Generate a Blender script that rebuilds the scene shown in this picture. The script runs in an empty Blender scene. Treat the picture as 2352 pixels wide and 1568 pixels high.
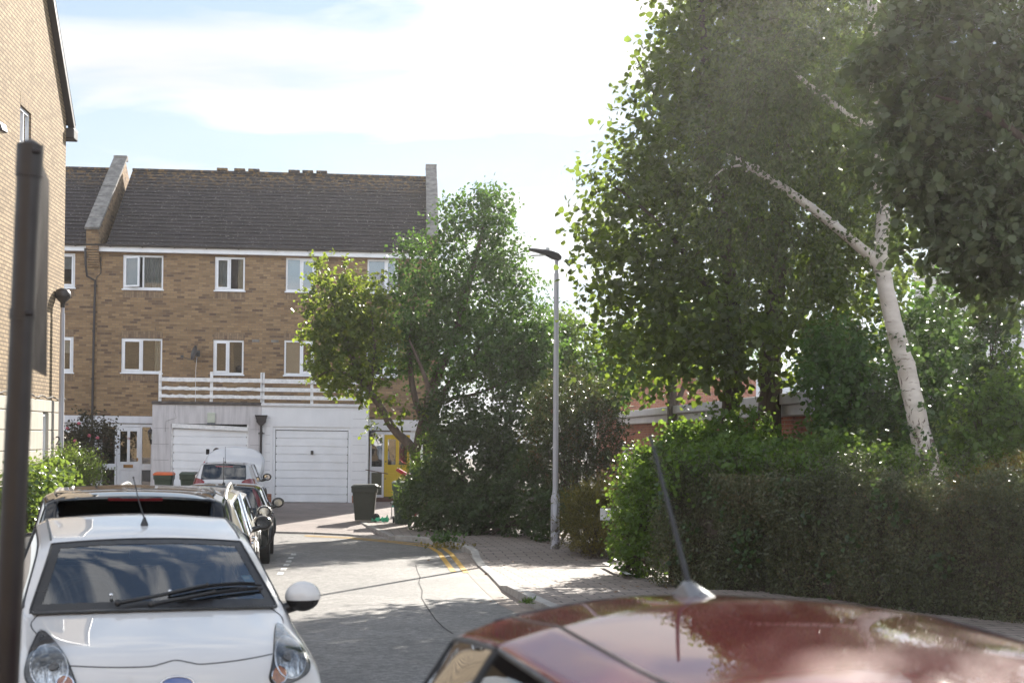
CLOUD, SKY, SUN, EXPO = 7.5, .055, 5.0, 1.5
HAZE = .00058
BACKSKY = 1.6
SPLIT = ('soldier_course', 'side_windows', 'door_pillar', 'washer_jet', 'air_bricks', 'garage_frame', 'joint_grooves', 'weep_vents', 'ridge_vents', 'window_seal', 'step')
CL0, CL1, CLX, CLY = .46, .57, 0.4, 1.3
import bpy, bmesh, math, random
import numpy as np
from mathutils import Vector, Matrix
from mathutils.bvhtree import BVHTree
from mathutils.geometry import delaunay_2d_cdt
random.seed(7); RNG = np.random.default_rng(11)
PI = math.pi
SC = bpy.context.scene
COL = SC.collection
# ---------------------------------------------------------------- survey helpers
# bearings measured on the photograph (2352 px wide) turned into metres: eye 1.95 m above the road, 50 mm lens
F, CX, HY, ROLL, EYE = 3267.0, 1176.0, 1004.0, 0.013, 1.95
def bear(px, py):
    dx, dy = px - CX, py - HY
    c, s = math.cos(ROLL), math.sin(ROLL)
    return Vector(((dx*c + dy*s)/F, 1.0, -(-dx*s + dy*c)/F))
def W(px, py, Y):
    r = bear(px, py); return Vector((r.x*Y, Y, EYE + r.z*Y))
def zg(y):                                   # the street falls gently away from the viewer
    if y < 7: return 0.0
    if y < 26: return -0.02*(y-7)
    if y < 30:
        t = (y-26)/4; return -0.38 - 0.04*(t*(2-t))
    return -0.42
def G(px, py, up=0.0):                       # where a bearing meets the ground
    r = bear(px, py); Y = 20.0
    for _ in range(40): Y = 0.5*Y + 0.5*(EYE - zg(Y) - up)/(-r.z)
    return Vector((r.x*Y, Y, zg(Y)+up))
# ---------------------------------------------------------------- objects
def link(o, parent=None):
    COL.objects.link(o)
    if parent is not None: o.parent = parent
    return o
def tag(o, label=None, cat=None, group=None, kind=None):
    if label: o['label'] = label
    if cat: o['category'] = cat
    if group: o['group'] = group
    if kind: o['kind'] = kind
    return o
def thing(name, label, cat, loc=(0, 0, 0), rz=0.0, group=None):
    o = bpy.data.objects.new(name, None); link(o)
    o.location = loc; o.rotation_euler = (0, 0, rz); o.empty_display_size = .2
    return tag(o, label, cat, group)
def copy_tree(o, parent=None):
    c = o.copy(); link(c)
    if parent is not None: c.parent = parent
    for ch in list(o.children): copy_tree(ch, c)
    return c
def bev(o, w=.006, seg=2):
    m = o.modifiers.new('b', 'BEVEL'); m.width = w; m.segments = seg; m.limit_method = 'ANGLE'; m.angle_limit = .6
    return o
class MB:
    def __init__(s): s.v = []; s.f = []; s.m = []; s.mi = 0
    def quad(s, a, b, c, d):
        n = len(s.v); s.v += [tuple(a), tuple(b), tuple(c), tuple(d)]; s.f.append((n, n+1, n+2, n+3)); s.m.append(s.mi)
    def poly(s, pts):
        n = len(s.v); s.v += [tuple(p) for p in pts]; s.f.append(tuple(range(n, n+len(pts)))); s.m.append(s.mi)
    def box(s, x0, x1, y0, y1, z0, z1, M=None):
        n = len(s.v)
        P = [(x0,y0,z0),(x1,y0,z0),(x1,y1,z0),(x0,y1,z0),(x0,y0,z1),(x1,y0,z1),(x1,y1,z1),(x0,y1,z1)]
        if M is not None: P = [tuple(M @ Vector(p)) for p in P]
        s.v += P
        for q in ((0,3,2,1),(4,5,6,7),(0,1,5,4),(1,2,6,5),(2,3,7,6),(3,0,4,7)):
            s.f.append(tuple(n+i for i in q)); s.m.append(s.mi)
        return s
    def prism(s, pts, off):                     # polygon extruded by a vector
        n = len(pts); k = len(s.v); off = Vector(off)
        s.v += [tuple(Vector(p)) for p in pts] + [tuple(Vector(p)+off) for p in pts]
        s.f.append(tuple(k+i for i in range(n))[::-1]); s.f.append(tuple(k+n+i for i in range(n)))
        for i in range(n):
            j = (i+1) % n; s.f.append((k+i, k+j, k+n+j, k+n+i))
        s.m += [s.mi]*(n+2); return s
    def tube(s, pts, r, n=8, cap=True):
        pts = [Vector(p) for p in pts]
        if not hasattr(r, '__len__'): r = [r]*len(pts)
        k = len(s.v); up = None
        for i, p in enumerate(pts):
            t = (pts[min(i+1, len(pts)-1)] - pts[max(i-1, 0)])
            if t.length < 1e-9: t = Vector((0, 0, 1))
            t.normalize()
            if up is None:
                up = t.orthogonal().normalized()
            else:
                up = (up - t*up.dot(t)); up = up.normalized() if up.length > 1e-6 else t.orthogonal().normalized()
            b = t.cross(up)
            for a in range(n):
                an = 2*PI*a/n; s.v.append(tuple(p + (up*math.cos(an) + b*math.sin(an))*r[i]))
        for i in range(len(pts)-1):
            for a in range(n):
                b = (a+1) % n; s.f.append((k+i*n+a, k+i*n+b, k+(i+1)*n+b, k+(i+1)*n+a)); s.m.append(s.mi)
        if cap:
            s.f.append(tuple(k+a for a in range(n))[::-1]); s.m.append(s.mi)
            s.f.append(tuple(k+(len(pts)-1)*n+a for a in range(n))); s.m.append(s.mi)
        return s
    def lathe(s, prof, c=(0, 0, 0), n=24, axis='z'):
        k = len(s.v); c = Vector(c)
        for (r, h) in prof:
            for a in range(n):
                an = 2*PI*a/n; x, y = r*math.cos(an), r*math.sin(an)
                q = {'z': (x, y, h), 'y': (x, h, y), 'x': (h, x, y)}[axis]
                s.v.append(tuple(c + Vector(q)))
        for i in range(len(prof)-1):
            for a in range(n):
                b = (a+1) % n; s.f.append((k+i*n+a, k+i*n+b, k+(i+1)*n+b, k+(i+1)*n+a)); s.m.append(s.mi)
        return s
    def ball(s, c, rx, ry, rz, nu=16, nv=10, M=None):
        k = len(s.v); c = Vector(c)
        for i in range(nv+1):
            th = PI*i/nv
            for a in range(nu):
                an = 2*PI*a/nu
                q = Vector((rx*math.sin(th)*math.cos(an), ry*math.sin(th)*math.sin(an), rz*math.cos(th)))
                if M is not None: q = M @ q
                s.v.append(tuple(c+q))
        for i in range(nv):
            for a in range(nu):
                b = (a+1) % nu; s.f.append((k+i*nu+a, k+i*nu+b, k+(i+1)*nu+b, k+(i+1)*nu+a)); s.m.append(s.mi)
        return s
    def build(s, name, mat, parent=None, smooth=False, bevel=0, fix=True):
        me = bpy.data.meshes.new(name); me.from_pydata(s.v, [], s.f)
        mats = mat if isinstance(mat, (list, tuple)) else [mat]
        for m in mats: me.materials.append(m)
        if len(mats) > 1: me.polygons.foreach_set('material_index', s.m)
        if fix:
            bm = bmesh.new(); bm.from_mesh(me); bmesh.ops.remove_doubles(bm, verts=bm.verts, dist=1e-5)
            bmesh.ops.recalc_face_normals(bm, faces=bm.faces); bm.to_mesh(me); bm.free()
        if smooth: me.polygons.foreach_set('use_smooth', [True]*len(me.polygons))
        o = bpy.data.objects.new(name, me); link(o, parent)
        if smooth:
            try: me.set_sharp_from_angle(angle=math.radians(50))
            except Exception: pass
        if bevel: bev(o, bevel)
        return o
def text_mesh(txt, size, mat, parent, M, name='lettering', depth=.004):
    cu = bpy.data.curves.new('t', 'FONT'); cu.body = txt; cu.size = size; cu.extrude = depth; cu.align_x = 'CENTER'; cu.align_y = 'CENTER'
    ob = bpy.data.objects.new('t', cu); link(ob)
    dg = bpy.context.evaluated_depsgraph_get(); me = bpy.data.meshes.new_from_object(ob.evaluated_get(dg))
    bpy.data.objects.remove(ob); me.transform(M); me.materials.clear(); me.materials.append(mat)
    o = bpy.data.objects.new(name, me); link(o, parent); return o
# ---------------------------------------------------------------- materials
class NT:
    def __init__(s, name):
        s.mat = bpy.data.materials.new(name); s.mat.use_nodes = True
        s.t = s.mat.node_tree; s.n = s.t.nodes; s.n.clear()
        s.out = s.n.new('ShaderNodeOutputMaterial')
    def new(s, typ, **kw):
        nd = s.n.new('ShaderNode'+typ)
        for k, v in kw.items():
            if k in nd.inputs.keys() if hasattr(nd.inputs, 'keys') else False: nd.inputs[k].default_value = v
            else: setattr(nd, k, v)
        return nd
    def l(s, a, b): s.t.links.new(a, b)
    def coord(s, kind='Object', scale=(1, 1, 1), rot=(0, 0, 0), loc=(0, 0, 0)):
        tc = s.n.new('ShaderNodeTexCoord'); mp = s.n.new('ShaderNodeMapping')
        mp.inputs['Scale'].default_value = scale; mp.inputs['Rotation'].default_value = rot; mp.inputs['Location'].default_value = loc
        s.l(tc.outputs[kind], mp.inputs['Vector']); return mp.outputs['Vector']
    def noise(s, vec, scale, detail=4, rough=.55, dist=0):
        nd = s.n.new('ShaderNodeTexNoise'); nd.inputs['Scale'].default_value = scale; nd.inputs['Detail'].default_value = detail
        nd.inputs['Roughness'].default_value = rough; nd.inputs['Distortion'].default_value = dist
        if vec is not None: s.l(vec, nd.inputs['Vector'])
        return nd.outputs['Fac']
    def ramp(s, fac, stops, interp='LINEAR'):
        nd = s.n.new('ShaderNodeValToRGB'); cr = nd.color_ramp; cr.interpolation = interp
        while len(cr.elements) < len(stops): cr.elements.new(.5)
        for e, (p, c) in zip(cr.elements, stops):
            e.position = p; e.color = (c[0], c[1], c[2], 1) if hasattr(c, '__len__') else (c, c, c, 1)
        s.l(fac, nd.inputs['Fac']); return nd.outputs['Color']
    def mix(s, fac, a, b, blend='MIX'):
        nd = s.n.new('ShaderNodeMix'); nd.data_type = 'RGBA'; nd.blend_type = blend
        for sock, v in ((nd.inputs[0], fac), (nd.inputs[6], a), (nd.inputs[7], b)):
            if hasattr(v, 'is_linked'): s.l(v, sock)
            elif hasattr(v, '__len__'): sock.default_value = (v[0], v[1], v[2], 1)
            else: sock.default_value = v
        return nd.outputs[2]
    def math(s, op, a, b=0.0):
        nd = s.n.new('ShaderNodeMath'); nd.operation = op
        for i, v in enumerate((a, b)):
            if hasattr(v, 'is_linked'): s.l(v, nd.inputs[i])
            else: nd.inputs[i].default_value = v
        return nd.outputs[0]
    def bump(s, h, strength=.3, dist=.01):
        nd = s.n.new('ShaderNodeBump'); nd.inputs['Strength'].default_value = strength; nd.inputs['Distance'].default_value = dist
        s.l(h, nd.inputs['Height']); return nd.outputs['Normal']
    def bsdf(s, col, rough=.6, metal=0, spec=.5, coat=0, normal=None, coatrough=.03):
        b = s.n.new('ShaderNodeBsdfPrincipled')
        for k, v in (('Base Color', col), ('Roughness', rough), ('Metallic', metal), ('Specular IOR Level', spec), ('Coat Weight', coat), ('Coat Roughness', coatrough)):
            if hasattr(v, 'is_linked'): s.l(v, b.inputs[k])
            elif hasattr(v, '__len__'): b.inputs[k].default_value = (v[0], v[1], v[2], 1)
            else: b.inputs[k].default_value = v
        if normal is not None: s.l(normal, b.inputs['Normal'])
        s.l(b.outputs[0], s.out.inputs['Surface']); s.b = b; return b
def plain(name, col, rough=.6, metal=0, var=.08, vs=6., bump=0, bs=60., spec=.5, coat=0):
    t = NT(name); v = t.coord('Object')
    n = t.noise(v, vs, 5)
    c = t.ramp(n, [(.25, [x*(1-var*2) for x in col]), (.75, [min(1, x*(1+var)) for x in col])])
    nm = t.bump(t.noise(v, bs, 3), bump, .004) if bump else None
    r = t.ramp(t.noise(v, vs*2.3, 3), [(.3, max(0, rough-.08)), (.7, min(1, rough+.08))])
    t.bsdf(c, r, metal, spec, coat, nm); return t.mat
def paint(name, col, metal=0., rough=.35, flake=0., dirt=.05):
    t = NT(name); v = t.coord('Object')
    c = t.ramp(t.noise(v, 1.7, 4), [(.3, [x*(1-dirt) for x in col]), (.7, col)])
    dust = t.noise(v, 90, 2)
    r = t.ramp(dust, [(.35, rough), (.75, rough+.06)])
    t.bsdf(c, r, metal, .04, 1.0, None, .02); return t.mat
def brick(name, c1, c2, mortar, along='x', dark=None, bw=.225, bh=.075, bias=0., scalevar=.5, ms=.006, soldier=False):
    t = NT(name)
    tc = t.n.new('ShaderNodeTexCoord'); sp = t.n.new('ShaderNodeSeparateXYZ'); cb = t.n.new('ShaderNodeCombineXYZ')
    t.l(tc.outputs['Object'], sp.inputs[0])
    a = t.math('ADD', sp.outputs['X'], sp.outputs['Y']) if along == 'x' else sp.outputs['X']
    if soldier:
        t.l(sp.outputs['Z'], cb.inputs['X']); t.l(a, cb.inputs['Y'])
    else:
        t.l(a, cb.inputs['X']); t.l(sp.outputs['Z'], cb.inputs['Y'])
    br = t.n.new('ShaderNodeTexBrick'); t.l(cb.outputs[0], br.inputs['Vector'])
    br.inputs['Scale'].default_value = 1; br.inputs['Brick Width'].default_value = bw; br.inputs['Row Height'].default_value = bh
    br.inputs['Mortar Size'].default_value = ms; br.inputs['Mortar Smooth'].default_value = .2; br.inputs['Bias'].default_value = bias
    br.inputs['Color1'].default_value = (0, 0, 0, 1); br.inputs['Color2'].default_value = (1, 1, 1, 1); br.inputs['Mortar'].default_value = (0, 0, 0, 1)
    dk = dark or [x*.55 for x in c1]
    col = t.ramp(br.outputs['Color'], [(0, dk), (.22, c1), (.6, c2), (1, [x*.86 for x in c1])])
    big = t.noise(tc.outputs['Object'], .55, 5, .6)
    col = t.mix(.55, col, t.mix(1, col, t.ramp(big, [(.3, .72), (.7, 1.12)]), 'MULTIPLY'))
    fine = t.noise(tc.outputs['Object'], 34, 3)
    col = t.mix(.5, col, t.mix(1, col, t.ramp(fine, [(.3, .7), (.7, 1.15)]), 'MULTIPLY'))
    col = t.mix(br.outputs['Fac'], col, mortar)
    h = t.math('SUBTRACT', t.math('MULTIPLY', fine, .3), br.outputs['Fac'])
    t.bsdf(col, .88, 0, .25, 0, t.bump(h, .6, .008)); return t.mat
def render_mat(name, col, stain=.3, streak=True):
    t = NT(name); v = t.coord('Object'); vs = t.coord('Object', (3.5, 3.5, .35))
    n = t.noise(v, 1.2, 6, .6); st = t.noise(vs, 2.2, 5, .6)
    c = t.ramp(n, [(.3, [x*.9 for x in col]), (.7, col)])
    c = t.mix(t.ramp(st, [(.44, 0), (.66, stain)]), c, [x*.55 for x in col])
    t.bsdf(c, .85, 0, .3, 0, t.bump(t.noise(v, 90, 3), .25, .004)); return t.mat
def glass(name, tint=(.75, .8, .8), ior=1.5, boost=0.0, wave=0.0):
    t = NT(name)
    fr = t.n.new('ShaderNodeFresnel'); fr.inputs['IOR'].default_value = ior
    fac = t.math('ADD', t.math('MULTIPLY', fr.outputs[0], 1.6), boost)
    tr = t.n.new('ShaderNodeBsdfTransparent'); tr.inputs[0].default_value = (*tint, 1)
    gl = t.n.new('ShaderNodeBsdfGlossy'); gl.inputs['Roughness'].default_value = .01; gl.inputs[0].default_value = (.95, .97, 1, 1)
    if wave:
        nm = t.bump(t.noise(t.coord('Object'), 1.6, 2), wave, .05); t.l(nm, gl.inputs['Normal'])
    mx = t.n.new('ShaderNodeMixShader'); t.l(fac, mx.inputs[0]); t.l(tr.outputs[0], mx.inputs[1]); t.l(gl.outputs[0], mx.inputs[2])
    t.l(mx.outputs[0], t.out.inputs['Surface']); return t.mat
def leafmat(name, dark, light, transl, rough=.42, tw=.45, tip=None, spec=.3):
    t = NT(name)
    at = t.n.new('ShaderNodeAttribute'); at.attribute_name = 'lv'
    stops = [(0, dark), (.7, light)] + ([(.93, tip), (1, tip)] if tip else [(1, [x*1.25 for x in light])])
    c = t.ramp(at.outputs['Fac'], stops)
    b = t.n.new('ShaderNodeBsdfPrincipled'); t.l(c, b.inputs['Base Color']); b.inputs['Roughness'].default_value = rough; b.inputs['Specular IOR Level'].default_value = spec
    tl = t.n.new('ShaderNodeBsdfTranslucent')
    t.l(t.mix(1, t.ramp(at.outputs['Fac'], [(0, .65), (1, 1.2)]), transl, 'MULTIPLY'), tl.inputs[0])
    mx = t.n.new('ShaderNodeMixShader'); mx.inputs[0].default_value = tw
    t.l(b.outputs[0], mx.inputs[1]); t.l(tl.outputs[0], mx.inputs[2]); t.l(mx.outputs[0], t.out.inputs['Surface']); return t.mat
M = {}
M['brick'] = brick('brown_brick', (.245, .152, .082), (.33, .217, .118), (.19, .15, .112), dark=(.12, .075, .052))
M['brick_soldier'] = brick('brown_brick_soldier', (.225, .15, .095), (.29, .2, .125), (.13, .10, .08), dark=(.14, .09, .062), soldier=True)
M['brick_y'] = brick('buff_brick', (.32, .235, .145), (.385, .285, .178), (.11, .08, .055), dark=(.25, .18, .11), ms=.011)
M['brick_red'] = brick('red_brick', (.34, .115, .065), (.40, .15, .085), (.33, .24, .2), dark=(.22, .08, .055))
M['brick_dark'] = plain('dark_red_brick_step', (.12, .055, .045), .85, 0, .2, 12)
M['concrete'] = plain('weathered_concrete', (.21, .195, .18), .92, 0, .3, 5, .4, 40)
M['stone'] = render_mat('stone_plinth', (.47, .43, .37), .25)
M['render_grey'] = render_mat('grey_render', (.62, .59, .60), .55)
M['render_white'] = render_mat('white_render', (.84, .84, .86), .06)
M['band'] = render_mat('painted_band', (.70, .69, .72), .2)
M['upvc'] = plain('white_window_frame', (.82, .83, .86), .4, 0, .05, 3)
M['white_wood'] = plain('flaking_white_timber', (.82, .81, .81), .7, 0, .12, 9, .3, 30)
M['door_white'] = plain('white_door_paint', (.78, .78, .81), .45, 0, .06, 3)
M['garage_white'] = plain('white_steel_door', (.82, .83, .86), .42, 0, .05, 2)
M['yellow'] = plain('yellow_door_paint', (.62, .43, .02), .4, 0, .06, 3)
M['black_plastic'] = plain('black_plastic', (.018, .017, .018), .45, 0, .1, 8)
M['gutter'] = plain('dark_brown_gutter', (.032, .026, .028), .5, 0, .1, 5)
M['dark_pole'] = plain('dark_brown_pole_paint', (.015, .0095, .009), .42, 0, .12, 9, .15, 70)
M['steel'] = plain('galvanised_steel', (.38, .37, .37), .42, .85, .12, 14)
M['alu'] = plain('sign_back_aluminium', (.075, .062, .055), .6, 0, .12, 5, spec=.12)
M['chrome'] = plain('chrome', (.75, .75, .76), .12, 1., .02, 4)
M['brass'] = plain('brass', (.36, .2, .07), .35, .9, .1, 9)
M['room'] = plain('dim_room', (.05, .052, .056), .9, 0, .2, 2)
M['net'] = plain('net_curtain', (.34, .36, .36), .9, 0, .1, 5)
M['blind'] = plain('blue_grey_blind', (.16, .26, .33), .8, 0, .05, 3)
M['cream_blind'] = plain('cream_blind', (.50, .42, .34), .85, 0, .05, 3)
M['curtain'] = plain('cream_curtain', (.46, .43, .36), .9, 0, .1, 12)
M['pane'] = glass('window_pane', (.82, .86, .86), 1.52, .05, .02)
M['pane_door'] = glass('door_pane', (.55, .58, .56), 1.52, .14, .06)
M['tile'] = None
# ---------------------------------------------------------------- world, sun, camera
SUN_AZ, SUN_EL = math.radians(20), math.radians(27)
sdir = Vector((math.sin(SUN_AZ)*math.cos(SUN_EL), math.cos(SUN_AZ)*math.cos(SUN_EL), math.sin(SUN_EL)))
w = bpy.data.worlds.new('World'); SC.world = w; w.use_nodes = True
wt = w.node_tree; wn = wt.nodes; wn.clear()
sky = wn.new('ShaderNodeTexSky'); sky.sky_type = 'NISHITA'; sky.sun_disc = False
sky.sun_elevation = SUN_EL; sky.sun_rotation = SUN_AZ; sky.air_density = 1.0; sky.dust_density = 0.0; sky.ozone_density = 1.0
tc = wn.new('ShaderNodeTexCoord'); sp = wn.new('ShaderNodeSeparateXYZ'); wt.links.new(tc.outputs['Generated'], sp.inputs[0])
def wm(op, a, b=0., c=None):
    n = wn.new('ShaderNodeMath'); n.operation = op
    for i, v in enumerate((a, b) if c is None else (a, b, c)):
        if hasattr(v, 'is_linked'): wt.links.new(v, n.inputs[i])
        else: n.inputs[i].default_value = v
    return n.outputs[0]
zc = wm('ADD', wm('MAXIMUM', sp.outputs['Z'], 0.), .14)
cb = wn.new('ShaderNodeCombineXYZ')
wt.links.new(wm('DIVIDE', sp.outputs['X'], zc), cb.inputs[0]); wt.links.new(wm('DIVIDE', sp.outputs['Y'], zc), cb.inputs[1])
mp = wn.new('ShaderNodeMapping'); mp.inputs['Scale'].default_value = (.55, .95, 1); mp.inputs['Location'].default_value = (CLX, CLY, 0); mp.inputs['Rotation'].default_value = (0, 0, .35)
wt.links.new(cb.outputs[0], mp.inputs[0])
n1 = wn.new('ShaderNodeTexNoise'); n1.inputs['Scale'].default_value = 1.15; n1.inputs['Detail'].default_value = 7; n1.inputs['Roughness'].default_value = .52; n1.inputs['Distortion'].default_value = .35
wt.links.new(mp.outputs[0], n1.inputs['Vector'])
cr = wn.new('ShaderNodeValToRGB'); cr.color_ramp.elements[0].position = CL0; cr.color_ramp.elements[1].position = CL1
n3 = wn.new('ShaderNodeTexNoise'); n3.inputs['Scale'].default_value = 4.2; n3.inputs['Detail'].default_value = 6; n3.inputs['Distortion'].default_value = .7
wt.links.new(mp.outputs[0], n3.inputs['Vector'])
n4 = wn.new('ShaderNodeTexNoise'); n4.inputs['Scale'].default_value = 13; n4.inputs['Detail'].default_value = 6; n4.inputs['Distortion'].default_value = .35
wt.links.new(mp.outputs[0], n4.inputs['Vector'])
hiw = wm('MULTIPLY', wm('MINIMUM', wm('MAXIMUM', wm('SUBTRACT', wm('MULTIPLY', sp.outputs['Z'], 2.), .5), 0.), 1.), .9)      # finer wisps overhead
wt.links.new(wm('ADD', wm('ADD', wm('MULTIPLY', n1.outputs['Fac'], .70), wm('MULTIPLY', n3.outputs['Fac'], .30)), wm('MULTIPLY', wm('SUBTRACT', n4.outputs['Fac'], .5), hiw)), cr.inputs[0])
n2 = wn.new('ShaderNodeTexNoise'); n2.inputs['Scale'].default_value = 2.1; n2.inputs['Detail'].default_value = 5
wt.links.new(mp.outputs[0], n2.inputs['Vector'])
cr2 = wn.new('ShaderNodeValToRGB')
cr2.color_ramp.elements[0].color = (CLOUD*.78, CLOUD*.80, CLOUD*.84, 1); cr2.color_ramp.elements[1].color = (CLOUD*1.1, CLOUD*1.1, CLOUD*1.1, 1)
cr2.color_ramp.elements[0].position = .35; cr2.color_ramp.elements[1].position = .65
wt.links.new(n2.outputs['Fac'], cr2.inputs[0])
mul = wn.new('ShaderNodeMix'); mul.data_type = 'RGBA'
# thin veil near the horizon so that the low sky is milky, as in the photo
veil = wm('MULTIPLY', wm('SUBTRACT', 1., wm('MINIMUM', wm('MULTIPLY', wm('MAXIMUM', sp.outputs['Z'], 0.), 3.2), 1.)), .42)
fac = wm('MINIMUM', wm('MAXIMUM', cr.outputs[0], veil), .97)
wt.links.new(fac, mul.inputs[0]); 
thin = wn.new('ShaderNodeMix'); thin.data_type = 'RGBA'; wt.links.new(wm('MAXIMUM', wm('MINIMUM', wm('SUBTRACT', .80, wm('MULTIPLY', sp.outputs['Z'], .85)), .70), .12), thin.inputs[0])   # thin high cirrus over the blue, thinner overhead
wt.links.new(sky.outputs[0], thin.inputs[6]); thin.inputs[7].default_value = (CLOUD*.57, CLOUD*.68, CLOUD*.79, 1)
wt.links.new(thin.outputs[2], mul.inputs[6]); wt.links.new(cr2.outputs[0], mul.inputs[7])
bg = wn.new('ShaderNodeBackground'); bg.inputs['Strength'].default_value = SKY
# sky behind the viewer is brightened, added fill for the shaded facades
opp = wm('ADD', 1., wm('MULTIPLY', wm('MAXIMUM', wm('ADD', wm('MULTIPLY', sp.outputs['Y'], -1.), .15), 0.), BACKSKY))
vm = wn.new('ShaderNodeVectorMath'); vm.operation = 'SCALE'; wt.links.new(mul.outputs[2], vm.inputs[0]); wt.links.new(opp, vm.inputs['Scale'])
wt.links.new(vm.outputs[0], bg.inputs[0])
wo = wn.new('ShaderNodeOutputWorld'); wt.links.new(bg.outputs[0], wo.inputs[0])
sl = bpy.data.lights.new('sun', 'SUN'); sl.energy = SUN; sl.angle = math.radians(.53); sl.color = (1, .94, .84)
so = bpy.data.objects.new('sun', sl); link(so); so.rotation_euler = sdir.to_track_quat('Z', 'Y').to_euler(); so.location = sdir*60
cam = bpy.data.cameras.new('camera'); cam.sensor_width = 36; cam.lens = F/2352*36; cam.shift_y = (HY-784)/2352; cam.clip_end = 3000; cam.clip_start = .05
cam.dof.use_dof = True; cam.dof.focus_distance = 32; cam.dof.aperture_fstop = 4.0
co = bpy.data.objects.new('camera', cam); link(co); co.location = (0, 0, EYE)
co.rotation_euler = (Matrix.Rotation(PI/2, 3, 'X') @ Matrix.Rotation(ROLL, 3, 'Z')).to_euler()
SC.camera = co
SC.view_settings.view_transform = 'Standard'; SC.view_settings.look = 'None'; SC.view_settings.gamma = 1; SC.view_settings.exposure = EXPO
SC.cycles.use_denoising = True; SC.cycles.max_bounces = 10; SC.cycles.transparent_max_bounces = 24; SC.cycles.transmission_bounces = 6
SC.cycles.sample_clamp_indirect = 6; SC.cycles.caustics_reflective = False; SC.cycles.caustics_refractive = False
SC.cycles.volume_bounces = 0
# ---------------------------------------------------------------- ground sheets
SR = math.radians(-8)                                              # direction of the street
def sheet(name, poly, up, mat, step=1.2, kind='structure', zf=None, parent=None):
    pts = [Vector((p[0], p[1])) for p in poly]; n = len(pts)
    dense = []
    for i in range(n):
        a, b = pts[i], pts[(i+1) % n]; k = max(1, int((b-a).length/step))
        for j in range(k): dense.append(a.lerp(b, j/k))
    nb = len(dense)
    xs = [p.x for p in dense]; ys = [p.y for p in dense]
    def inside(x, y):
        c = False
        for i in range(nb):
            a, b = dense[i], dense[i-1]
            if (a.y > y) != (b.y > y) and x < (b.x-a.x)*(y-a.y)/(b.y-a.y)+a.x: c = not c
        return c
    y = min(ys)+step*.5
    while y < max(ys):
        x = min(xs)+step*.5
        while x < max(xs):
            if inside(x, y): dense.append(Vector((x+random.uniform(-.05, .05), y+random.uniform(-.05, .05))))
            x += step*2
        y += step
    r = delaunay_2d_cdt(dense, [(i, (i+1) % nb) for i in range(nb)], [list(range(nb))], 1, 1e-5)
    zf = zf or zg
    me = bpy.data.meshes.new(name); me.from_pydata([(p.x, p.y, zf(p.y)+up) for p in r[0]], [], r[2]); me.materials.append(mat)
    bm = bmesh.new(); bm.from_mesh(me)
    for fc in bm.faces:
        if fc.normal.z < 0: fc.normal_flip()
    bm.to_mesh(me); bm.free()
    o = bpy.data.objects.new(name, me); link(o, parent)
    if kind: o['kind'] = kind
    return o
def asphalt():
    t = NT('asphalt'); v = t.coord('Object')
    a = t.noise(v, 75, 3, .75); b = t.noise(v, .8, 5, .6); c2 = t.noise(v, 11, 6, .82)
    c = t.ramp(a, [(.3, (.095, .088, .083)), (.55, (.17, .158, .148)), (.72, (.34, .32, .295))])
    c = t.mix(.7, c, t.mix(1, c, t.ramp(b, [(.3, .72), (.7, 1.2)]), 'MULTIPLY'))
    c = t.mix(.85, c, t.mix(1, c, t.ramp(c2, [(.36, .45), (.5, 1.), (.64, 1.7)]), 'MULTIPLY'))
    pt_ = t.noise(v, .33, 3, .5)
    c = t.mix(t.ramp(pt_, [(.53, 0), (.56, .28)]), c, (.075, .07, .067))
    t.bsdf(c, .62, 0, .5, 0, t.bump(t.math('ADD', a, c2), .7, .006)); return t.mat
def paver(name, c1, c2, mortar, bw, bh, rot, ms=.008):
    t = NT(name); v = t.coord('Object', rot=(0, 0, rot))
    br = t.n.new('ShaderNodeTexBrick'); t.l(v, br.inputs['Vector']); br.inputs['Scale'].default_value = 1
    br.inputs['Brick Width'].default_value = bw; br.inputs['Row Height'].default_value = bh; br.inputs['Mortar Size'].default_value = ms; br.inputs['Mortar Smooth'].default_value = .3
    br.inputs['Color1'].default_value = (*c1, 1); br.inputs['Color2'].default_value = (*c2, 1); br.inputs['Mortar'].default_value = (*mortar, 1)
    n = t.noise(v, 1.1, 5); f = t.noise(v, 60, 3)
    c = t.mix(.7, br.outputs['Color'], t.mix(1, br.outputs['Color'], t.ramp(n, [(.3, .7), (.7, 1.15)]), 'MULTIPLY'))
    c = t.mix(.5, c, t.mix(1, c, t.ramp(f, [(.3, .75), (.7, 1.15)]), 'MULTIPLY'))
    t.bsdf(c, .75, 0, .4, 0, t.bump(t.math('SUBTRACT', t.math('MULTIPLY', f, .4), br.outputs['Fac']), .6, .006)); return t.mat
M['asphalt'] = asphalt()
M['paver'] = paver('block_paving', (.235, .192, .168), (.295, .245, .216), (.065, .055, .05), .42, .21, SR, .014)
M['paver_near'] = paver('pale_block_paving', (.33, .30, .265), (.38, .345, .305), (.10, .09, .08), .45, .225, SR+PI/2)
M['drive'] = paver('driveway_bricks', (.215, .175, .16), (.29, .235, .215), (.075, .062, .058), .22, .11, .08, .010)
M['soil'] = plain('soil', (.075, .055, .04), .95, 0, .3, 3, .6, 30)
M['kerb'] = plain('concrete_kerb', (.30, .275, .255), .85, 0, .18, 7, .3, 60)
M['kerb_pale'] = plain('pale_concrete_kerb', (.37, .345, .32), .85, 0, .18, 7, .3, 60)
M['gully'] = paver('channel_blocks', (.25, .20, .165), (.29, .235, .20), (.12, .10, .09), .6, .5, SR)
def worn(name, col, cut=.45):
    t = NT(name); v = t.coord('Object'); n = t.noise(v, 28, 4, .65)
    t.bsdf(t.mix(t.ramp(n, [(cut-.06, 0), (cut+.06, 1)]), (.10, .095, .09), col), .7, 0, .4); return t.mat
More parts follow.
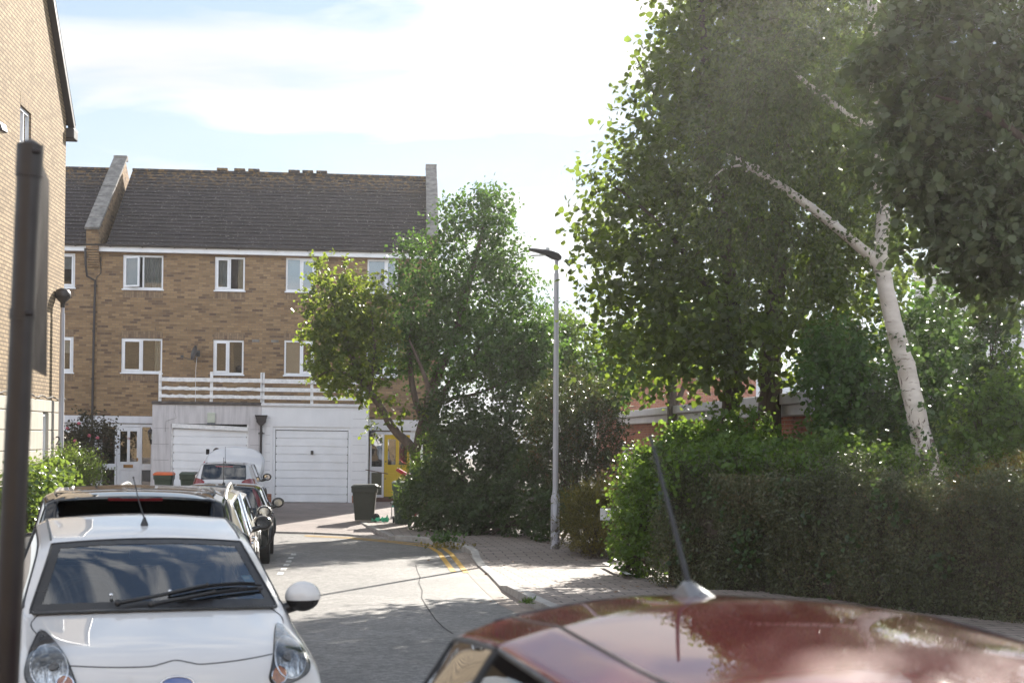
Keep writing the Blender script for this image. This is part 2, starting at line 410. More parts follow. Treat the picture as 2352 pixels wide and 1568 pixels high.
M['yellow_line'] = worn('worn_yellow_line', (.52, .30, .045), .38)
M['white_line'] = worn('worn_white_line', (.62, .60, .57), .44)
M['crack'] = plain('crack', (.05, .046, .044), .95, 0, .2, 20)
P = lambda *a: [G(x, y).xy for x, y in a]
ground = sheet('ground', [(-90, -45), (90, -45), (90, 160), (-90, 160)], -.06, M['soil'], 6)
kerb_px = [(906,1241),(947,1242.5),(1002.6,1251),(1037,1258),(1068,1268),(1080,1275),(1095.5,1299),(1121,1321),(1147,1349),(1162.5,1360),(1224,1396)]
K = [Vector(p) for p in P(*kerb_px)]
Kfar = [Vector(p) for p in P((560,1219),(640,1224),(720,1226),(800,1230))]
d = (K[-1]-K[-2]).normalized(); d = Vector((.20, -.98)).normalized()
Kend = [K[-1]+d*3, K[-1]+d*30, K[-1]+d*60]
KERB = Kfar + K + Kend
LK = [Vector((-2.95, -40)), Vector((-2.95, 4)), Vector((-4.6, 12)), Vector((-6.0, 20)), Vector((-7.3, 28)), Vector((-8.6, 33.3))]
road = sheet('road', [tuple(p) for p in KERB] + [tuple(p) for p in LK], 0, M['asphalt'], 1.0)
def pk(y):                                   # footway level above the road: dropped at the crossing
    def s(a, b, t): t = min(1, max(0, (t-a)/(b-a))); return t*t*(3-2*t)
    a, b = K[9].y, K[5].y
    return .10-.082*min(s(a-.05, a+.12, y), 1-s(b-1.2, b+.4, y))
pav_r = sheet('pavement', [tuple(p) for p in K] + [tuple(p) for p in Kend] + [(40, -40), (40, 34), (9, 38), (-1.2, 37.3), (-3.9, 37.5), tuple(K[0]+Vector((-.1, .6)))], 0, M['paver'], .55, zf=lambda y: zg(y)+pk(y))
near_px = P((1248,1290),(1470,1345))
q = K[-2].lerp(K[-1], -.15)
def zd(y): 
    if y < 34: return -.42
    return -.42 + .255*min(1, (y-34)/10.)
drive = sheet('driveway', [tuple(Kfar[0]), tuple(Kfar[1]), tuple(Kfar[2]), tuple(Kfar[3]), tuple(K[0]+Vector((1.2, .3))), (-1.6, 36.5), (-1.6, 38), (-1.6, 46.5), (-16, 46.5), (-16, 34.5)], .012, M['drive'], 1.0, zf=zd)
left_pav = sheet('pavement_left', [tuple(p) for p in LK] + [(-16, 34.2), (-40, 34), (-40, -40)], .10, M['paver'], 1.5); left_pav.name = 'pavement'
# kerb stones: a solid strip following the road edge
def strip(name, path, w0, w1, z0, z1, mat, step=.9, kind='structure', gap=.012, zf=zg):
    mb = MB(); pts = [Vector((p[0], p[1])) for p in path]; res = [pts[0]]
    for a, b in zip(pts, pts[1:]):
        n = max(1, round((b-a).length/step))
        for j in range(1, n+1): res.append(a.lerp(b, j/n))
    def nrm(i):
        t = (res[min(i+1, len(res)-1)]-res[max(i-1, 0)]).normalized(); return Vector((-t.y, t.x))
    for i in range(len(res)-1):
        a, b = res[i], res[i+1]; t = (b-a).normalized()*gap*.5; na, nb = nrm(i), nrm(i+1)
        za, zb = zf(a.y), zf(b.y)
        A0, A1, B0, B1 = a+t+na*w0, a+t+na*w1, b-t+nb*w0, b-t+nb*w1
        bot = [(A0.x, A0.y, za+z0), (B0.x, B0.y, zb+z0), (B1.x, B1.y, zb+z0), (A1.x, A1.y, za+z0)]
        top = [(x, y, z+z1-z0) for x, y, z in bot]; k = len(mb.v)
        mb.v += bot+top
        for qd in ((0,3,2,1),(4,5,6,7),(0,1,5,4),(1,2,6,5),(2,3,7,6),(3,0,4,7)): mb.f.append(tuple(k+i for i in qd)); mb.m.append(0)
    o = mb.build(name, mat, None, fix=False); 
    bm = bmesh.new(); bm.from_mesh(o.data); bmesh.ops.recalc_face_normals(bm, faces=bm.faces); bm.to_mesh(o.data); bm.free()
    if kind: o['kind'] = kind
    return o
bev(strip('kerb', [tuple(p) for p in (K+Kend[:2])], 0, .16, -.15, .018, M['kerb_pale'], .9, zf=lambda y: zg(y)+pk(y)), .012)
bev(strip('kerb', [tuple(p) for p in (Kfar+K[:1])], 0, .14, -.05, .045, M['kerb'], .9), .01)
bev(strip('kerb', [tuple(p) for p in LK[::-1]], -.15, 0, -.05, .118, M['kerb'], .9), .012)
bev(strip('kerb', [tuple(K[0]), tuple(K[0]+Vector((-.1, .6))), (-3.9, 37.5), (-1.2, 37.3)], -.02, .12, -.12, .108, M['kerb'], .6), .01)
G1 = P((1044,1270),(1058,1293),(1073,1315),(1102,1346),(1145,1387)); G1 = [Vector(p) for p in G1]; G1.append(G1[-1]+d*8)
gul = [tuple(p) for p in G1] + [tuple(Vector(p)) for p in ([K[-1]+d*8] + K[::-1][:7])]
sheet('gutter_channel', gul, .004, M['gully'], .5).name = 'channel'
def line(name, px, w, mat, up=.006):
    mb = MB(); pts = [Vector(p) for p in P(*px)]
    res = [pts[0]]
    for a, b in zip(pts, pts[1:]):
        n = max(1, round((b-a).length/.5))
        for j in range(1, n+1): res.append(a.lerp(b, j/n))
    nn = []
    for i in range(len(res)):
        t = (res[min(i+1, len(res)-1)]-res[max(i-1, 0)]).normalized(); nn.append(Vector((-t.y, t.x))*w/2)
    for i in range(len(res)-1):
        a, b = res[i], res[i+1]; A, B = nn[i], nn[i+1]
        mb.quad((*(a-A), zg(a.y)+up), (*(b-B), zg(b.y)+up), (*(b+B), zg(b.y)+up), (*(a+A), zg(a.y)+up))
    o = mb.build(name, mat, None); o['kind'] = 'structure'
    for p in o.data.polygons:
        if p.normal.z < 0: p.flip()
    return o
line('yellow_line', [(700,1231),(800,1236),(906,1246),(949,1251),(989,1257),(1009.5,1269),(1023,1288.6),(1042,1313)], .10, M['yellow_line'])
line('yellow_line', [(700,1229),(800,1233.5),(906,1243.3),(975,1250),(1018,1258),(1037,1272),(1054,1294),(1071,1315)], .10, M['yellow_line'])
for a, b in (((675,1271),(673,1275)),((669,1279),(667,1283)),((664,1286.5),(662,1291)),((659,1295),(656,1300)),((653,1304),(650,1310)),((646,1314),(642,1320))):
    line('white_dash', [a, b], .10, M['white_line'])
line('white_line', [(1389,1305),(1444,1333.5)], .09, M['white_line'], .108)
crk = [(955,1297),(958,1310),(965,1325),(962,1338),(970,1356),(968,1372),(976,1386),(985,1400),(1000,1422),(1018,1440),(1040,1455)]
line('road_crack', crk, .017, M['crack'], .004)
line('road_crack', [(790,1389),(830,1388),(870,1390),(905,1389),(940,1392),(972,1391)], .018, M['crack'], .004)
# ---------------------------------------------------------------- roof tiles
def tilemat():
    t = NT('concrete_roof_tile'); v = t.coord('Object')
    n = t.noise(v, 1.1, 5); sp = t.noise(v, 15, 2, .6); f = t.noise(v, 70, 3)
    c = t.ramp(n, [(.3, (.019, .0145, .0165)), (.7, (.033, .026, .029))])
    c = t.mix(.6, c, t.mix(1, c, t.ramp(f, [(.3, .6), (.7, 1.3)]), 'MULTIPLY'))
    c = t.mix(t.ramp(sp, [(.64, 0), (.68, .42)]), c, (.42, .40, .37))
    tcn = t.n.new('ShaderNodeTexCoord'); s = t.n.new('ShaderNodeSeparateXYZ'); t.l(tcn.outputs['Object'], s.inputs[0])
    hi = t.math('MULTIPLY', t.math('SUBTRACT', s.outputs['Z'], ROOFZ-.9), 1.0)
    moss = t.math('MULTIPLY', t.ramp(t.noise(v, 7, 4, .6), [(.48, 0), (.62, 1)]), t.math('MINIMUM', t.math('MAXIMUM', hi, 0.), .75))
    c = t.mix(moss, c, (.20, .115, .035))
    t.bsdf(c, .82, 0, .4, 0, t.bump(f, .5, .006)); return t.mat
TH = math.radians(4.5)
TR = Vector((math.cos(TH), math.sin(TH), 0)); TD = Vector((-math.sin(TH), math.cos(TH), 0))
T0 = W(600, 1004, 45.4); T0.z = 0
TB = -.42                                                           # ground level there
def TL(px, py, d=0.0):                                              # bearing -> (x along the terrace, z) at depth d behind the facade
    r = bear(px, py); o = Vector((0, 0, EYE)); p0 = T0 + TD*d
    t = (p0-o).dot(TD)/r.dot(TD); p = o + r*t
    return (p-T0).dot(TR), p.z
def lx(px, py=900, d=0.): return TL(px, py, d)[0]
def lz(py, px=600, d=0.): return TL(px, py, d)[1]
EAVE = lz(577); RUN = 4.0
ROOFZ = TL(600, 399, RUN)[1]
M['tile'] = tilemat()
def wall_holes(mb, x0, x1, z0, z1, holes, y=0., depth=.11):
    xs = sorted({x0, x1} | {h[i] for h in holes for i in (0, 1)}); zs = sorted({z0, z1} | {h[i] for h in holes for i in (2, 3)})
    xs = [x for x in xs if x0 <= x <= x1]; zs = [z for z in zs if z0 <= z <= z1]
    for a, b in zip(xs, xs[1:]):
        for c, e in zip(zs, zs[1:]):
            mx, mz = (a+b)/2, (c+e)/2
            if any(h[0] < mx < h[1] and h[2] < mz < h[3] for h in holes): continue
            mb.quad((a, y, c), (b, y, c), (b, y, e), (a, y, e))
    for h in holes:
        a, b, c, e = h[:4]
        mb.quad((a, y, c), (a, y+depth, c), (a, y+depth, e), (a, y, e)); mb.quad((b, y, c), (b, y, e), (b, y+depth, e), (b, y+depth, c))
        mb.quad((a, y, e), (a, y+depth, e), (b, y+depth, e), (b, y, e)); mb.quad((a, y, c), (b, y, c), (b, y+depth, c), (a, y+depth, c))
def window(root, x0, x1, z0, z1, split=.5, y=0., sash=0, dress='net', M0=None, openl=False, sill=True, gl='pane'):
    fr = MB(); w = .055; ya, yb = y+.03, y+.095
    fr.box(x0, x1, ya, yb, z0, z0+w); fr.box(x0, x1, ya, yb, z1-w, z1); fr.box(x0, x0+w, ya, yb, z0+w, z1-w); fr.box(x1-w, x1, ya, yb, z0+w, z1-w)
    xm = x0+(x1-x0)*split; fr.box(xm-w/2, xm+w/2, ya, yb, z0+w, z1-w)
    f = fr.build('window', M['upvc'], root, bevel=.008)
    def sashbox(a, b, name='sash', rot=0.):
        s = MB(); w2 = .05; c, e = z0+w+.004, z1-w-.004; a += .004; b -= .004
        Mx = None
        if rot: Mx = Matrix.Translation((a, ya, 0)) @ Matrix.Rotation(-rot, 4, 'Z') @ Matrix.Translation((-a, -ya, 0))
        for q in ((a, b, c, c+w2), (a, b, e-w2, e), (a, a+w2, c+w2, e-w2), (b-w2, b, c+w2, e-w2)): s.box(q[0], q[1], ya-.022, ya+.03, q[2], q[3], Mx)
        s.build(name, M['upvc'], f, bevel=.006)
        return Mx, a+w2, b-w2, c+w2, e-w2
    panes = MB()
    left, right = (x0+w, xm-w/2), (xm+w/2, x1-w)
    for k, (a, b) in enumerate((left, right)):
        if sash == k+1 or sash == 3:
            Mx, a2, b2, c2, e2 = sashbox(a, b, rot=.45 if openl else 0); yy = ya+.004
            pts = [(a2, yy, c2), (b2, yy, c2), (b2, yy, e2), (a2, yy, e2)]
            if Mx is not None: pts = [Mx @ Vector(p) for p in pts]
            panes.quad(*pts)
        else: panes.quad((a, ya+.03, z0+w), (b, ya+.03, z0+w), (b, ya+.03, z1-w), (a, ya+.03, z1-w))
    panes.build('pane', M[gl], f, fix=False)
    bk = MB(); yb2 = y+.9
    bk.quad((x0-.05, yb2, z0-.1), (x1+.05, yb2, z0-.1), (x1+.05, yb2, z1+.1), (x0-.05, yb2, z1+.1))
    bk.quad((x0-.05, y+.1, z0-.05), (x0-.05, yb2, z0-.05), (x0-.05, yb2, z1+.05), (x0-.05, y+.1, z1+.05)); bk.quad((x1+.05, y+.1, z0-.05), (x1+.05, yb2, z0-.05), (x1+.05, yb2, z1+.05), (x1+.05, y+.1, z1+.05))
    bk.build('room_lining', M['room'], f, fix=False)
    def drape(a, b, c, e, mat, name, folds=9, yy=.16):
        d = MB(); n = 40
        for i in range(n):
            u, v2 = a+(b-a)*i/n, a+(b-a)*(i+1)/n
            fa, fb = .02*math.sin(folds*2*PI*i/n), .02*math.sin(folds*2*PI*(i+1)/n)
            d.quad((u, y+yy+fa, c), (v2, y+yy+fb, c), (v2, y+yy+fb, e), (u, y+yy+fa, e))
        d.build(name, mat, f, smooth=True)
    L = x1-x0
    if dress == 'net': drape(xm, x1-w, z0, z1, M['net'], 'net_curtain', 7); 
    elif dress == 'mixed':
        drape(x0+w, xm, z0, z1, M['net'], 'net_curtain', 5); drape(x1-L*.24, x1-w, z0, z1, M['curtain'], 'curtain', 4, .13)
    elif dress == 'blind': drape(x0+w, x1-w, z0, z1, M['blind'], 'blind', 0)
    elif dress == 'halfblind': drape(x0+w, x1-w, z0+(z1-z0)*.62, z1, M['blind'], 'blind', 0)
    elif dress == 'cream': drape(x0+w, xm, z0, z1, M['cream_blind'], 'blind', 0)
    elif dress == 'curtain': drape(x1-L*.2, x1-w-.03, z0, z1, M['curtain'], 'curtain', 3, .13)
    elif dress == 'half': drape(x0+w, x1-w, z0+(z1-z0)*.55, z1, M['net'], 'blind', 0)
    if sill: MB().box(x0-.03, x1+.03, y-.045, y+.05, z0-.04, z0).build('sill', M['upvc'], f, bevel=.006)
    return f
def soldier(mb, x0, x1, z, h=.215): mb.box(x0, x1, -.004, .02, z, z+h)
def pxrect(x0, x1, y0, y1, d=0.):
    a, zt = TL(x0, y0, d); b, _ = TL(x1, y0, d); _, zb = TL(x0, y1, d); return a, b, zb, zt
def garage_door(name, root, x0, x1, z0, z1, y, mat):
    mb = MB(); n = round((z1-z0)/.245); h = (z1-z0)/n
    for i in range(n):
        a = z0+i*h
        mb.box(x0, x1, y, y+.03, a+.022, a+h-.002); mb.box(x0+.03, x1-.03, y+.024, y+.03, a-.002, a+.022)
    return mb.build(name, mat, root, bevel=.006)
def grooves(mb, x0, x1, z0, z1, y, skips=.245, h=.02): 
    z = z0
    while z < z1: mb.box(x0, x1, y-.004, y+.02, z, z+h); z += skips
def roof(root, x0, x1, name='roof'):
    mb = MB(); rows = 22; z0, z1 = EAVE+.06, ROOFZ
    ang = math.atan2(z1-z0, RUN+.25); L = math.hypot(z1-z0, RUN+.25); g = L/rows; n = Vector((0, -math.sin(ang), math.cos(ang))); d = Vector((0, math.cos(ang), math.sin(ang)))
    o = Vector((0, -.25, z0))
    rr = random.Random(4)
    for i in range(rows):
        x = x0
        a = o + d*(i*g); b = o + d*((i+1)*g)
        while x < x1-1e-4:
            xe = min(x1, x+.30-(.15 if (i % 2 and x == x0) else 0)); j = rr.uniform(0, .004)
            A, B = a+n*(.030+j), b+n*(.004)
            mb.quad((x, *A.yz), (xe-.004, *A.yz), (xe-.004, *B.yz), (x, *B.yz)); Q = a-n*.004
            mb.quad((x, *Q.yz), (xe-.004, *Q.yz), (xe-.004, *A.yz), (x, *A.yz)); x = xe
    u = [o-n*.02, o+d*L-n*.02]
    mb.quad((x0, *u[0].yz), (x1, *u[0].yz), (x1, *u[1].yz), (x0, *u[1].yz))
    t = o+d*L; bk = Vector((0, t.y+RUN, EAVE))
    mb.quad((x0, *t.yz), (x1, *t.yz), (x1, *bk.yz), (x0, *bk.yz))
    r = mb.build(name, M['tile'], root)
    rt = MB(); x = x0
    while x < x1-.01:
        xe = min(x1, x+.45); P3 = []
        for k in range(7): an = PI*k/6; P3.append((-math.cos(an)*.13, math.sin(an)*.10))
        for (p, q) in zip(P3, P3[1:]): rt.quad((x, t.y+p[0], t.z-.03+p[1]), (xe-.006, t.y+p[0], t.z-.03+p[1]), (xe-.006, t.y+q[0], t.z-.03+q[1]), (x, t.y+q[0], t.z-.03+q[1]))
        x = xe
    rt.build('ridge_tiles', M['tile'], r, fix=False)
    return r, t
def drainpipe(mb, pts, r=.036): mb.tube(pts, r, 10)
# x limits of the three houses, rounded to whole bricks so that the bond runs through
rb = lambda x: round(x/.225)*.225
XL, XA, XM, XR = rb(lx(243, 560)-6.3), rb(lx(231, 560)), rb(lx(602)), rb(lx(1003, 600))
def house(name, label, x0, x1, holes, solids, corr=0):
    xc = rb((x0+x1)/2)
    root = thing(name, label, 'house', T0+TR*xc+Vector((0, 0, 0)), TH)
    root['xc'] = xc
    return root, xc
def shift(rects, xc): return [(a-xc, b-xc, c, e) for a, b, c, e in rects]
def shell(root, xc, x0, x1, holes, band_z):
    mb = MB(); wall_holes(mb, x0-xc, x1-xc, band_z, EAVE+.02, holes)
    wl = mb.build('wall', M['brick'], root, fix=False)
    mb = MB(); mb.box(x0-xc, x1-xc, .12, 8., TB, EAVE-.3) if False else None
    g = MB(); g.quad((x0-xc, 8, TB), (x1-xc, 8, TB), (x1-xc, 8, EAVE), (x0-xc, 8, EAVE))
    g.build('wall', M['brick'], root, fix=False)
    fa = MB(); fa.box(x0-xc, x1-xc, -.20, -.17, EAVE-.14, EAVE+.05); fa.box(x0-xc, x1-xc, -.17, .0, EAVE-.14, EAVE-.12)
    fa.build('fascia', M['upvc'], root, bevel=.004)
    gu = MB(); r0 = .06; yy, zz = -.265, EAVE+.075; k = []
    for i in range(9):
        an = PI+PI*i/8; k.append((yy+r0*math.cos(an), zz+r0*math.sin(an)))
    for (p, q) in zip(k, k[1:]): gu.quad((x0-xc, p[0], p[1]), (x1-xc, p[0], p[1]), (x1-xc, q[0], q[1]), (x0-xc, q[0], q[1]))
    x = x0-xc+.4
    while x < x1-xc: gu.box(x, x+.03, yy-.066, yy+.07, zz-.075, zz-.02); x += 1.0
    gu.build('gutter', M['gutter'], root, fix=False)
    return wl
def weeps(root, xs, z, xc):
    mb = MB()
    for x in xs: mb.box(x-xc-.006, x-xc+.006, -.004, .01, z, z+.09)
    mb.build('weep_vents', M['black_plastic'], root)
def parapet(root, xc, px_l, px_r, corbel=True):
    a, b = lx(px_l, 560)-xc, lx(px_r, 560)-xc
    ang = math.atan2(ROOFZ-EAVE-.06, RUN+.25); up = .30
    pts = [(-.30, EAVE+.02), (-.30, EAVE+.52), (RUN, ROOFZ+up), (RUN+RUN, EAVE+.5), (RUN*2, EAVE-.1)]
    m = MB(); m.prism([(a+.03, y, z) for y, z in pts], (b-a-.06, 0, 0)); m.build('parapet', M['brick'], root)
    cp = MB(); y0, z0, y1, z1 = -.37, EAVE+.50, RUN, ROOFZ+up+.03
    dx = (y1-y0, z1-z0); L = math.hypot(*dx); n = (-dx[1]/L, dx[0]/L); seg = 7
    for i in range(seg):
        t0, t1 = i/seg+.002, (i+1)/seg-.002
        A = [(y0+dx[0]*t0, z0+dx[1]*t0), (y0+dx[0]*t1, z0+dx[1]*t1)]
        cp.prism([(a-.02, A[0][0], A[0][1]), (a-.02, A[1][0], A[1][1]), (a-.02, A[1][0]+n[0]*.09, A[1][1]+n[1]*.09), (a-.02, A[0][0]+n[0]*.09, A[0][1]+n[1]*.09)], (b-a+.04, 0, 0))
    cp.box(a-.02, b+.02, y1-.05, y1+.22, z1-.02, z1+.16)
    cp.build('coping', M['concrete'], root, bevel=.015)
    if corbel:
        cb_ = MB(); z = EAVE+.02; h = .075
        cb_.box(a+.02, b-.02, -.30, -.002, EAVE-.10, EAVE+.50)
        for i in range(7): cb_.box(a+.02, b-.02, -.26+.032*i, -.002, EAVE-.10-h*(i+1), EAVE-.10-h*i-.012)
        cb_.build('corbel', M['brick'], root, bevel=.004)
    return a, b
BZ0, BZ1 = lz(971, 250), lz(954.5, 250)
# ---- left house
R0, xc = house('terraced_house', 'brown brick terraced house at the left, mostly hidden behind the buff gable wall', XL, XA, None, None)
h1 = pxrect(96, 173, 580, 659); h2 = pxrect(94, 169, 772, 854)
hs = shift([h1, h2], xc); shell(R0, xc, XL, XA, hs, BZ1)
window(R0, *hs[0], .5, sash=2, dress='half', openl=False); window(R0, *hs[1], .5, sash=2, dress='half')
so_ = MB(); soldier(so_, hs[1][0]-.0, hs[1][1]+.0, hs[1][3]+.004); soldier(so_, hs[0][0], hs[0][1], hs[0][2]-.26); soldier(so_, hs[1][0], hs[1][1], hs[1][2]-.26); so_.build('soldier_course', M['brick_soldier'], R0)
roof(R0, XL-xc, XA-xc)
bd = MB(); bd.box(XL-xc, XA-xc, -.03, .1, BZ0, BZ1-.003); bd.build('band', M['band'], R0, bevel=.006)
lo = MB(); lo.box(XL-xc, XA-xc, .05, .12, TB, BZ0-.002); lo.build('wall', M['band'], R0)
dw = pxrect(141, 185, 985, 1100); dw = (dw[0]-xc, dw[1]-xc, TB+.1, dw[3])
gp = MB(); gp.box(dw[0], dw[1], .01, .06, dw[2], dw[3]); gp.build('porch_panel', M['door_white'], R0, bevel=.01)
gq = MB(); gq.quad((dw[0]+.06, .004, dw[2]+.9), (dw[1]-.06, .004, dw[2]+.9), (dw[1]-.06, .004, dw[3]-.1), (dw[0]+.06, .004, dw[3]-.1)); gq.build('pane', M['pane_door'], R0, fix=False)
# ---- middle house
R1, xc = house('terraced_house', 'brown brick terraced house with white front door and stained grey garage', XA, XM, None, None)
W1, W2 = pxrect(283, 375.5, 585, 663), pxrect(494, 563, 589.5, 666.5); L1, L2 = pxrect(279, 373, 776, 855), pxrect(490, 560, 780, 859)
hs = shift([W1, W2, L1, L2], xc); shell(R1, xc, XA, XM, hs, BZ1)
window(R1, *hs[0], .5, sash=1, dress='net', openl=True); window(R1, *hs[1], .5, sash=1, dress='mixed'); window(R1, *hs[2], .5, sash=1, dress='curtain', openl=False); window(R1, *hs[3], .5, sash=1, dress='none')
so_ = MB()
for h in hs[2:]: soldier(so_, h[0], h[1], h[3]+.004)
for h in hs: soldier(so_, h[0], h[1], h[2]-.26)
so_.build('soldier_course', M['brick_soldier'], R1)
weeps(R1, [lx(x, 758) for x in (285, 357, 428, 500, 570)], lz(762), xc); weeps(R1, [lx(x, 775) for x in (278, 373, 490, 561)], lz(777), xc)
weeps(R1, [lx(x, 955) for x in (230, 300)], BZ1+.01, xc)
rf, RT = roof(R1, XA-xc+.3, XM-xc)
a, b = parapet(R1, xc, 201, 232)
vt = MB()
for x0, x1 in ((499, 524), (539, 564), (571, 597)):
    p, q = TL(x0, 395, RUN)[0]-xc, TL(x1, 395, RUN)[0]-xc; vt.box(p, q, RT.y-.16, RT.y+.16, RT.z+.04, RT.z+.14)
vt.build('ridge_vents', M['tile'], rf, bevel=.02)
dp = MB(); dps = [(196, 570, -.26), (196.5, 606, -.26), (200, 634, -.2), (219, 645, -.06), (217, 700, -.05), (213.5, 860, -.05), (209.5, 1100, -.05)]
drainpipe(dp, [(TL(x, y, d_)[0]-xc, d_, TL(x, y, d_)[1]) for x, y, d_ in dps])
for y in (655, 760, 870): 
    x, z = TL(217-(y-700)*.03, y, -.05); dp.lathe([(.047, -.03), (.047, .03)], (x-xc, -.05, z), 10)
dp.build('drainpipe', M['gutter'], R1, smooth=True)
d2 = MB(); drainpipe(d2, [(TL(x, y, d_)[0]-xc, d_, TL(x, y, d_)[1]) for x, y, d_ in [(231.5, 590, -.03), (231.5, 628, -.03), (222, 636, -.04), (219, 648, -.05)]], .014); d2.build('cable', M['gutter'], R1, smooth=True)
bd = MB(); GX0 = lx(350, 940, -1.3)
bd.box(XA-xc, lx(352)-xc, -.03, .1, BZ0, BZ1-.003); bd.build('band', M['band'], R1, bevel=.006)
lw = MB(); lw.box(XA-xc, lx(231)-xc, .05, .12, TB, BZ0-.002); lw.build('wall', M['band'], R1)
# door screen
def screen(root, xc, frame_px, door_px, zbot, lights, mat_f, mat_d, doorname='front_door'):
    x0, x1 = lx(frame_px[0], 1000)-xc, lx(frame_px[1], 1000)-xc; zt = lz(frame_px[2], 300)
    dx0, dx1 = lx(door_px[0], 1050)-xc, lx(door_px[1], 1050)-xc
    fr = MB(); y0, y1 = .02, .10
    xs = [x0, x0+.07, dx0-.05, dx0, dx1, dx1+.05, x1-.05, x1]
    for p, q in ((x0, x0+.06), (dx0-.06, dx0), (dx1, dx1+.06), (x1-.06, x1)): fr.box(p, q, y0, y1, zbot, zt)
    fr.box(x0+.06, x1-.06, y0+.003, y1, zt-.10, zt-.002)
    zm = lz(1067, 300)
    for p, q in ((x0+.06, dx0-.06), (dx1+.06, x1-.06)):
        if q-p > .1: fr.box(p, q, y0+.003, y1, zm-.16, zm+.03); fr.box(p, q, y0+.003, y1, zbot, zbot+.08)
    f = fr.build('door_frame', mat_f, root, bevel=.008)
    pn = MB()
    for p, q in ((x0+.06, dx0-.06), (dx1+.06, x1-.06)):
        if q-p > .1: pn.quad((p, .06, zbot), (q, .06, zbot), (q, .06, zt-.1), (p, .06, zt-.1))
    pn.build('side_light', M['pane_door'], root, fix=False)
    d = MB(); ya, yb = .035, .08; zt2 = zt-.105; w = dx1-dx0; st = w*.14; zp = lz(1060, 300); zl = zp-.02
    d.box(dx0+.006, dx0+st, ya, yb, zbot+.03, zt2); d.box(dx1-st, dx1-.006, ya, yb, zbot+.03, zt2)
    xm = (dx0+dx1)/2; d.box(xm-w*.06, xm+w*.06, ya, yb, zp, zt2-.13); d.box(dx0+st, dx1-st, ya, yb, zt2-.13, zt2)
    d.box(dx0+st, dx1-st, ya+.012, yb, zbot+.03, zp-.27); d.box(dx0+st, dx1-st, ya, yb, zp-.27, zp); d.box(xm-.03, xm+.03, ya, ya+.013, zbot+.05, zp-.272)
    dd = d.build(doorname, mat_d, root, bevel=.006)
    g = MB()
    for p, q in ((dx0+st, xm-w*.06), (xm+w*.06, dx1-st)): g.quad((p, ya+.02, zp), (q, ya+.02, zp), (q, ya+.02, zt2-.13), (p, ya+.02, zt2-.13))
    g.build('pane', M['pane_door'], dd, fix=False)
    rm = MB(); rm.quad((x0, 1.2, zbot), (x1, 1.2, zbot), (x1, 1.2, zt), (x0, 1.2, zt)); rm.quad((x0, .11, zbot), (x0, 1.2, zbot), (x0, 1.2, zt), (x0, .11, zt)); rm.quad((x1, .11, zbot), (x1, 1.2, zbot), (x1, 1.2, zt), (x1, .11, zt)); rm.build('room_lining', M['room'], root, fix=False)
    return dd, dx0, dx1, zp, xm, zt2
DZ = lz(1140, 300)
dd, dx0, dx1, zp, xm, zt2 = screen(R1, xc, (231, 351, 973), (267.5, 321), DZ, None, M['door_white'], M['door_white'])
MB().box(xm-.15, xm+.15, .02, .034, zp-.19, zp-.09).build('letterbox', M['brass'], dd, bevel=.004)
lk = MB(); lk.ball((dx1-.08, .02, zp+.10), .03, .03, .03, 12, 8); lk.box(dx1-.10, dx1-.06, .025, .036, zp+.02, zp+.08); lk.build('lock', M['brass'], dd)
text_mesh('78', .10, plain('red_number', (.30, .05, .035), .5), dd, Matrix.Translation((xm, .03, (zp+zt2)/2+.18)) @ Matrix.Rotation(PI/2, 4, 'X'), 'door_number')
MB().box(lx(231)-xc, lx(351)-xc, -.25, .1, TB-.1, DZ-.003).build('step', M['concrete'], R1, bevel=.01)
# garage block, middle house
def garage(root, xc, px0, px1, ytop, ycop, mat, dpx, name='garage', copmat=None, copw=.05):
    D = -1.3
    x0, x1 = lx(px0, 940, D)-xc, lx(px1, 940, D)-xc; zt = lz(ycop, 600, D); zc = lz(ytop, 600, D)
    a, b, zb, zd = pxrect(dpx[0], dpx[1], dpx[2], 1155, D); a -= xc; b -= xc
    m = MB(); wall_holes(m, x0, x1, TB, zt, [(a, b, TB-.2, zd)], D, .16)
    m.quad((x0, D, TB), (x0, 0, TB), (x0, 0, zt), (x0, D, zt)); m.quad((x1, D, TB), (x1, -.0, TB), (x1, 0, zt), (x1, D, zt)); m.quad((x0, D, zt), (x1, D, zt), (x1, 0, zt), (x0, 0, zt))
    g = m.build('garage_wall', mat, root, fix=False)
    MB().box(x0-copw*.5, x1+(copw*.5 if px1 > 700 else 0), D-copw, D+.25, zt+.002, zc).build('coping', copmat, g, bevel=.01)
    return g, x0, x1, a, b, zd, zt
GZ = lz(1155, 715, -1.3)
M['coping_dark'] = plain('dark_coping', (.10, .085, .08), .9, 0, .3, 6, .4, 40)
M['coping_white'] = plain('white_coping', (.72, .71, .72), .6, 0, .08, 6)
gr, g0, g1, ga, gb, gzd, gzt = garage(R1, xc, 350, 601, 924, 931, M['render_grey'], (393, 571, 972), copmat=M['coping_dark'])
D = -1.3
gm = MB(); z = GZ+.2
gv = plain('groove_shadow_joint', (.36, .34, .35), .9)
for zz in np.arange(GZ+.30, gzd-.05, .49): gm.box(g0+.05, ga-.06, D-.003, D+.02, zz, zz+.016); gm.box(gb+.06, g1-.02, D-.003, D+.02, zz, zz+.016)
gm.build('joint_grooves', gv, gr)
fr = MB(); fr.box(ga, ga+.05, D+.03, D+.12, GZ, gzd); fr.box(gb-.05, gb, D+.03, D+.12, GZ, gzd); fr.build('garage_frame', M['white_wood'], gr, bevel=.006)
wb = MB(); n = 14; zl0, zl1 = lz(984, 480, D), lz(991, 480, D)
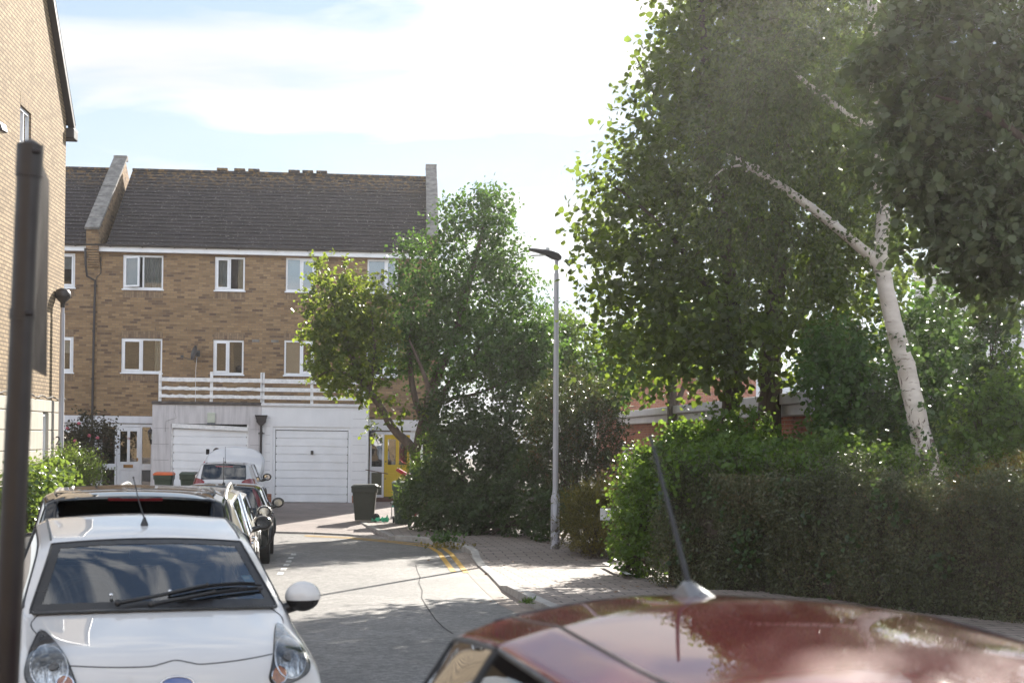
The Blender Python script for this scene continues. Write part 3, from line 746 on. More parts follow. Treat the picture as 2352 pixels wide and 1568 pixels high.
for i in range(n):
    t0, t1 = i/n, (i+1)/n
    zz = lambda t: lz(973.5+6*t*t+1.0*math.sin(PI*t), 480, D)
    th_ = .13
    xa, xb = ga+.03+(gb-ga-.06)*t0, ga+.03+(gb-ga-.06)*t1
    wb.poly([(xa, D-.02, zz(t0)-th_), (xb, D-.02, zz(t1)-th_), (xb, D-.02, zz(t1)), (xa, D-.02, zz(t0))]); wb.poly([(xa, D-.02, zz(t0)), (xb, D-.02, zz(t1)), (xb, D+.05, zz(t1)), (xa, D+.05, zz(t0))])
    wb.poly([(xa, D-.02, zz(t0)-th_), (xa, D+.05, zz(t0)-th_), (xb, D+.05, zz(t1)-th_), (xb, D-.02, zz(t1)-th_)])
tag(wb.build('lintel_board', M['white_wood'], gr), 'sagging peeling timber board over the grey garage door')
MB().box(ga, gb, D+.13, D+.15, gzd-.35, gzd).build('dark_void', M['room'], gr)
gd1 = garage_door('garage_door', gr, ga+.055, gb-.055, GZ+.01, lz(985, 480, D), D+.06, M['garage_white'])
crm = MB(); cx0 = lx(403, 935, D)-xc
crm.tube([(cx0+.0, D-.003, gzt-.02), (cx0-.02, D-.003, gzt-.25), (cx0+.03, D-.003, gzt-.42), (cx0-.28, D-.003, gzt-.52), (cx0-.30, D-.003, gzt-.85)], .004, 4); crm.build('crack', M['crack'], gr)
x, z = TL(600, 964, D-.07); hp = MB(); x -= xc
hp.prism([(x-.18, D-.16, z+.12), (x+.18, D-.16, z+.12), (x+.14, D-.16, z+.0), (x+.14, D-.16, z-.06), (x+.05, D-.16, z-.17), (x-.05, D-.16, z-.17), (x-.14, D-.16, z-.06), (x-.14, D-.16, z)], (0, .155, 0)); 
hp.box(x-.19, x+.19, D-.175, D-.002, z+.12, z+.15)
hp.tube([(x, D-.07, z-.15), (x, D-.07, GZ)], .04, 10); hp.lathe([(.052, -.03), (.052, .03)], (x, D-.07, z-.40), 10)
hp.box(x-.1, x+.1, D-.03, D-.002, z-.43, z-.40); hp.build('rain_hopper', M['gutter'], R1, bevel=.008)
# ---- right house
R2, xc2 = house('terraced_house', 'brown brick terraced house with white garage and yellow front door behind trees', XM, XR, None, None)
W3, W4, L3, L4 = pxrect(657, 725.6, 591.6, 669), pxrect(844, 915, 595, 672), pxrect(653, 722, 781, 861), pxrect(842, 914, 785, 864)
hs = shift([W3, W4, L3, L4], xc2); shell(R2, xc2, XM, XR, hs, BZ1)
window(R2, *hs[0], .5, sash=2, dress='blind'); window(R2, *hs[1], .58, sash=2, dress='halfblind'); window(R2, *hs[2], .55, sash=2, dress='cream'); window(R2, *hs[3], .55, sash=2, dress='net')
so_ = MB()
for h in hs[2:]: soldier(so_, h[0], h[1], h[3]+.004)
for h in hs: soldier(so_, h[0], h[1], h[2]-.26)
so_.build('soldier_course', M['brick_soldier'], R2)
weeps(R2, [lx(x, 763) for x in (659, 730, 800, 870)], lz(765), xc2)
ab = MB()
for x0, x1, y0, y1 in ((579, 596, 779, 785), (623, 640, 780, 786)):
    p, q, c, e = pxrect(x0, x1, y0, y1); ab.box(p-xc2, q-xc2, -.006, .01, c, e)
ab.build('air_bricks', M['concrete'], R2)
rf, RT = roof(R2, XM-xc2, XR-xc2-.25); parapet(R2, xc2, 981, 1006, True)
vt = MB()
for x0, x1 in ((663, 689), (695, 720), (727, 752)):
    p, q = TL(x0, 400, RUN)[0]-xc2, TL(x1, 400, RUN)[0]-xc2; vt.box(p, q, RT.y-.16, RT.y+.16, RT.z+.04, RT.z+.14)
vt.build('ridge_vents', M['tile'], rf, bevel=.02)
gab = MB(); yy = [(0, TB), (8, TB), (8, EAVE), (RUN, ROOFZ), (0, EAVE)]; gab.poly([(XR-xc2-.02, y, z) for y, z in yy]); gab.build('gable_wall', M['brick'], R2, fix=False)
bd = MB(); bd.box(lx(846)-xc2, XR-xc2, -.03, .1, BZ0-.12, BZ1-.003); bd.build('band', M['coping_white'], R2, bevel=.006)
lw = MB(); lw.box(lx(945)-xc2, XR-xc2, .05, .12, TB, BZ0-.125); lw.build('wall', M['render_white'], R2)
dd, dx0, dx1, zp, xm, zt2 = screen(R2, xc2, (850, 946, 983), (882, 943), lz(1142, 900), None, M['door_white'], M['yellow'])
lk = MB(); lk.ball((dx0+.06, .02, zp+.1), .025, .03, .025, 12, 8); lk.ball((dx0+.05, .02, zp-.45), .02, .02, .02, 10, 6); lk.build('lock', M['gutter'], dd)
st = MB(); zt_ = lz(1142, 900)-.003; st.box(lx(849)-xc2, lx(950)-xc2, -.35, .05, TB-.1, zt_-.0); st.box(lx(849)-xc2, lx(950)-xc2, -.65, -.352, TB-.1, zt_-.15); st.build('step', M['brick_dark'], R2, bevel=.01)
gr2, g0, g1, ga, gb, gzd, gzt = garage(R2, xc2, 601.3, 846, 925, 932, M['render_white'], (627, 806, 979), copmat=M['coping_white'])
gm = MB(); gv2 = plain('pale_joint', (.55, .55, .58), .9)
for zz in np.arange(GZ+.2, gzd+.4, .27): gm.box(g0+.12, ga-.08, D-.003, D+.02, zz, zz+.014); gm.box(gb+.06, g1-.06, D-.003, D+.02, zz, zz+.014)
gm.build('joint_grooves', gv2, gr2)
fr = MB(); fr.box(ga, ga+.075, D+.03, D+.12, GZ, gzd); fr.box(gb-.075, gb, D+.03, D+.12, GZ, gzd); fr.box(ga+.075, gb-.075, D+.03, D+.12, gzd-.10, gzd); fr.build('garage_frame', M['garage_white'], gr2, bevel=.006)
gd2 = garage_door('garage_door', gr2, ga+.09, gb-.09, GZ+.015, gzd-.12, D+.06, M['garage_white'])
MB().box(ga, gb, D+.125, D+.15, GZ, gzd).build('dark_void', M['room'], gr2)
x, z = TL(716.5, 1039, D); x -= xc2; hd = MB(); hd.box(x-.04, x+.04, D+.02, D+.06, z-.06, z+.06); hd.box(x-.02, x+.02, D+.0, D+.02, z-.015, z+.05); hd.build('handle', M['black_plastic'], gd2, bevel=.006)
MB().box(g0+.02, ga-.02, D-.06, D-.002, TB-.1, GZ+.28).build('plinth', M['brick_red'], gr2)
MB().box(gb+.06, g1+.0, D-.04, D-.002, TB-.1, GZ+.25).build('plinth', M['brick_red'], gr2)
# balcony railings, one per house, standing on the garage roofs
def railing(label, px, ext0, ext1, flaky):
    x0 = lx(px[0], 900, D); root = thing('balcony_railing', label, 'railing', T0+TR*x0+TD*D+Vector((0, 0, gzt)), TH, 'white timber railings over the garages')
    for p in px:
        MB().box(lx(p, 900, D)-x0-.045, lx(p, 900, D)-x0+.045, .03, .10, 0.06, lz(855, 600, D)-gzt).build('post', M['white_wood'], root, bevel=.006)
    for yt, yb in ((868, 878), (888, 897), (906, 915)):
        za, zb = lz(yt, 500, D)-gzt, lz(yb, 500, D)-gzt; mb = MB(); n = 30; e0, e1 = lx(ext0, 900, D)-x0, lx(ext1, 900, D)-x0
        rr = random.Random(int(yt)+len(px))
        zs = [(rr.uniform(0, .02) if flaky else 0, rr.uniform(0, .035) if flaky and yt > 880 else 0) for _ in range(n+1)]
        for i in range(n):
            xa, xb = e0+(e1-e0)*i/n, e0+(e1-e0)*(i+1)/n
            k = len(mb.v)
            mb.v += [(xa, -.02, zb+zs[i][0]), (xb, -.02, zb+zs[i+1][0]), (xb, .028, zb+zs[i+1][0]), (xa, .028, zb+zs[i][0]), (xa, -.02, za-zs[i][1]), (xb, -.02, za-zs[i+1][1]), (xb, .028, za-zs[i+1][1]), (xa, .028, za-zs[i][1])]
            for q_ in ((0,3,2,1),(4,5,6,7),(0,1,5,4),(2,3,7,6)): mb.f.append(tuple(k+j for j in q_)); mb.m.append(0)
        mb.build('rail', M['white_wood'], root)
railing('white timber balcony railing with flaking rails above the grey garage', (367, 485, 601), 365, 602, True)
railing('clean white timber balcony railing above the white garage', (603.5, 716, 835), 602.8, 842, False)
# ---------------------------------------------------------------- buff brick house on the left
g_e = Vector((.096, -.995, 0)).normalized(); GC = W(146, 750, 30.0); GC.z = 0; GA = math.atan2(g_e.y, g_e.x)
gn = Vector((math.cos(GA+PI/2), math.sin(GA+PI/2), 0))
def GL(px, py, d=0.):
    r = bear(px, py); o = Vector((0, 0, EYE)); p0 = GC+gn*d; t = (p0-o).dot(gn)/r.dot(gn); p = o+r*t
    return (p-GC).dot(g_e), p.z
BH = thing('brick_house', 'buff brick gable-end house with pale stone base at the left edge', 'house', GC, GA)
gb_ = zg(30)-.05
c0 = GL(153, 272)[1]; v1 = GL(107, 0); slope = (v1[1]-c0)/v1[0]; HW = 4.6; GP = c0+slope*HW
PZ = GL(100, 917)[1]
def hole(x0, x1, y0, y1):
    a, _ = GL(x1, y0); b, _ = GL(x0, y0); zt = GL((x0+x1)/2, y0)[1]; zb = GL((x0+x1)/2, y1)[1]; return (a, b, zb, zt)
wh = hole(46.5, 72, 251, 338); nh = hole(95, 107.5, 949, 1076)
mb = MB(); xs = [0, wh[0], wh[1], HW, 2*HW]
top = lambda x: c0+slope*(x if x < HW else 2*HW-x)
for a, b in zip(xs, xs[1:]):
    if a == wh[0]:
        mb.poly([(a, 0, PZ), (b, 0, PZ), (b, 0, wh[2]), (a, 0, wh[2])]); mb.poly([(a, 0, wh[3]), (b, 0, wh[3]), (b, 0, top(b)), (a, 0, top(a))])
    else: mb.poly([(a, 0, PZ), (b, 0, PZ), (b, 0, top(b)), (a, 0, top(a))])
a, b, c, e = wh
for q_ in (((a,0,c),(a,-.12,c),(a,-.12,e),(a,0,e)), ((b,0,c),(b,0,e),(b,-.12,e),(b,-.12,c)), ((a,0,e),(a,-.12,e),(b,-.12,e),(b,0,e)), ((a,0,c),(b,0,c),(b,-.12,c),(a,-.12,c))): mb.quad(*q_)
mb.build('wall', M['brick_y'], BH, fix=False)
mb = MB(); mb.quad((0, -9, PZ), (0, -.0, PZ), (0, 0, c0), (0, -9, c0)); mb.build('wall', M['brick_y'], BH, fix=False)
pl = MB(); zs = [gb_] + [GL(100, y)[1] for y in (1100, 1032, 988, 946)] + [PZ]
for z0, z1 in zip(zs, zs[1:]):
    if z1 > nh[2] and z0 < nh[3]-.05:
        pl.box(-.02, nh[0], -.5, .035, z0+.008, z1-.008); pl.box(nh[1], 2*HW, -.5, .035, z0+.008, z1-.008)
    else: pl.box(-.02, 2*HW, -.5, .035, z0+.008, z1-.008)
pl.build('plinth', M['stone'], BH, bevel=.012)
MB().box(-.01, 2*HW, -.49, .018, gb_, PZ-.01).build('plinth_joints', M['stone'], BH) if False else None
jb = MB(); jb.box(-.01, nh[0]-.001, -.49, .015, gb_, PZ-.01); jb.box(nh[1]+.001, 2*HW, -.49, .015, gb_, PZ-.01); jb.build('plinth_joints', M['stone'], BH)
def small_window(x0, x1, z0, z1, y, name='window'):
    f = MB(); w_ = .06; ya, yb = y-.10, y-.04
    f.box(x0, x1, ya, yb, z0, z0+w_); f.box(x0, x1, ya, yb, z1-w_, z1); f.box(x0, x0+w_, ya, yb, z0+w_, z1-w_); f.box(x1-w_, x1, ya, yb, z0+w_, z1-w_)
    if x1-x0 > .7: f.box((x0+x1)/2-.03, (x0+x1)/2+.03, ya, yb, z0+w_, z1-w_)
    o = f.build(name, M['upvc'], BH, bevel=.006); p = MB(); p.quad((x0+w_, y-.07, z0+w_), (x1-w_, y-.07, z0+w_), (x1-w_, y-.07, z1-w_), (x0+w_, y-.07, z1-w_)); p.build('pane', M['pane'], o, fix=False)
    r = MB(); r.quad((x0, y-.5, z0), (x1, y-.5, z0), (x1, y-.5, z1), (x0, y-.5, z1)); r.build('room_lining', M['room'], o, fix=False)
    MB().box(x0-.04, x1+.04, y-.06, y+.05, z0-.05, z0-.002).build('sill', M['stone'] if y > 0 else M['upvc'], o, bevel=.006); return o
small_window(*wh, 0.); small_window(*nh, .02)
sd = MB(); sd.box(a, b, -.01, .004, e+.002, e+.225); sd.build('soldier_course', brick('buff_soldier', (.31, .225, .14), (.36, .265, .165), (.11, .08, .055), dark=(.24, .17, .10), soldier=True, ms=.011), BH)
rt = MB(); n = math.hypot(1, slope); dz = .20
for x0_, x1_ in ((-.30, HW), (2*HW+.3, HW)):
    za, zb = c0+slope*(min(x0_, 2*HW-x0_)), GP
    rt.poly([(x0_, .14, za+dz), (x1_, .14, zb+dz), (x1_, -9, zb+dz), (x0_, -9, za+dz)])
rt.build('roof', M['tile'], BH, fix=False)
bb = MB()
for x0_, x1_ in ((-.30, HW), (2*HW+.3, HW)):
    za, zb = c0+slope*(min(x0_, 2*HW-x0_)), GP
    bb.prism([(x0_, .005, za-.02), (x1_, .005, zb-.02), (x1_, .005, zb+.19), (x0_, .005, za+.19)], (0, .13, 0))
bb.build('bargeboard', M['gutter'], BH, bevel=.01)
bx = MB(); bx.box(-.42, -.01, -.4, .16, c0-.42, c0-.20); bx.build('eaves_box', M['gutter'], BH, bevel=.02)
cbm = MB(); pts = []
for i in range(30): pts.append((i*.19, .05+.01*math.sin(i*2.1), PZ+.05+.025*math.sin(i*1.3)))
cbm.tube(pts, .014, 6); cbm.tube([(6.0, .02, PZ+1.3), (6.1, .04, PZ+.3), (6.0, .05, PZ+.05), (5.5, .05, PZ+.06)], .012, 6); cbm.build('cable', M['concrete'], BH, smooth=True)
MB().box(5.55, 8, .036, .06, PZ-1.02, PZ-.80).build('red_brick_course', M['brick_red'], BH)
# ---------------------------------------------------------------- terrace behind the viewer (seen in the window panes)
OP = thing('opposite_terrace', 'long buff brick terrace across the street behind the viewer', 'house', (-18, -14, 0), 0)
ob = MB(); ob.quad((30, 0, 0), (-30, 0, 0), (-30, 0, 9), (30, 0, 9)); ob.quad((-30, 0, 0), (-30, -8, 0), (-30, -8, 9), (-30, 0, 9)); ob.quad((30, 0, 0), (30, -8, 0), (30, -8, 9), (30, 0, 9)); ob.build('wall', M['brick_y'], OP, fix=False)
ob = MB(); ob.poly([(30, .3, 8.9), (-30, .3, 8.9), (-30, -4, 11.6), (30, -4, 11.6)]); ob.poly([(30, -8, 9), (-30, -8, 9), (-30, -4, 11.6), (30, -4, 11.6)]); ob.build('roof', M['tile'], OP, fix=False)
for i in range(11):
    for z in (1.0, 3.6, 6.2):
        MB().box(-28+i*5, -26.6+i*5, -.02, .02, z, z+1.3).build('window', M['upvc'], OP)
# ---------------------------------------------------------------- cars
# car coordinates: x to the side, y from the nose (0) to the tail, z up
M['windscreen'] = glass('windscreen_glass', (.50, .58, .58), 1.52, .05)
M['car_glass'] = glass('car_window_glass', (.30, .33, .33), 1.52, .05)
M['dark_glass'] = glass('dark_rear_glass', (.05, .05, .055), 1.5, .02)
M['mirror'] = plain('mirror_glass', (.55, .57, .58), .03, 1., .0, 4)
M['trim'] = plain('black_trim', (.014, .013, .014), .35, 0, .1, 8)
M['lower'] = plain('grey_black_sill', (.03, .03, .03), .6, 0, .1, 8)
M['tyre'] = plain('tyre_rubber', (.02, .02, .02), .85, 0, .2, 14)
M['rim'] = plain('wheel_alloy', (.42, .42, .43), .3, .8, .1, 8)
M['cabin'] = plain('cabin_fabric', (.022, .023, .025), .9, 0, .2, 6)
M['seat'] = plain('seat_fabric', (.05, .052, .056), .95, 0, .2, 20)
M['tail_red'] = plain('red_lamp_lens', (.20, .010, .013), .12, 0, .15, 30, coat=.6)
M['amber'] = plain('amber_lens', (.55, .17, .04), .15, 0, .3, 60, coat=.5)
M['lamp_glass'] = glass('clear_lamp_lens', (.95, .96, .97), 1.33, .0)
def reflector():
    t = NT('lamp_reflector'); v = t.coord('Object', (34, 3, 7)); n = t.noise(v, 1.5, 3, .7)
    t.bsdf(t.ramp(n, [(.35, (.30, .29, .28)), (.6, (.85, .85, .84))]), .12, .95, .5, 0, t.bump(n, .9, .02)); return t.mat
M['reflector'] = reflector()
def hatch(L, Wd, H, k):
    g = lambda n, d: k.get(n, d)
    w = Wd/2; zl, zw, zb = g('lead', .78), g('scut', .985), g('belt', .93)
    sw, st, sr, sg = g('sw', .80), g('st', 1.5), g('sr', L-.42), g('sg', L-.08)
    rw, ro = g('rw', .66)*w, g('ro', .76)*w; ww = g('ww', .83)*w; zt = H
    ztw, ztr = g('ztw', H-.075), g('ztr', H-.05); zg_ = g('zg', zb+.06); bow = g('bow', .26); low = g('low', .20)
    S = []
    def row(s, zt, c2, c3, c4, c5, c6, c7, bow=0., crown=.30):
        cols = [(0, zt), (c2[0]*.55, zt-(zt-c2[1])*crown), c2, c3, c4, c5, c6, c7]
        S.append([(x, s+bow*(x/w)**2, z) for x, z in cols])
    row(.07, low, (.42*w/.8, low), (.56*w/.8, low), (.66*w/.8, low), (.71*w/.8, low+.01), (.72*w/.8, low), (.71*w/.8, low-.02), bow)
    row(.0, .34, (.42*w/.8, .34), (.60*w/.8, .34), (.70*w/.8, .335), (.757*w/.8, .33), (.765*w/.8, .27), (.75*w/.8, low-.01), bow)
    row(-.01, zl-.16, (.43*w/.8, zl-.16), (.62*w/.8, zl-.165), (.715*w/.8, zl-.18), (.772*w/.8, zl-.23), (.785*w/.8, .38), (.76*w/.8, low-.01), bow)
    row(.03, zl-.01, (.44*w/.8, zl-.015), (.63*w/.8, zl-.03), (.725*w/.8, zl-.07), (.782*w/.8, zl-.15), (.795*w/.8, .41), (.77*w/.8, low-.01), bow)
    row(.16, zl+.065, (.46*w/.8, zl+.055), (.645*w/.8, zl+.03), (.735*w/.8, zl-.02), (.79*w/.8, zl-.11), (.80*w/.8, .43), (.77*w/.8, low-.01), bow*.9)
    sb = sw*.6
    row(sb, zw-.065, (.53*w/.8, zw-.08), (.67*w/.8, zw-.105), (.748*w/.8, zw-.16), (.797*w/.8, zw-.27), (.80*w/.8, .44), (.77*w/.8, low-.01), bow*.7)
    wbz = zw-.03
    row(sw, zw, (ww, wbz), (.905*w, wbz-.02), (.958*w, zb-.05), (w, zb-.20), (w, .45), (.965*w, low-.01), g('wbow', .26))
    d2, d3 = g('d2', .032), g('d3', .07)
    row(st, ztw, (rw, ztw-d2), (ro, ztw-d3), (.955*w, zb), (w, zb-.19), (w, .45), (.965*w, low-.01), .12)
    ps = g('pillars', [(L*.52, L*.52+.09)])
    for a, b in ps:
        for s in (a, b):
            u = (s-st)/(sr-st); zz = ztw+(ztr-ztw)*u + (H-(ztw+ztr)/2)*4*u*(1-u)
            row(s, zz, (rw*1.01, zz-d2), (ro*1.01, zz-d3), (.955*w, zb+g('wedge', .03)*u), (w, zb-.19), (w, .45), (.965*w, low-.01))
    row(sr, ztr, (rw*.97, ztr-d2), (ro*.96, ztr-d3), (.93*w, zb+g('wedge', .03)), (.985*w, zb-.18), (w, .46), (.96*w, low), -.10)
    row(sg, zg_, (.70*w, zg_-.012), (.80*w, zg_-.03), (.89*w, zb-.04), (.955*w, zb-.2), (.975*w, .46), (.94*w, low+.02), -.16)
    row(L-.03, zg_-.18, (.70*w, zg_-.18), (.80*w, zg_-.19), (.885*w, zb-.2), (.945*w, zb-.3), (.965*w, .46), (.93*w, low+.03), -.20)
    row(L, .50, (.70*w, .50), (.80*w, .50), (.88*w, .495), (.935*w, .48), (.95*w, .42), (.92*w, low+.05), -.20)
    row(L-.05, low+.06, (.66*w, low+.06), (.74*w, low+.06), (.80*w, low+.065), (.84*w, low+.07), (.85*w, low+.06), (.84*w, low+.04), -.2)
    meta = dict(iw=6, npil=len(ps), n=len(S), sr=8+2*len(ps), k=k, w=w, L=L, H=H)
    return S, meta
def car_shell(S, meta, level, roofdark=False):
    bm = bmesh.new(); V = []
    for R_ in S:
        row = {}
        for j, (x, s, z) in enumerate(R_):
            row[j] = bm.verts.new((x, s, z))
            if j: row[-j] = bm.verts.new((-x, s, z))
        V.append(row)
    cl = bm.edges.layers.float.new('crease_edge')
    iw, ir = meta['iw'], meta['sr']; qp = meta['k'].get('rear_quarter', True)
    def mat(i, j):
        if i == iw and j < 2: return 1
        if iw <= i < ir and j == 3:
            o = i-(iw+1)
            if i == iw: return 2
            if o >= 0 and o % 2 == 1: return 4
            if i == ir-1 and not qp: return 0
            return 2
        if i == ir and j < 2: return 3
        if j == 6 and i > 2: return 5
        return 0
    for i in range(len(S)-1):
        for j in range(-7, 7):
            f = bm.faces.new((V[i][j], V[i][j+1], V[i+1][j+1], V[i+1][j])); f.material_index = mat(i, j if j >= 0 else -j-1); f.smooth = True
    for i in range(len(S)-1):
        f = bm.faces.new((V[i][7], V[i][-7], V[i+1][-7], V[i+1][7])); f.material_index = 5
    for R_ in (V[0], V[-1]):
        for j in range(0, 7):
            vs = (R_[j], R_[j+1], R_[-j-1], R_[-j]) if j else (R_[0], R_[1], R_[-1])
            f = bm.faces.new(vs); f.material_index = 5; f.smooth = True
    def cre(a, b, c):
        e = bm.edges.get((a, b))
        if e: e[cl] = c
    for j in range(-3, 3): cre(V[iw][j], V[iw][j+1], meta['k'].get('scutcrease', .55)); cre(V[iw+1][j], V[iw+1][j+1], .3); cre(V[ir][j], V[ir][j+1], .5); cre(V[ir+1][j], V[ir+1][j+1], .3)
    for i in range(iw, ir+1):
        for sg in (1, -1): cre(V[i][3*sg], V[i+1][3*sg], .45); cre(V[i][4*sg], V[i+1][4*sg], .45); cre(V[i][2*sg], V[i+1][2*sg], .5)
    for i in range(iw+2, ir):
        for sg in (1, -1):
            for j in (2, 3, 4): cre(V[i][j*sg], V[i][(j+1)*sg], 1.0)
    for i in range(3, len(S)-2):
        for sg in (1, -1): cre(V[i][6*sg], V[i+1][6*sg], .3)
    bmesh.ops.recalc_face_normals(bm, faces=bm.faces)
    me = bpy.data.meshes.new('shell'); bm.to_mesh(me); bm.free()
    for k in range(6): me.materials.append(M['trim'])
    o = bpy.data.objects.new('shell', me); link(o); md = o.modifiers.new('s', 'SUBSURF'); md.levels = level; md.render_levels = level
    dg = bpy.context.evaluated_depsgraph_get(); out = bpy.data.meshes.new_from_object(o.evaluated_get(dg)); bpy.data.objects.remove(o)
    return out
def split_mesh(me, idx, name, mat, parent, cut=None, solid=0):
    bm = bmesh.new(); bm.from_mesh(me)
    kill = [f for f in bm.faces if f.material_index != idx or (cut and cut(f.calc_center_median()))]
    bmesh.ops.delete(bm, geom=kill, context='FACES')
    for f in bm.faces: f.material_index = 0; f.smooth = True
    loops = []
    bnd = [e for e in bm.edges if e.is_boundary]
    adj = {}
    for e in bnd:
        for v in e.verts: adj.setdefault(v.index, []).append(e)
    seen = set()
    bm.verts.ensure_lookup_table()
    for e in bnd:
        if e.index in seen: continue
        v0, v = e.verts; chain = [v0.co.copy(), v.co.copy()]; seen.add(e.index); first = v0
        while v != first:
            nx = [q for q in adj[v.index] if q.index not in seen]
            if not nx: break
            seen.add(nx[0].index); v = nx[0].other_vert(v); chain.append(v.co.copy())
        loops.append(chain)
    m2 = bpy.data.meshes.new(name); bm.to_mesh(m2); bm.free(); m2.materials.clear(); m2.materials.append(mat)
    o = bpy.data.objects.new(name, m2); link(o, parent); return o, loops
def bvh_of(me):
    bm = bmesh.new(); bm.from_mesh(me); b = BVHTree.FromBMesh(bm); bm.free(); return b
def pf(b, x, z, y0=-2.):                       # project from the front
    h = b.ray_cast(Vector((x, y0, z)), Vector((0, 1, 0))); return (h[0], h[1]) if h[0] else (None, None)
def pr(b, x, z, y0=9.):
    h = b.ray_cast(Vector((x, y0, z)), Vector((0, -1, 0))); return (h[0], h[1]) if h[0] else (None, None)
def ps_(b, y, z, side=1):
    h = b.ray_cast(Vector((3*side, y, z)), Vector((-side, 0, 0))); return (h[0], h[1]) if h[0] else (None, None)
def pt(b, x, y):
    h = b.ray_cast(Vector((x, y, 4)), Vector((0, 0, -1)))
    if not h[0]: h = b.find_nearest(Vector((x, y, 1.4)))
    return (h[0], h[1])
def smoothpoly(pts, n=6, closed=True):
    out = []; N = len(pts); P_ = [Vector(p) for p in pts]
    rng = range(N) if closed else range(N-1)
    for i in rng:
        p0, p1, p2, p3 = (P_[(i-1) % N], P_[i], P_[(i+1) % N], P_[(i+2) % N]) if closed else (P_[max(i-1, 0)], P_[i], P_[i+1], P_[min(i+2, N-1)])
        for k in range(n):
            t = k/n; out.append(.5*((2*p1)+(-p0+p2)*t+(2*p0-5*p1+4*p2-p3)*t*t+(-p0+3*p1-3*p2+p3)*t**3))
    if not closed: out.append(P_[-1])
    return out
def patch(proj, outline, off, name, mat, parent, step=.02, thick=0, smooth=True):
    out = [Vector(p[:2]) for p in outline]; nb = len(out); pts = list(out)
    x0, x1 = min(p.x for p in out), max(p.x for p in out); z0, z1 = min(p.y for p in out), max(p.y for p in out)
    def ins(x, y):
        c = False
        for i in range(nb):
            a, b = out[i], out[i-1]
            if (a.y > y) != (b.y > y) and x < (b.x-a.x)*(y-a.y)/(b.y-a.y)+a.x: c = not c
        return c
    x = x0+step/2
    while x < x1:
        z = z0+step/2
        while z < z1:
            if ins(x, z): pts.append(Vector((x+random.uniform(-.1, .1)*step, z+random.uniform(-.1, .1)*step)))
            z += step
        x += step
    r = delaunay_2d_cdt(pts, [(i, (i+1) % nb) for i in range(nb)], [list(range(nb))], 1, 1e-6)
    vs = []; ok = []
    for p in r[0]:
        h, n = proj(p.x, p.y); ok.append(h is not None); vs.append(h+n*off if h is not None else Vector((0, 0, 0)))
    fs = [f for f in r[2] if all(ok[i] for i in f)]
    me = bpy.data.meshes.new(name); me.from_pydata([tuple(v) for v in vs], [], fs); me.materials.append(mat)
    bm = bmesh.new(); bm.from_mesh(me); bmesh.ops.delete(bm, geom=[v for v in bm.verts if not v.link_faces], context='VERTS'); bmesh.ops.recalc_face_normals(bm, faces=bm.faces); bm.to_mesh(me); bm.free()
    if smooth: me.polygons.foreach_set('use_smooth', [True]*len(me.polygons))
    o = bpy.data.objects.new(name, me); link(o, parent)
    if thick:
        m = o.modifiers.new('s', 'SOLIDIFY'); m.thickness = thick; m.offset = 0
    return o
def seam(mb, proj, pts, r=.003, off=0.0, n=10, closed=False):
    q = smoothpoly([Vector(p) for p in pts], n, closed); run = []
    for p in q:
        h, nn = proj(p.x, p.y)
        if h is not None: run.append(h+nn*off)
    if len(run) > 1: mb.tube(run, r, 5)
def wheel(root, x, y, r, wdt=.19, zc=None):
    sgn = 1 if x > 0 else -1; zc = zc or r
    t = MB(); xo = x; xi = x-sgn*wdt
    t.lathe([(r*.66, xo-sgn*.008), (r*.74, xo), (r*.94, xo-sgn*.004), (r, xo-sgn*.03), (r, xi+sgn*.03), (r*.94, xi), (r*.6, xi)], (0, y, zc), 28, 'x')
    o = t.build('wheel', M['tyre'], root, smooth=True)
    m = MB(); m.lathe([(r*.66, xo-sgn*.01), (r*.62, xo-sgn*.012), (r*.58, xo-sgn*.06), (.0, xo-sgn*.07)], (0, y, zc), 28, 'x')
    for k in range(7):
        an = 2*PI*k/7; Mx = Matrix.Translation((0, y, zc)) @ Matrix.Rotation(an, 4, 'X')
        m.box(min(xo-sgn*.012, xo-sgn*.035), max(xo-sgn*.012, xo-sgn*.035), -.022, .022, .03, r*.62, Mx)
    m.lathe([(0, xo-sgn*.005), (.045, xo-sgn*.01), (.05, xo-sgn*.04)], (0, y, zc), 14, 'x'); m.build('rim', M['rim'], o)
    return o
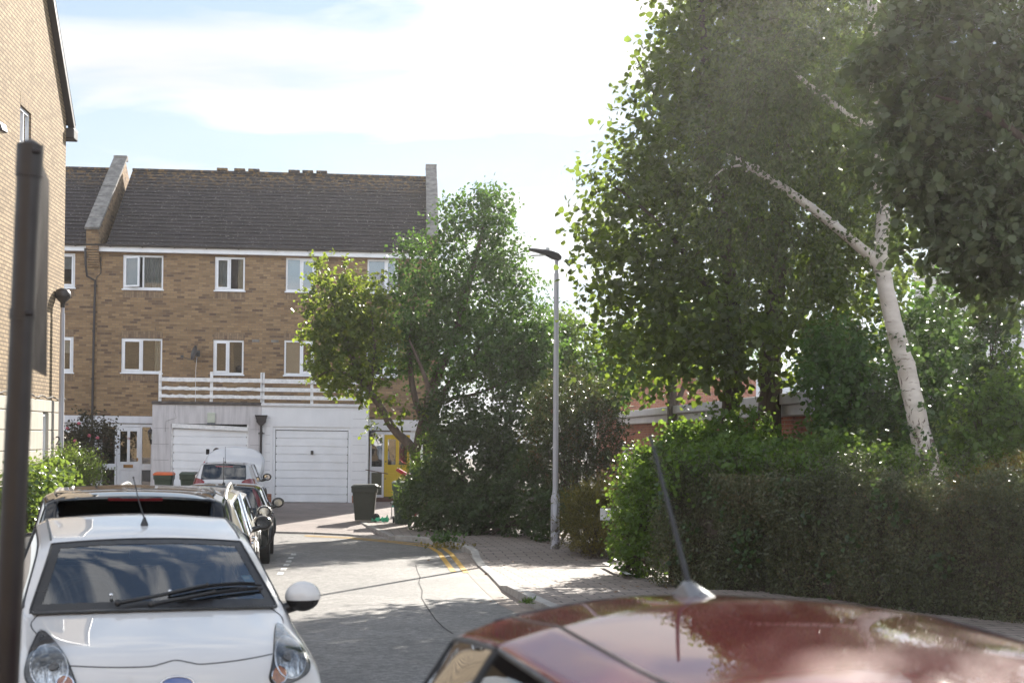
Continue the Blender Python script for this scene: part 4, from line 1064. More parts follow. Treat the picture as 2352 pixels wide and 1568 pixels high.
def make_car(name, label, loc, yaw, L, Wd, H, k, mat, level=2, z0=0., group=None, glassm=None):
    root = thing(name, label, 'car', (loc[0], loc[1], z0), yaw, group)
    S, meta = hatch(L, Wd, H, k); me = car_shell(S, meta, level); b = bvh_of(me)
    wr = k.get('wr', .30); ys = k.get('wheels', (.72, L-.62)); w = meta['w']
    def cut(c):
        return any(math.hypot(c.y-y, c.z-wr) < wr+.055 for y in ys) and abs(c.x) > w-.30
    body, _ = split_mesh(me, 0, 'body', mat, root, cut); lo, _ = split_mesh(me, 5, 'lower_trim', M['lower'], root, cut)
    gl = {}
    for idx, nm, mm in ((1, 'windscreen', k.get('m1', M['windscreen'])), (2, 'side_windows', k.get('m2', M['car_glass'])), (3, 'rear_window', k.get('m3', M['car_glass'])), (4, 'door_pillar', M['trim'])):
        o, loops = split_mesh(me, idx, nm, mm, root); gl[nm] = o
        if idx != 4:
            sm = MB()
            for lp in loops: sm.tube(lp, k.get('sealr', .008), 5, cap=False)
            sm.build('window_seal', k.get('sealm', M['trim']) if idx == 2 else M['trim'], o, smooth=True, fix=False)
    # dark lining a little inside the shell, so that the cabin is not the body colour
    bm = bmesh.new(); bm.from_mesh(me); bmesh.ops.delete(bm, geom=[f for f in bm.faces if f.material_index in (1, 2, 3) or cut(f.calc_center_median())], context='FACES')
    for v in bm.verts: v.co -= v.normal*.022
    lm = bpy.data.meshes.new('lining'); bm.to_mesh(lm); bm.free(); lm.materials.clear(); lm.materials.append(M['cabin']); link(bpy.data.objects.new('cabin_lining', lm), root)
    for y in ys:
        for s in (1, -1):
            h, n = ps_(b, y, wr+wr+.02, s); x = (h.x if h else w*s)-s*.015
            wo = wheel(root, x, y, wr)
            am = MB(); arc = []
            for i in range(17):
                an = PI*i/16-.0; yy, zz = y+(wr+.055)*math.cos(an), wr+(wr+.055)*math.sin(an)
                h, n = ps_(b, yy, max(zz, .22), s)
                arc.append(Vector((h.x if h else w*s, yy, zz)))
            am.tube(arc, .028, 6)
            am.lathe([(wr+.06, x-s*.0), (wr+.06, x-s*.28), (0, x-s*.28)], (0, y, wr), 24, 'x'); am.build('wheel_arch', k.get('archm', M['trim']), root, fix=False)
    return root, b, meta, gl, body
def mirror(root, x, y, z, mat, s=1., capm=None, dx=.0):
    sg = 1 if x > 0 else -1
    h = MB(); h.ball((x, y, z), .105*s, .075*s, .088*s, 20, 14); h.v = [(a, min(b, y+.034*s), c) for a, b, c in h.v]; h.tube([(x-sg*.03, y+.02, z-.05*s), (x-sg*.16, y+.03, z-.09*s)], .035*s, 8)
    o = h.build('wing_mirror', M['trim'], root, smooth=True)
    c = MB(); n = 20
    c.ball((x, y, z+.002), .109*s, .08*s, .0915*s, 24, 16)
    cv = c.build('mirror_cap', mat, o, smooth=True); bm = bmesh.new(); bm.from_mesh(cv.data)
    fwd = -1
    bmesh.ops.delete(bm, geom=[f for f in bm.faces if f.calc_center_median().z < z-.022*s or f.calc_center_median().y > y+.030*s], context='FACES'); bm.to_mesh(cv.data); bm.free()
    g = MB(); g.lathe([(0, y+.0365*s), (.074*s, y+.0365*s)], (x, 0, z), 18, 'y'); g.v = [(a, b, z+(c-z)*.82) for a, b, c in g.v]; g.build('mirror_glass', M['mirror'], o)
    return o
def aerial(root, b, x, y, h, lean, rear=1, r=.0035, base=.022, name='aerial', mat=None, side=0.):
    p, n = pt(b, x, y); mb = MB(); mat = mat or M['trim']
    mb.lathe([(base, -.006), (base*.9, .012), (base*.5, .035), (r*1.6, .05)], p, 14)
    mb.tube([p+Vector((0, 0, .04)), p+Vector((side*.5, rear*lean*.5, h*.5)), p+Vector((side, rear*lean, h))], [r*1.4, r, r*.9], 6)
    mb.ball(p+Vector((side, rear*lean, h)), r*1.6, r*1.6, r*1.6, 8, 6)
    return mb.build(name, mat, root, smooth=True)
def doors(root, b, meta, mat, cuts, hy, hz, handle_mat, zlo=.3, both=True):
    for s in ((1, -1) if both else (1,)):
        sm = MB(); pj = lambda y, z: ps_(b, y, z, s)
        for ln in cuts: seam(sm, pj, ln, .004, 0)
        sm.build('door_gap', M['trim'], root, smooth=True)
        for y in hy:
            p, n = ps_(b, y, hz, s)
            if p is None: continue
            h = MB(); h.box(p.x-.01 if s > 0 else p.x-.028, p.x+.028 if s > 0 else p.x+.01, y-.085, y+.085, hz-.012, hz+.014); h.build('door_handle', handle_mat, root, bevel=.009)
# ================= white city car in front
M['p_white'] = paint('white_car_paint', (.62, .60, .585), 0, .22, dirt=.03)
A_loc, A_yaw = (-1.63, 7.0), math.radians(19.8)
kA = dict(lead=.80, scut=.985, belt=.92, sw=.80, st=1.50, sr=2.98, sg=3.30, rw=.665, ro=.755, ww=.85, ztw=1.352, ztr=1.40, wheels=(.66, 2.90), wr=.285, pillars=[(2.16, 2.24)], bow=.24, wbow=.30)
RA, bA, mA, gA, bodyA = make_car('parked_car', 'small white hatchback facing the viewer with round headlamps and a thin roof aerial', A_loc, A_yaw, 3.42, 1.615, 1.435, kA, M['p_white'], 4)
fA = lambda x, z: pf(bA, x, z)
HLp = [(.623,.905),(.572,.885),(.520,.835),(.483,.752),(.472,.702),(.505,.672),(.58,.672),(.678,.705),(.707,.752),(.692,.815),(.660,.868)]
M['lamp_dark'] = plain('lamp_bezel', (.10, .097, .095), .3, .3, .1, 10)
for s in (1, -1):
    pj = fA
    ol = [(x*s, z) for x, z in smoothpoly(HLp, 6)] if False else [(p.x*s, p.y) for p in smoothpoly(HLp, 6)]
    h = patch(pj, ol, .003, 'headlight', M['lamp_dark'], RA, .02)
    sm = MB(); seam(sm, pj, [(x*s, z) for x, z in HLp], .0045, .003, 6, True); sm.build('gasket', M['trim'], h, smooth=True)
    cx, cz, r = .592*s, .778, .084
    circ = lambda cx, cz, r, n=36: [(cx+r*math.cos(2*PI*i/n), cz+r*math.sin(2*PI*i/n)) for i in range(n)]
    patch(pj, circ(cx, cz, r), .008, 'reflector', M['reflector'], h, .014)
    rg = MB(); run = [pj(*p)[0]+pj(*p)[1]*.010 for p in circ(cx, cz, r)+[circ(cx, cz, r)[0]]]; rg.tube(run, .006, 8, cap=False); rg.build('lamp_ring', M['chrome'], h, smooth=True)
    bl = MB(); p, n = pj(cx-.02*s, cz+.01)
    bl.lathe([(.026, -.0), (.024, .008), (0, .012)], (0, 0, 0), 16, 'z'); bl2 = bl.build('bulb_cap', M['lamp_dark'], h, smooth=True); bl2.matrix_local = Matrix.Translation(p+n*.010) @ n.to_track_quat('Z', 'Y').to_matrix().to_4x4()
    patch(pj, circ(.520*s, .716, .040, 24), .011, 'indicator', M['amber'], h, .012)
    rg = MB(); cc = circ(.520*s, .716, .040, 24); run = [pj(*p)[0]+pj(*p)[1]*.012 for p in cc+[cc[0]]]; rg.tube(run, .0035, 6, cap=False); rg.build('lamp_ring', M['chrome'], h, smooth=True)
    patch(pj, ol, .016, 'lens', M['lamp_glass'], h, .02)
sm = MB()
seam(sm, fA, [(-.50, .80), (-.30, .795), (-.13, .796), (-.07, .806), (0, .818), (.07, .806), (.13, .797), (.30, .802), (.50, .815)], .0042, 0, 14)
pT = lambda x, y: pt(bA, x, y)
for s in (1, -1): seam(sm, pT, [(.565*s, .45), (.61*s, .55), (.655*s, .72), (.668*s, .86), (.63*s, .97)], .0038, 0)
sm.build('bonnet_gap', M['trim'], RA, smooth=True)
# black ceramic band round the windscreen, scuttle, wipers
def glass_uv(b, name, meta_i):
    pass
wsb = bvh_of(gA['windscreen'].data)
fW = lambda x, z: pf(wsb, x, z)
def band(pts_in, pts_out, off, name, mat, parent, proj):
    mb = MB(); n = len(pts_in)
    A_ = [proj(*p) for p in pts_in]; B_ = [proj(*p) for p in pts_out]
    for i in range(n):
        j = (i+1) % n
        q = [A_[i], A_[j], B_[j], B_[i]]
        if all(h[0] is not None for h in q): mb.quad(*[h[0]+h[1]*off for h in q])
    return mb.build(name, mat, parent, fix=False)
fr = []
lw = max(v.co.x for v in gA['windscreen'].data.vertices); zs_ = [v.co.z for v in gA['windscreen'].data.vertices]; wz0, wz1 = min(zs_), max(zs_)
fm = MB()
def frit_row(z, n=40):                     # widest x on the glass at this height
    xs = [x for x in np.linspace(0, lw, 160) if fW(x, z)[0] is not None]
    return max(xs) if xs else 0
rows = list(np.linspace(wz0+.012, wz1-.004, 26)); ex = [frit_row(z) for z in rows]
for s in (1, -1):
    for (za, ea), (zb_, eb) in zip(zip(rows, ex), zip(rows[1:], ex[1:])):
        if ea < .2 or eb < .2: continue
        q = [fW(s*(ea-.052), za), fW(s*ea, za), fW(s*eb, zb_), fW(s*(eb-.045), zb_)]
        if all(h[0] is not None for h in q): fm.quad(*[h[0]+h[1]*.002 for h in q])
for (h0, h1) in ((0, .062), (None, None)):
    xs = np.linspace(-lw, lw, 70)
    for xa, xb in zip(xs, xs[1:]):
        # lower and upper bands follow the glass edge
        for side in (0, 1):
            def edge(x):
                zz = np.linspace(wz0, wz1, 90); ok = [z for z in zz if fW(x, z)[0] is not None]
                return (min(ok), max(ok)) if ok else None
            ea, eb = edge(xa), edge(xb)
            if not ea or not eb or h0 is None: continue
            q = [(xa, ea[0]), (xb, eb[0]), (xb, eb[0]+.034), (xa, ea[0]+.034)] if side == 0 else [(xa, ea[1]-.022), (xb, eb[1]-.022), (xb, eb[1]), (xa, ea[1])]
            q = [fW(*p) for p in q]
            if all(h[0] is not None for h in q): fm.quad(*[h[0]+h[1]*.0022 for h in q])
fm.build('windscreen_border', M['trim'], gA['windscreen'], fix=False, smooth=True)
sc = MB(); xs = np.linspace(-.66, .66, 34); run0, run1 = [], []
for x in xs:
    y0 = None
    zz = np.linspace(wz0-.05, wz0+.12, 60)
    ok = [z for z in zz if fW(x, z)[0] is not None]
    p = fW(x, min(ok))[0] if ok else None
    if p is not None: run0.append(p+Vector((0, -.004, .006))); run1.append(p+Vector((0, -.05, -.002)))
for (a, b_, c, d_) in zip(run0, run0[1:], run1[1:], run1): sc.quad(a, b_, c, d_)
sc.build('scuttle', M['trim'], RA, smooth=True)
sg_ = MB(); sg_.tube([p+Vector((0, -.052, .0)) for p in [r+Vector((0, .05, .002)) for r in run1]], .006, 6)
for i in range(len(run0)-1):
    if run0[i].x > .1:
        for t in (.0, .5): p = run0[i].lerp(run0[i+1], t); q = run1[i].lerp(run1[i+1], t); sg_.tube([p+Vector((0, 0, .004)), q+Vector((0, 0, .004))], .003, 4)
sg_.build('scuttle_grille', M['lower'], RA)
def fN(x, z):
    h = fW(x, z)
    if h[0] is None: q = wsb.find_nearest(Vector((x, 1.0, z))); h = (q[0], q[1])
    return h
def wiper(pts, blade, name='wiper'):
    a = MB()
    arm = [fN(*p) for p in pts]; arm = [h[0]+h[1]*o for h, o in zip(arm, np.linspace(.03, .035, len(arm))) if h[0] is not None]
    a.tube(arm, [.013]+[.010]*(len(arm)-2)+[.007], 8); a.ball(arm[0], .02, .02, .02, 12, 8); a.ball(arm[-1], .012, .012, .012, 10, 8)
    o = a.build(name, M['black_plastic'], RA, smooth=True)
    c = MB(); q = smoothpoly([Vector(p) for p in blade], 6, False); q = [fN(p.x, p.y) for p in q]; q = [h[0]+h[1]*.013 for h in q if h[0] is not None]
    c.tube(q, .0075, 6); c.tube([p+Vector((0, -.006, .012)) for p in q[2:-2]], .005, 5); c.build('blade', M['trim'], o, smooth=True)
zb0 = wz0
wiper([(-.22, zb0+.035), (0, zb0+.066), (.14, zb0+.088), (.27, zb0+.105)], [(.06, zb0+.082), (.27, zb0+.108), (.45, zb0+.112), (.60, zb0+.100)])
wiper([(-.05, zb0+.028), (.15, zb0+.052), (.30, zb0+.070)], [(.10, zb0+.055), (.30, zb0+.074), (.48, zb0+.082), (.60, zb0+.082)])
jt = MB()
for x in (-.24, .06): 
    p, n = pT(x, 1.2) if False else fN(x, zb0+.012); jt.ball(p+n*.02, .012, .014, .010, 10, 8)
jt.build('washer_jet', M['chrome'], RA, smooth=True)
tk = M['tax'] = plain('pale_blue_paper', (.42, .58, .72), .7, 0, .05, 3)
pk = [(.50, zb0+.165), (.585, zb0+.165), (.635, zb0+.095), (.535, zb0+.095)]
patch(fN, pk, -.006, 'permit', tk, RA, .03); patch(fN, [(.505, zb0+.160), (.545, zb0+.160), (.55, zb0+.145), (.513, zb0+.145)], -.004, 'permit_strip', plain('white_paper', (.8, .8, .8), .7), RA, .03)
# cabin
cb_ = MB(); cb_.box(-.62, .62, .93, 1.42, .78, .90); cb_.build('dashboard', M['cabin'], RA, bevel=.05)
for x in (-.34, .34):
    s_ = MB(); s_.box(x-.22, x+.22, 1.85, 2.35, .45, .62); s_.box(x-.21, x+.21, 2.28, 2.40, .55, 1.10); s_.box(x-.12, x+.12, 2.30, 2.39, 1.12, 1.28); s_.build('seat', M['seat'], RA, bevel=.05)
sw = MB(); run = []
for i in range(33):
    an = 2*PI*i/32; run.append(Vector((-.34+.19*math.cos(an), 1.50+.07*math.sin(an), .93+.17*math.sin(an))))
sw.tube(run, .016, 8, cap=False); sw.box(-.50, -.18, 1.49, 1.52, .915, .945); sw.build('steering_wheel', M['lower'], RA, smooth=True)
rv = MB(); p, n = fN(0, wz1-.04); rv.box(-.11, .11, p.y+.09, p.y+.11, p.z-.075, p.z-.015); rv.tube([p, p+Vector((0, .09, -.03))], .008, 6); rv.build('rear_view_mirror', M['trim'], RA, bevel=.01)
mirror(RA, .865, 1.22, .99, M['p_white'], .98); mirror(RA, -.865, 1.22, .99, M['p_white'], .98)
aerial(RA, bA, 0.0, 1.80, .285, .22, 1, .0038, .024, side=-.05)
gr_ = MB()
o = patch(fA, [(p.x, p.y) for p in smoothpoly([(-.38, .60), (-.36, .675), (-.30, .69), (0, .69), (.30, .69), (.36, .675), (.38, .60), (0, .595)], 5)], .004, 'grille', M['trim'], RA, .03)
patch(fA, [(p.x, p.y) for p in smoothpoly([(-.5, .30), (-.46, .42), (0, .44), (.46, .42), (.5, .30), (0, .26)], 5)], .004, 'grille', M['trim'], RA, .04)
el = [(.078*math.cos(2*PI*i/32), .712+.032*math.sin(2*PI*i/32)) for i in range(32)]
bg_ = patch(fA, el, .012, 'badge', plain('blue_badge', (.03, .06, .22), .2, .2, .05, 9, coat=1), RA, .012)
rg = MB(); run = [fA(*p)[0]+fA(*p)[1]*.013 for p in el+[el[0]]]; rg.tube(run, .005, 8, cap=False); rg.build('badge_ring', M['chrome'], bg_, smooth=True)
doors(RA, bA, mA, None, [[(1.02, .30), (1.0, .6), (1.05, .86)], [(2.25, .32), (2.28, .6), (2.22, .90)], [(1.02, .30), (1.6, .27), (2.25, .31)]], [2.05], .80, M['p_white'])
for s in (1, -1):
    sm = MB(); seam(sm, pT, [(.548*s, 1.62), (.552*s, 2.0), (.553*s, 2.5), (.53*s, 2.95)], .007, -.001); sm.build('roof_gutter', M['trim'], RA, smooth=True)
# ================= red crossover, right foreground, nose towards the viewer
M['p_red'] = paint('dark_red_car_paint', (.165, .013, .015), 0, .55, dirt=.1)
kR = dict(lead=.92, scut=1.10, belt=1.06, sw=.92, st=1.66, sr=3.62, sg=4.02, rw=.60, ro=.745, ww=.80, ztw=1.425, ztr=1.515, d2=.062, d3=.098, wheels=(.80, 3.38), wr=.33, pillars=[(2.30, 2.325), (3.04, 3.06)], wedge=.16, rear_quarter=True, zg=1.14, sealr=.007, bow=.3, m1=M['dark_glass'], m2=M['dark_glass'], m3=M['dark_glass'])
REDP = (1.50, .62); RED_YAW = math.radians(17.0)
RR, bR, mR, gR, bodyR = make_car('parked_car', 'dark red car with shiny roof and stubby aerial, close in the right foreground', REDP, RED_YAW, 4.12, 1.76, 1.555, kR, M['p_red'], 4)
pR = lambda x, y: pt(bR, x, y)
for s in (1, -1):
    sm = MB(); seam(sm, pR, [(.50*s, 1.72), (.515*s, 2.2), (.515*s, 2.9), (.49*s, 3.45), (.455*s, 3.62)], .0055, -.001); sm.build('roof_gutter', M['trim'], RR, smooth=True)
p, n = pR(0.0, 3.42)
ab_ = MB()
prof = [(-.10, .044, .0), (-.085, .043, .012), (-.04, .038, .028), (.015, .029, .043), (.05, .024, .040), (.075, .026, .018), (.085, .028, .0)]
for (ya, wa, za), (yb, wb_, zb__) in zip(prof, prof[1:]):
    for k_ in range(12):
        a0, a1 = PI*k_/12, PI*(k_+1)/12
        f_ = lambda y, w_, z, an: p+Vector((w_*math.cos(an), y, z*math.sin(an)-.004))
        ab_.quad(f_(ya, wa, za, a0), f_(ya, wa, za, a1), f_(yb, wb_, zb__, a1), f_(yb, wb_, zb__, a0))
ao = ab_.build('aerial', plain('satin_grey_plastic', (.16, .16, .17), .32, .2, .05, 9), RR, smooth=True)
wp = MB(); wp.tube([p+Vector((0, .03, .03)), p+Vector((0, .12, .16)), p+Vector((0, .31, .425)), p+Vector((0, .32, .437))], [.008, .0068, .005, .0035], 8); wp.build('whip', M['black_plastic'], ao, smooth=True)
doors(RR, bR, mR, None, [[(1.18, .4), (1.15, .7), (1.2, 1.0)], [(2.25, .4), (2.26, .8), (2.25, 1.05)], [(3.06, .75), (3.12, .95), (3.08, 1.15)], [(2.25, .4), (2.7, .42), (3.06, .75)]], [2.05, 2.95], .96, M['p_red'])
mirror(RR, .98, 1.30, 1.10, M['p_red'], 1.1); mirror(RR, -.98, 1.30, 1.10, M['p_red'], 1.1)
pRr = lambda x, z: pr(bR, x, z)
for s in (1, -1):
    patch(pRr, [(p_.x*s, p_.y) for p_ in smoothpoly([(.80, .78), (.70, .74), (.56, .86), (.55, .96), (.66, 1.02), (.78, .94)], 5)], .008, 'tail_lamp', M['tail_red'], RR, .03)
    hl = [(p_.x*s, p_.y) for p_ in smoothpoly([(.76, .84), (.62, .80), (.50, .82), (.56, .90), (.70, .95)], 5)]
    h = patch(lambda x, z: pf(bR, x, z), hl, .004, 'headlight', M['reflector'], RR, .03)
cbn = MB()
for x in (-.36, .36): 
    s_ = MB(); s_.box(x-.23, x+.23, 1.95, 2.4, .6, .78); s_.box(x-.22, x+.22, 2.36, 2.5, .7, 1.22); s_.box(x-.13, x+.13, 2.38, 2.48, 1.24, 1.40); s_.build('seat', M['seat'], RR, bevel=.05)
s_ = MB(); s_.box(-.58, .58, 3.1, 3.25, .7, 1.2); s_.box(-.45, -.22, 3.12, 3.22, 1.2, 1.34); s_.box(.22, .45, 3.12, 3.22, 1.2, 1.34); s_.build('rear_seat', M['seat'], RR, bevel=.05)
# ================= the parked line, tails towards the viewer
def road_z(p): return zg(p[1])
def tails(root, b, w, z0, z1, xin, mat=None, name='tail_lamp', pts=None):
    for s in (1, -1):
        q = pts or [(w*.97, z0), (w*.80, z0+.02), (xin, z0+.08), (xin+.01, z1-.03), (w*.82, z1), (w*.95, z1-.05)]
        patch(lambda x, z: pr(b, x, z), [(p.x*s, p.y) for p in smoothpoly([(x, z) for x, z in q], 4)], .008, name, mat or M['tail_red'], root, .03)
def place(rear, head, L): # the nose, from the tail's mid point
    a = math.radians(head); d_ = Vector((math.sin(a), math.cos(a))); n_ = Vector(rear)+d_*L; return (n_.x, n_.y), PI-a
# black hatchback with tailgate spoiler
M['p_black'] = paint('black_car_paint', (.012, .011, .0115), 0, .10, dirt=.2)
loc, yaw = place((-2.78, 10.52), -14.5, 3.95)
kB = dict(lead=.80, scut=1.0, belt=1.0, sw=.85, st=1.6, sr=3.42, sg=3.84, rw=.70, ro=.80, ww=.82, ztw=1.515, ztr=1.545, wheels=(.75, 3.2), wr=.31, pillars=[(2.2, 2.28), (3.0, 3.07)], m3=M['dark_glass'], zg=1.02, bow=.22)
RB, bB, mB, gB, bodyB = make_car('parked_car', 'glossy black hatchback with tailgate spoiler parked directly behind the small white car', loc, yaw, 3.95, 1.74, 1.60, kB, M['p_black'], 4, zg(11))
spn = MB(); run = []
w = mB['w']
def spo(x, y): return pt(bB, x, y)
rowsS = []
for y, up in ((3.22, .012), (3.36, .030), (3.52, .035), (3.66, .018), (3.665, .0)):
    r_ = []
    for x in np.linspace(-.60, .60, 25):
        h, n = spo(x, min(y, 3.34)-.10*(x/.6)**2*.5); z_ = h.z-(max(0, y-3.34))*.06
        r_.append(Vector((x, y-.09*(x/.6)**2, z_+up*(1-(abs(x)/.62)**6))))
    rowsS.append(r_)
rowsS.append([v+Vector((0, -.10, -.022)) for v in rowsS[-1]])
for a_, b_ in zip(rowsS, rowsS[1:]):
    for i in range(24): spn.quad(a_[i], a_[i+1], b_[i+1], b_[i])
spo_ = spn.build('spoiler', M['p_black'], RB, smooth=True)
bl = MB(); c_ = rowsS[3]; bl.prism([c_[8]+Vector((0, .004, -.012)), c_[16]+Vector((0, .004, -.012)), c_[16]+Vector((0, .002, -.034)), c_[8]+Vector((0, .002, -.034))], (0, .008, 0)); bl.build('brake_light', plain('dim_red_lens', (.10, .006, .008), .2, 0, .1, 20), spo_)
sm = MB(); seam(sm, lambda x, y: spo(x, y), [(-.62, 3.10), (-.3, 3.24), (0, 3.27), (.3, 3.24), (.62, 3.10)], .006, 0); sm.build('tailgate_gap', M['trim'], RB, smooth=True)
for s in (1, -1):
    sm = MB(); seam(sm, spo, [(.615*s, 1.75), (.625*s, 2.3), (.62*s, 3.0), (.60*s, 3.2)], .010, .002); sm.build('roof_gutter', M['chrome'] if False else M['trim'], RB, smooth=True)
    rl = MB(); q = [spo(.50*s, 2.9)[0], spo(.505*s, 2.55)[0]]; rl.tube([q[0]+Vector((0, 0, .006)), q[1]+Vector((0, 0, .006))], .012, 6); rl.build('rail_mount', M['steel'], RB, smooth=True)
tails(RB, bB, w, .78, 1.06, .62)
doors(RB, bB, mB, None, [[(1.1, .4), (1.1, .9)], [(2.22, .35), (2.24, .92)], [(3.0, .7), (3.04, .95)]], [2.05, 2.9], .88, M['p_black'])
mirror(RB, .93, 1.25, 1.02, M['p_black']); mirror(RB, -.93, 1.25, 1.02, M['p_black'])
# bronze estate with silver roof rails
M['p_bronze'] = paint('bronze_grey_car_paint', (.25, .225, .185), .15, .30, dirt=.1)
kE = dict(lead=.76, scut=.95, belt=.93, sw=1.0, st=1.75, sr=3.95, sg=4.35, rw=.66, ro=.78, ww=.84, ztw=1.45, ztr=1.44, wheels=(.85, 3.55), wr=.32, pillars=[(2.35, 2.42), (3.25, 3.30)], sealm=M['chrome'], zg=1.0)
loc, yaw = place((-3.68, 15.15), -9.0, 4.45)
RC, bC, mC, gC, bodyC = make_car('parked_car', 'bronze grey estate car with silver roof rails and chrome door handles', loc, yaw, 4.45, 1.80, 1.51, kE, M['p_bronze'], 3, zg(16))
for s in (1, -1):
    rl = MB(); base = [pt(bC, .60*s, y)[0] for y in (1.9, 2.5, 3.1, 3.55, 3.8)]
    pts = [base[0]+Vector((0, -.05, .0)), base[0]+Vector((0, .12, .045))]+[q+Vector((0, 0, .055)) for q in base[1:-1]]+[base[-1]+Vector((0, -.02, .04)), base[-1]+Vector((0, .12, -.01))]
    rl.tube(smoothpoly(pts, 5, False), .022, 8); rl.build('roof_rail', plain('satin_silver', (.62, .61, .58), .25, .8, .05, 5), RC, smooth=True)
doors(RC, bC, mC, None, [[(1.25, .4), (1.28, .9)], [(2.36, .35), (2.38, .9)], [(3.3, .75), (3.36, .93)]], [2.2, 3.1], .86, M['chrome'])
mirror(RC, .98, 1.45, .99, M['p_black'], 1.05); mirror(RC, -.98, 1.45, .99, M['p_bronze'], 1.05)
tails(RC, bC, mC['w'], .72, 1.0, .66)
fin = MB(); p, n = pt(bC, -.0, 3.75); fin.prism([p+Vector((-.012, -.06, -.01)), p+Vector((-.012, .08, -.01)), p+Vector((-.012, .06, .075)), p+Vector((-.012, .02, .08))], (.024, 0, 0)); fin.build('aerial_fin', M['p_black'], RC, bevel=.005)
# white saloon next along
M['p_cream'] = paint('pale_cream_car_paint', (.66, .64, .58), 0, .2)
kD = dict(kE); kD.update(sealm=M['trim'], sr=3.35, sg=3.85, pillars=[(2.15, 2.22), (2.95, 3.0)], wheels=(.78, 3.2), ztw=1.33, ztr=1.33)
loc, yaw = place((-4.50, 20.1), -8.8, 4.0)
RD_, bD, mD, gD, _ = make_car('parked_car', 'cream white car half hidden between the bronze estate and the dark car', loc, yaw, 4.0, 1.74, 1.39, kD, M['p_cream'], 3, zg(21))
mirror(RD_, .95, 1.25, .98, M['p_cream'], 1.1); mirror(RD_, -.95, 1.25, .98, M['p_cream'], 1.1)
doors(RD_, bD, mD, None, [[(1.2, .4), (1.2, .9)], [(2.17, .35), (2.19, .9)]], [2.0, 2.8], .84, M['chrome']); tails(RD_, bD, mD['w'], .50, .66, .62)
# dark green-black hatchback with tall tail lamps
M['p_dark'] = paint('dark_green_black_paint', (.016, .02, .02), .3, .13)
kF = dict(lead=.76, scut=.96, belt=.93, sw=.85, st=1.55, sr=3.45, sg=3.72, rw=.66, ro=.76, ztw=1.36, ztr=1.40, wheels=(.75, 3.2), wr=.31, pillars=[(2.15, 2.23), (2.98, 3.05)], m3=M['dark_glass'], zg=1.0)
loc, yaw = place((-5.10, 25.0), -8, 3.9)
RE_, bE, mE, gE, _ = make_car('parked_car', 'dark green-black hatchback with tall red tail lamps at the far end of the row', loc, yaw, 3.9, 1.72, 1.43, kF, M['p_dark'], 3, zg(26))
w = mE['w']; tails(RE_, bE, w, .8, 1.3, .6, mat=plain('dark_red_lens', (.10, .012, .016), .15, 0, .15, 30, coat=.5), pts=[(.78, .88), (.71, .88), (.645, 1.0), (.57, 1.2), (.52, 1.32), (.56, 1.33), (.64, 1.2), (.735, 1.0)])
mirror(RE_, .93, 1.25, 1.0, M['p_dark'], 1.1); mirror(RE_, -.93, 1.25, 1.0, M['p_dark'], 1.1)
doors(RE_, bE, mE, None, [[(1.1, .4), (1.1, .9)], [(2.17, .35), (2.19, .9)]], [2.0, 2.8], .84, M['p_dark'])
aerial(RE_, bE, -.0, 3.2, .48, .10, 1, .0045, .03)
# white hatchback on the drive with its bonnet up
M['p_silver'] = paint('silver_white_car_paint', (.60, .60, .62), .15, .22)
zF = zd(39.5)
kG = dict(lead=.78, scut=.99, belt=.95, sw=.95, st=1.6, sr=3.40, sg=3.72, rw=.66, ro=.75, ww=.82, ztw=1.41, ztr=1.43, wheels=(.78, 3.2), wr=.31, pillars=[(2.15, 2.23), (2.98, 3.05)], m3=M['dark_glass'], zg=1.0, rear_quarter=False)
loc, yaw = place((-7.63, 37.5), -5, 3.95)
RF_, bF, mF, gF, bodyF = make_car('parked_car', 'silver white hatchback with its bonnet up in front of the grey garage', loc, yaw, 3.95, 1.74, 1.49, kG, M['p_silver'], 3, zF)
w = mF['w']; tails(RF_, bF, w, .78, 1.05, .5, pts=[(w*.97, .80), (w*.85, .78), (.50, .90), (.52, .98), (w*.82, 1.04), (w*.95, .98)])
mirror(RF_, .96, 1.35, 1.02, M['p_black'], 1.15); mirror(RF_, -.96, 1.35, 1.02, M['p_black'], 1.15)
aerial(RF_, bF, 0, 3.25, .42, .03, 1, .005, .03)
for s in (1, -1):
    p = [pt(bF, .50*s, y)[0]+Vector((0, 0, .01)) for y in (3.30, 3.12)]; MB().tube(p, .014, 6).build('roof_mount', M['trim'], RF_, smooth=True)
patch(lambda x, z: pr(bF, x, z), [(-.22, 1.365), (.22, 1.365), (.22, 1.335), (-.22, 1.335)], .006, 'brake_light', M['tail_red'], RF_, .03)
bd_ = MB(); nx, ny = 16, 8; gridv = []
ang = math.radians(62); hinge = Vector((0, .98, 1.0))
outl = [(.60, .0), (.70, .12), (.73, .35), (.70, .58), (.58, .80), (.40, .88), (.0, .90)]
def halfw(t): 
    for (w0, t0), (w1, t1) in zip([(.64, 0), (.72, .2), (.72, .5), (.66, .7), (.50, .85), (.28, .93), (.02, .95)], [(.72, .2), (.72, .5), (.66, .7), (.50, .85), (.28, .93), (.02, .95), (.0, .96)]):
        if t0 <= t <= t1: return w0+(w1-w0)*(t-t0)/(t1-t0)
    return .01
for j in range(ny*2+1):
    t = .95*j/(ny*2); r_ = []
    for i in range(nx+1):
        x = 1.17*halfw(t)*(2*i/nx-1); bul = .05*(1-(x/.75)**2)+.05*math.sin(PI*min(t/.95, 1))
        q = Vector((x, -t*math.cos(ang)-bul*math.sin(ang)*(-1), t*math.sin(ang)+bul*math.cos(ang))); r_.append(hinge+q)
    gridv.append(r_)
for a_, b_ in zip(gridv, gridv[1:]):
    for i in range(nx): bd_.quad(a_[i], a_[i+1], b_[i+1], b_[i])
bo = bd_.build('bonnet', M['p_silver'], RF_, smooth=True); md = bo.modifiers.new('s', 'SOLIDIFY'); md.thickness = .02
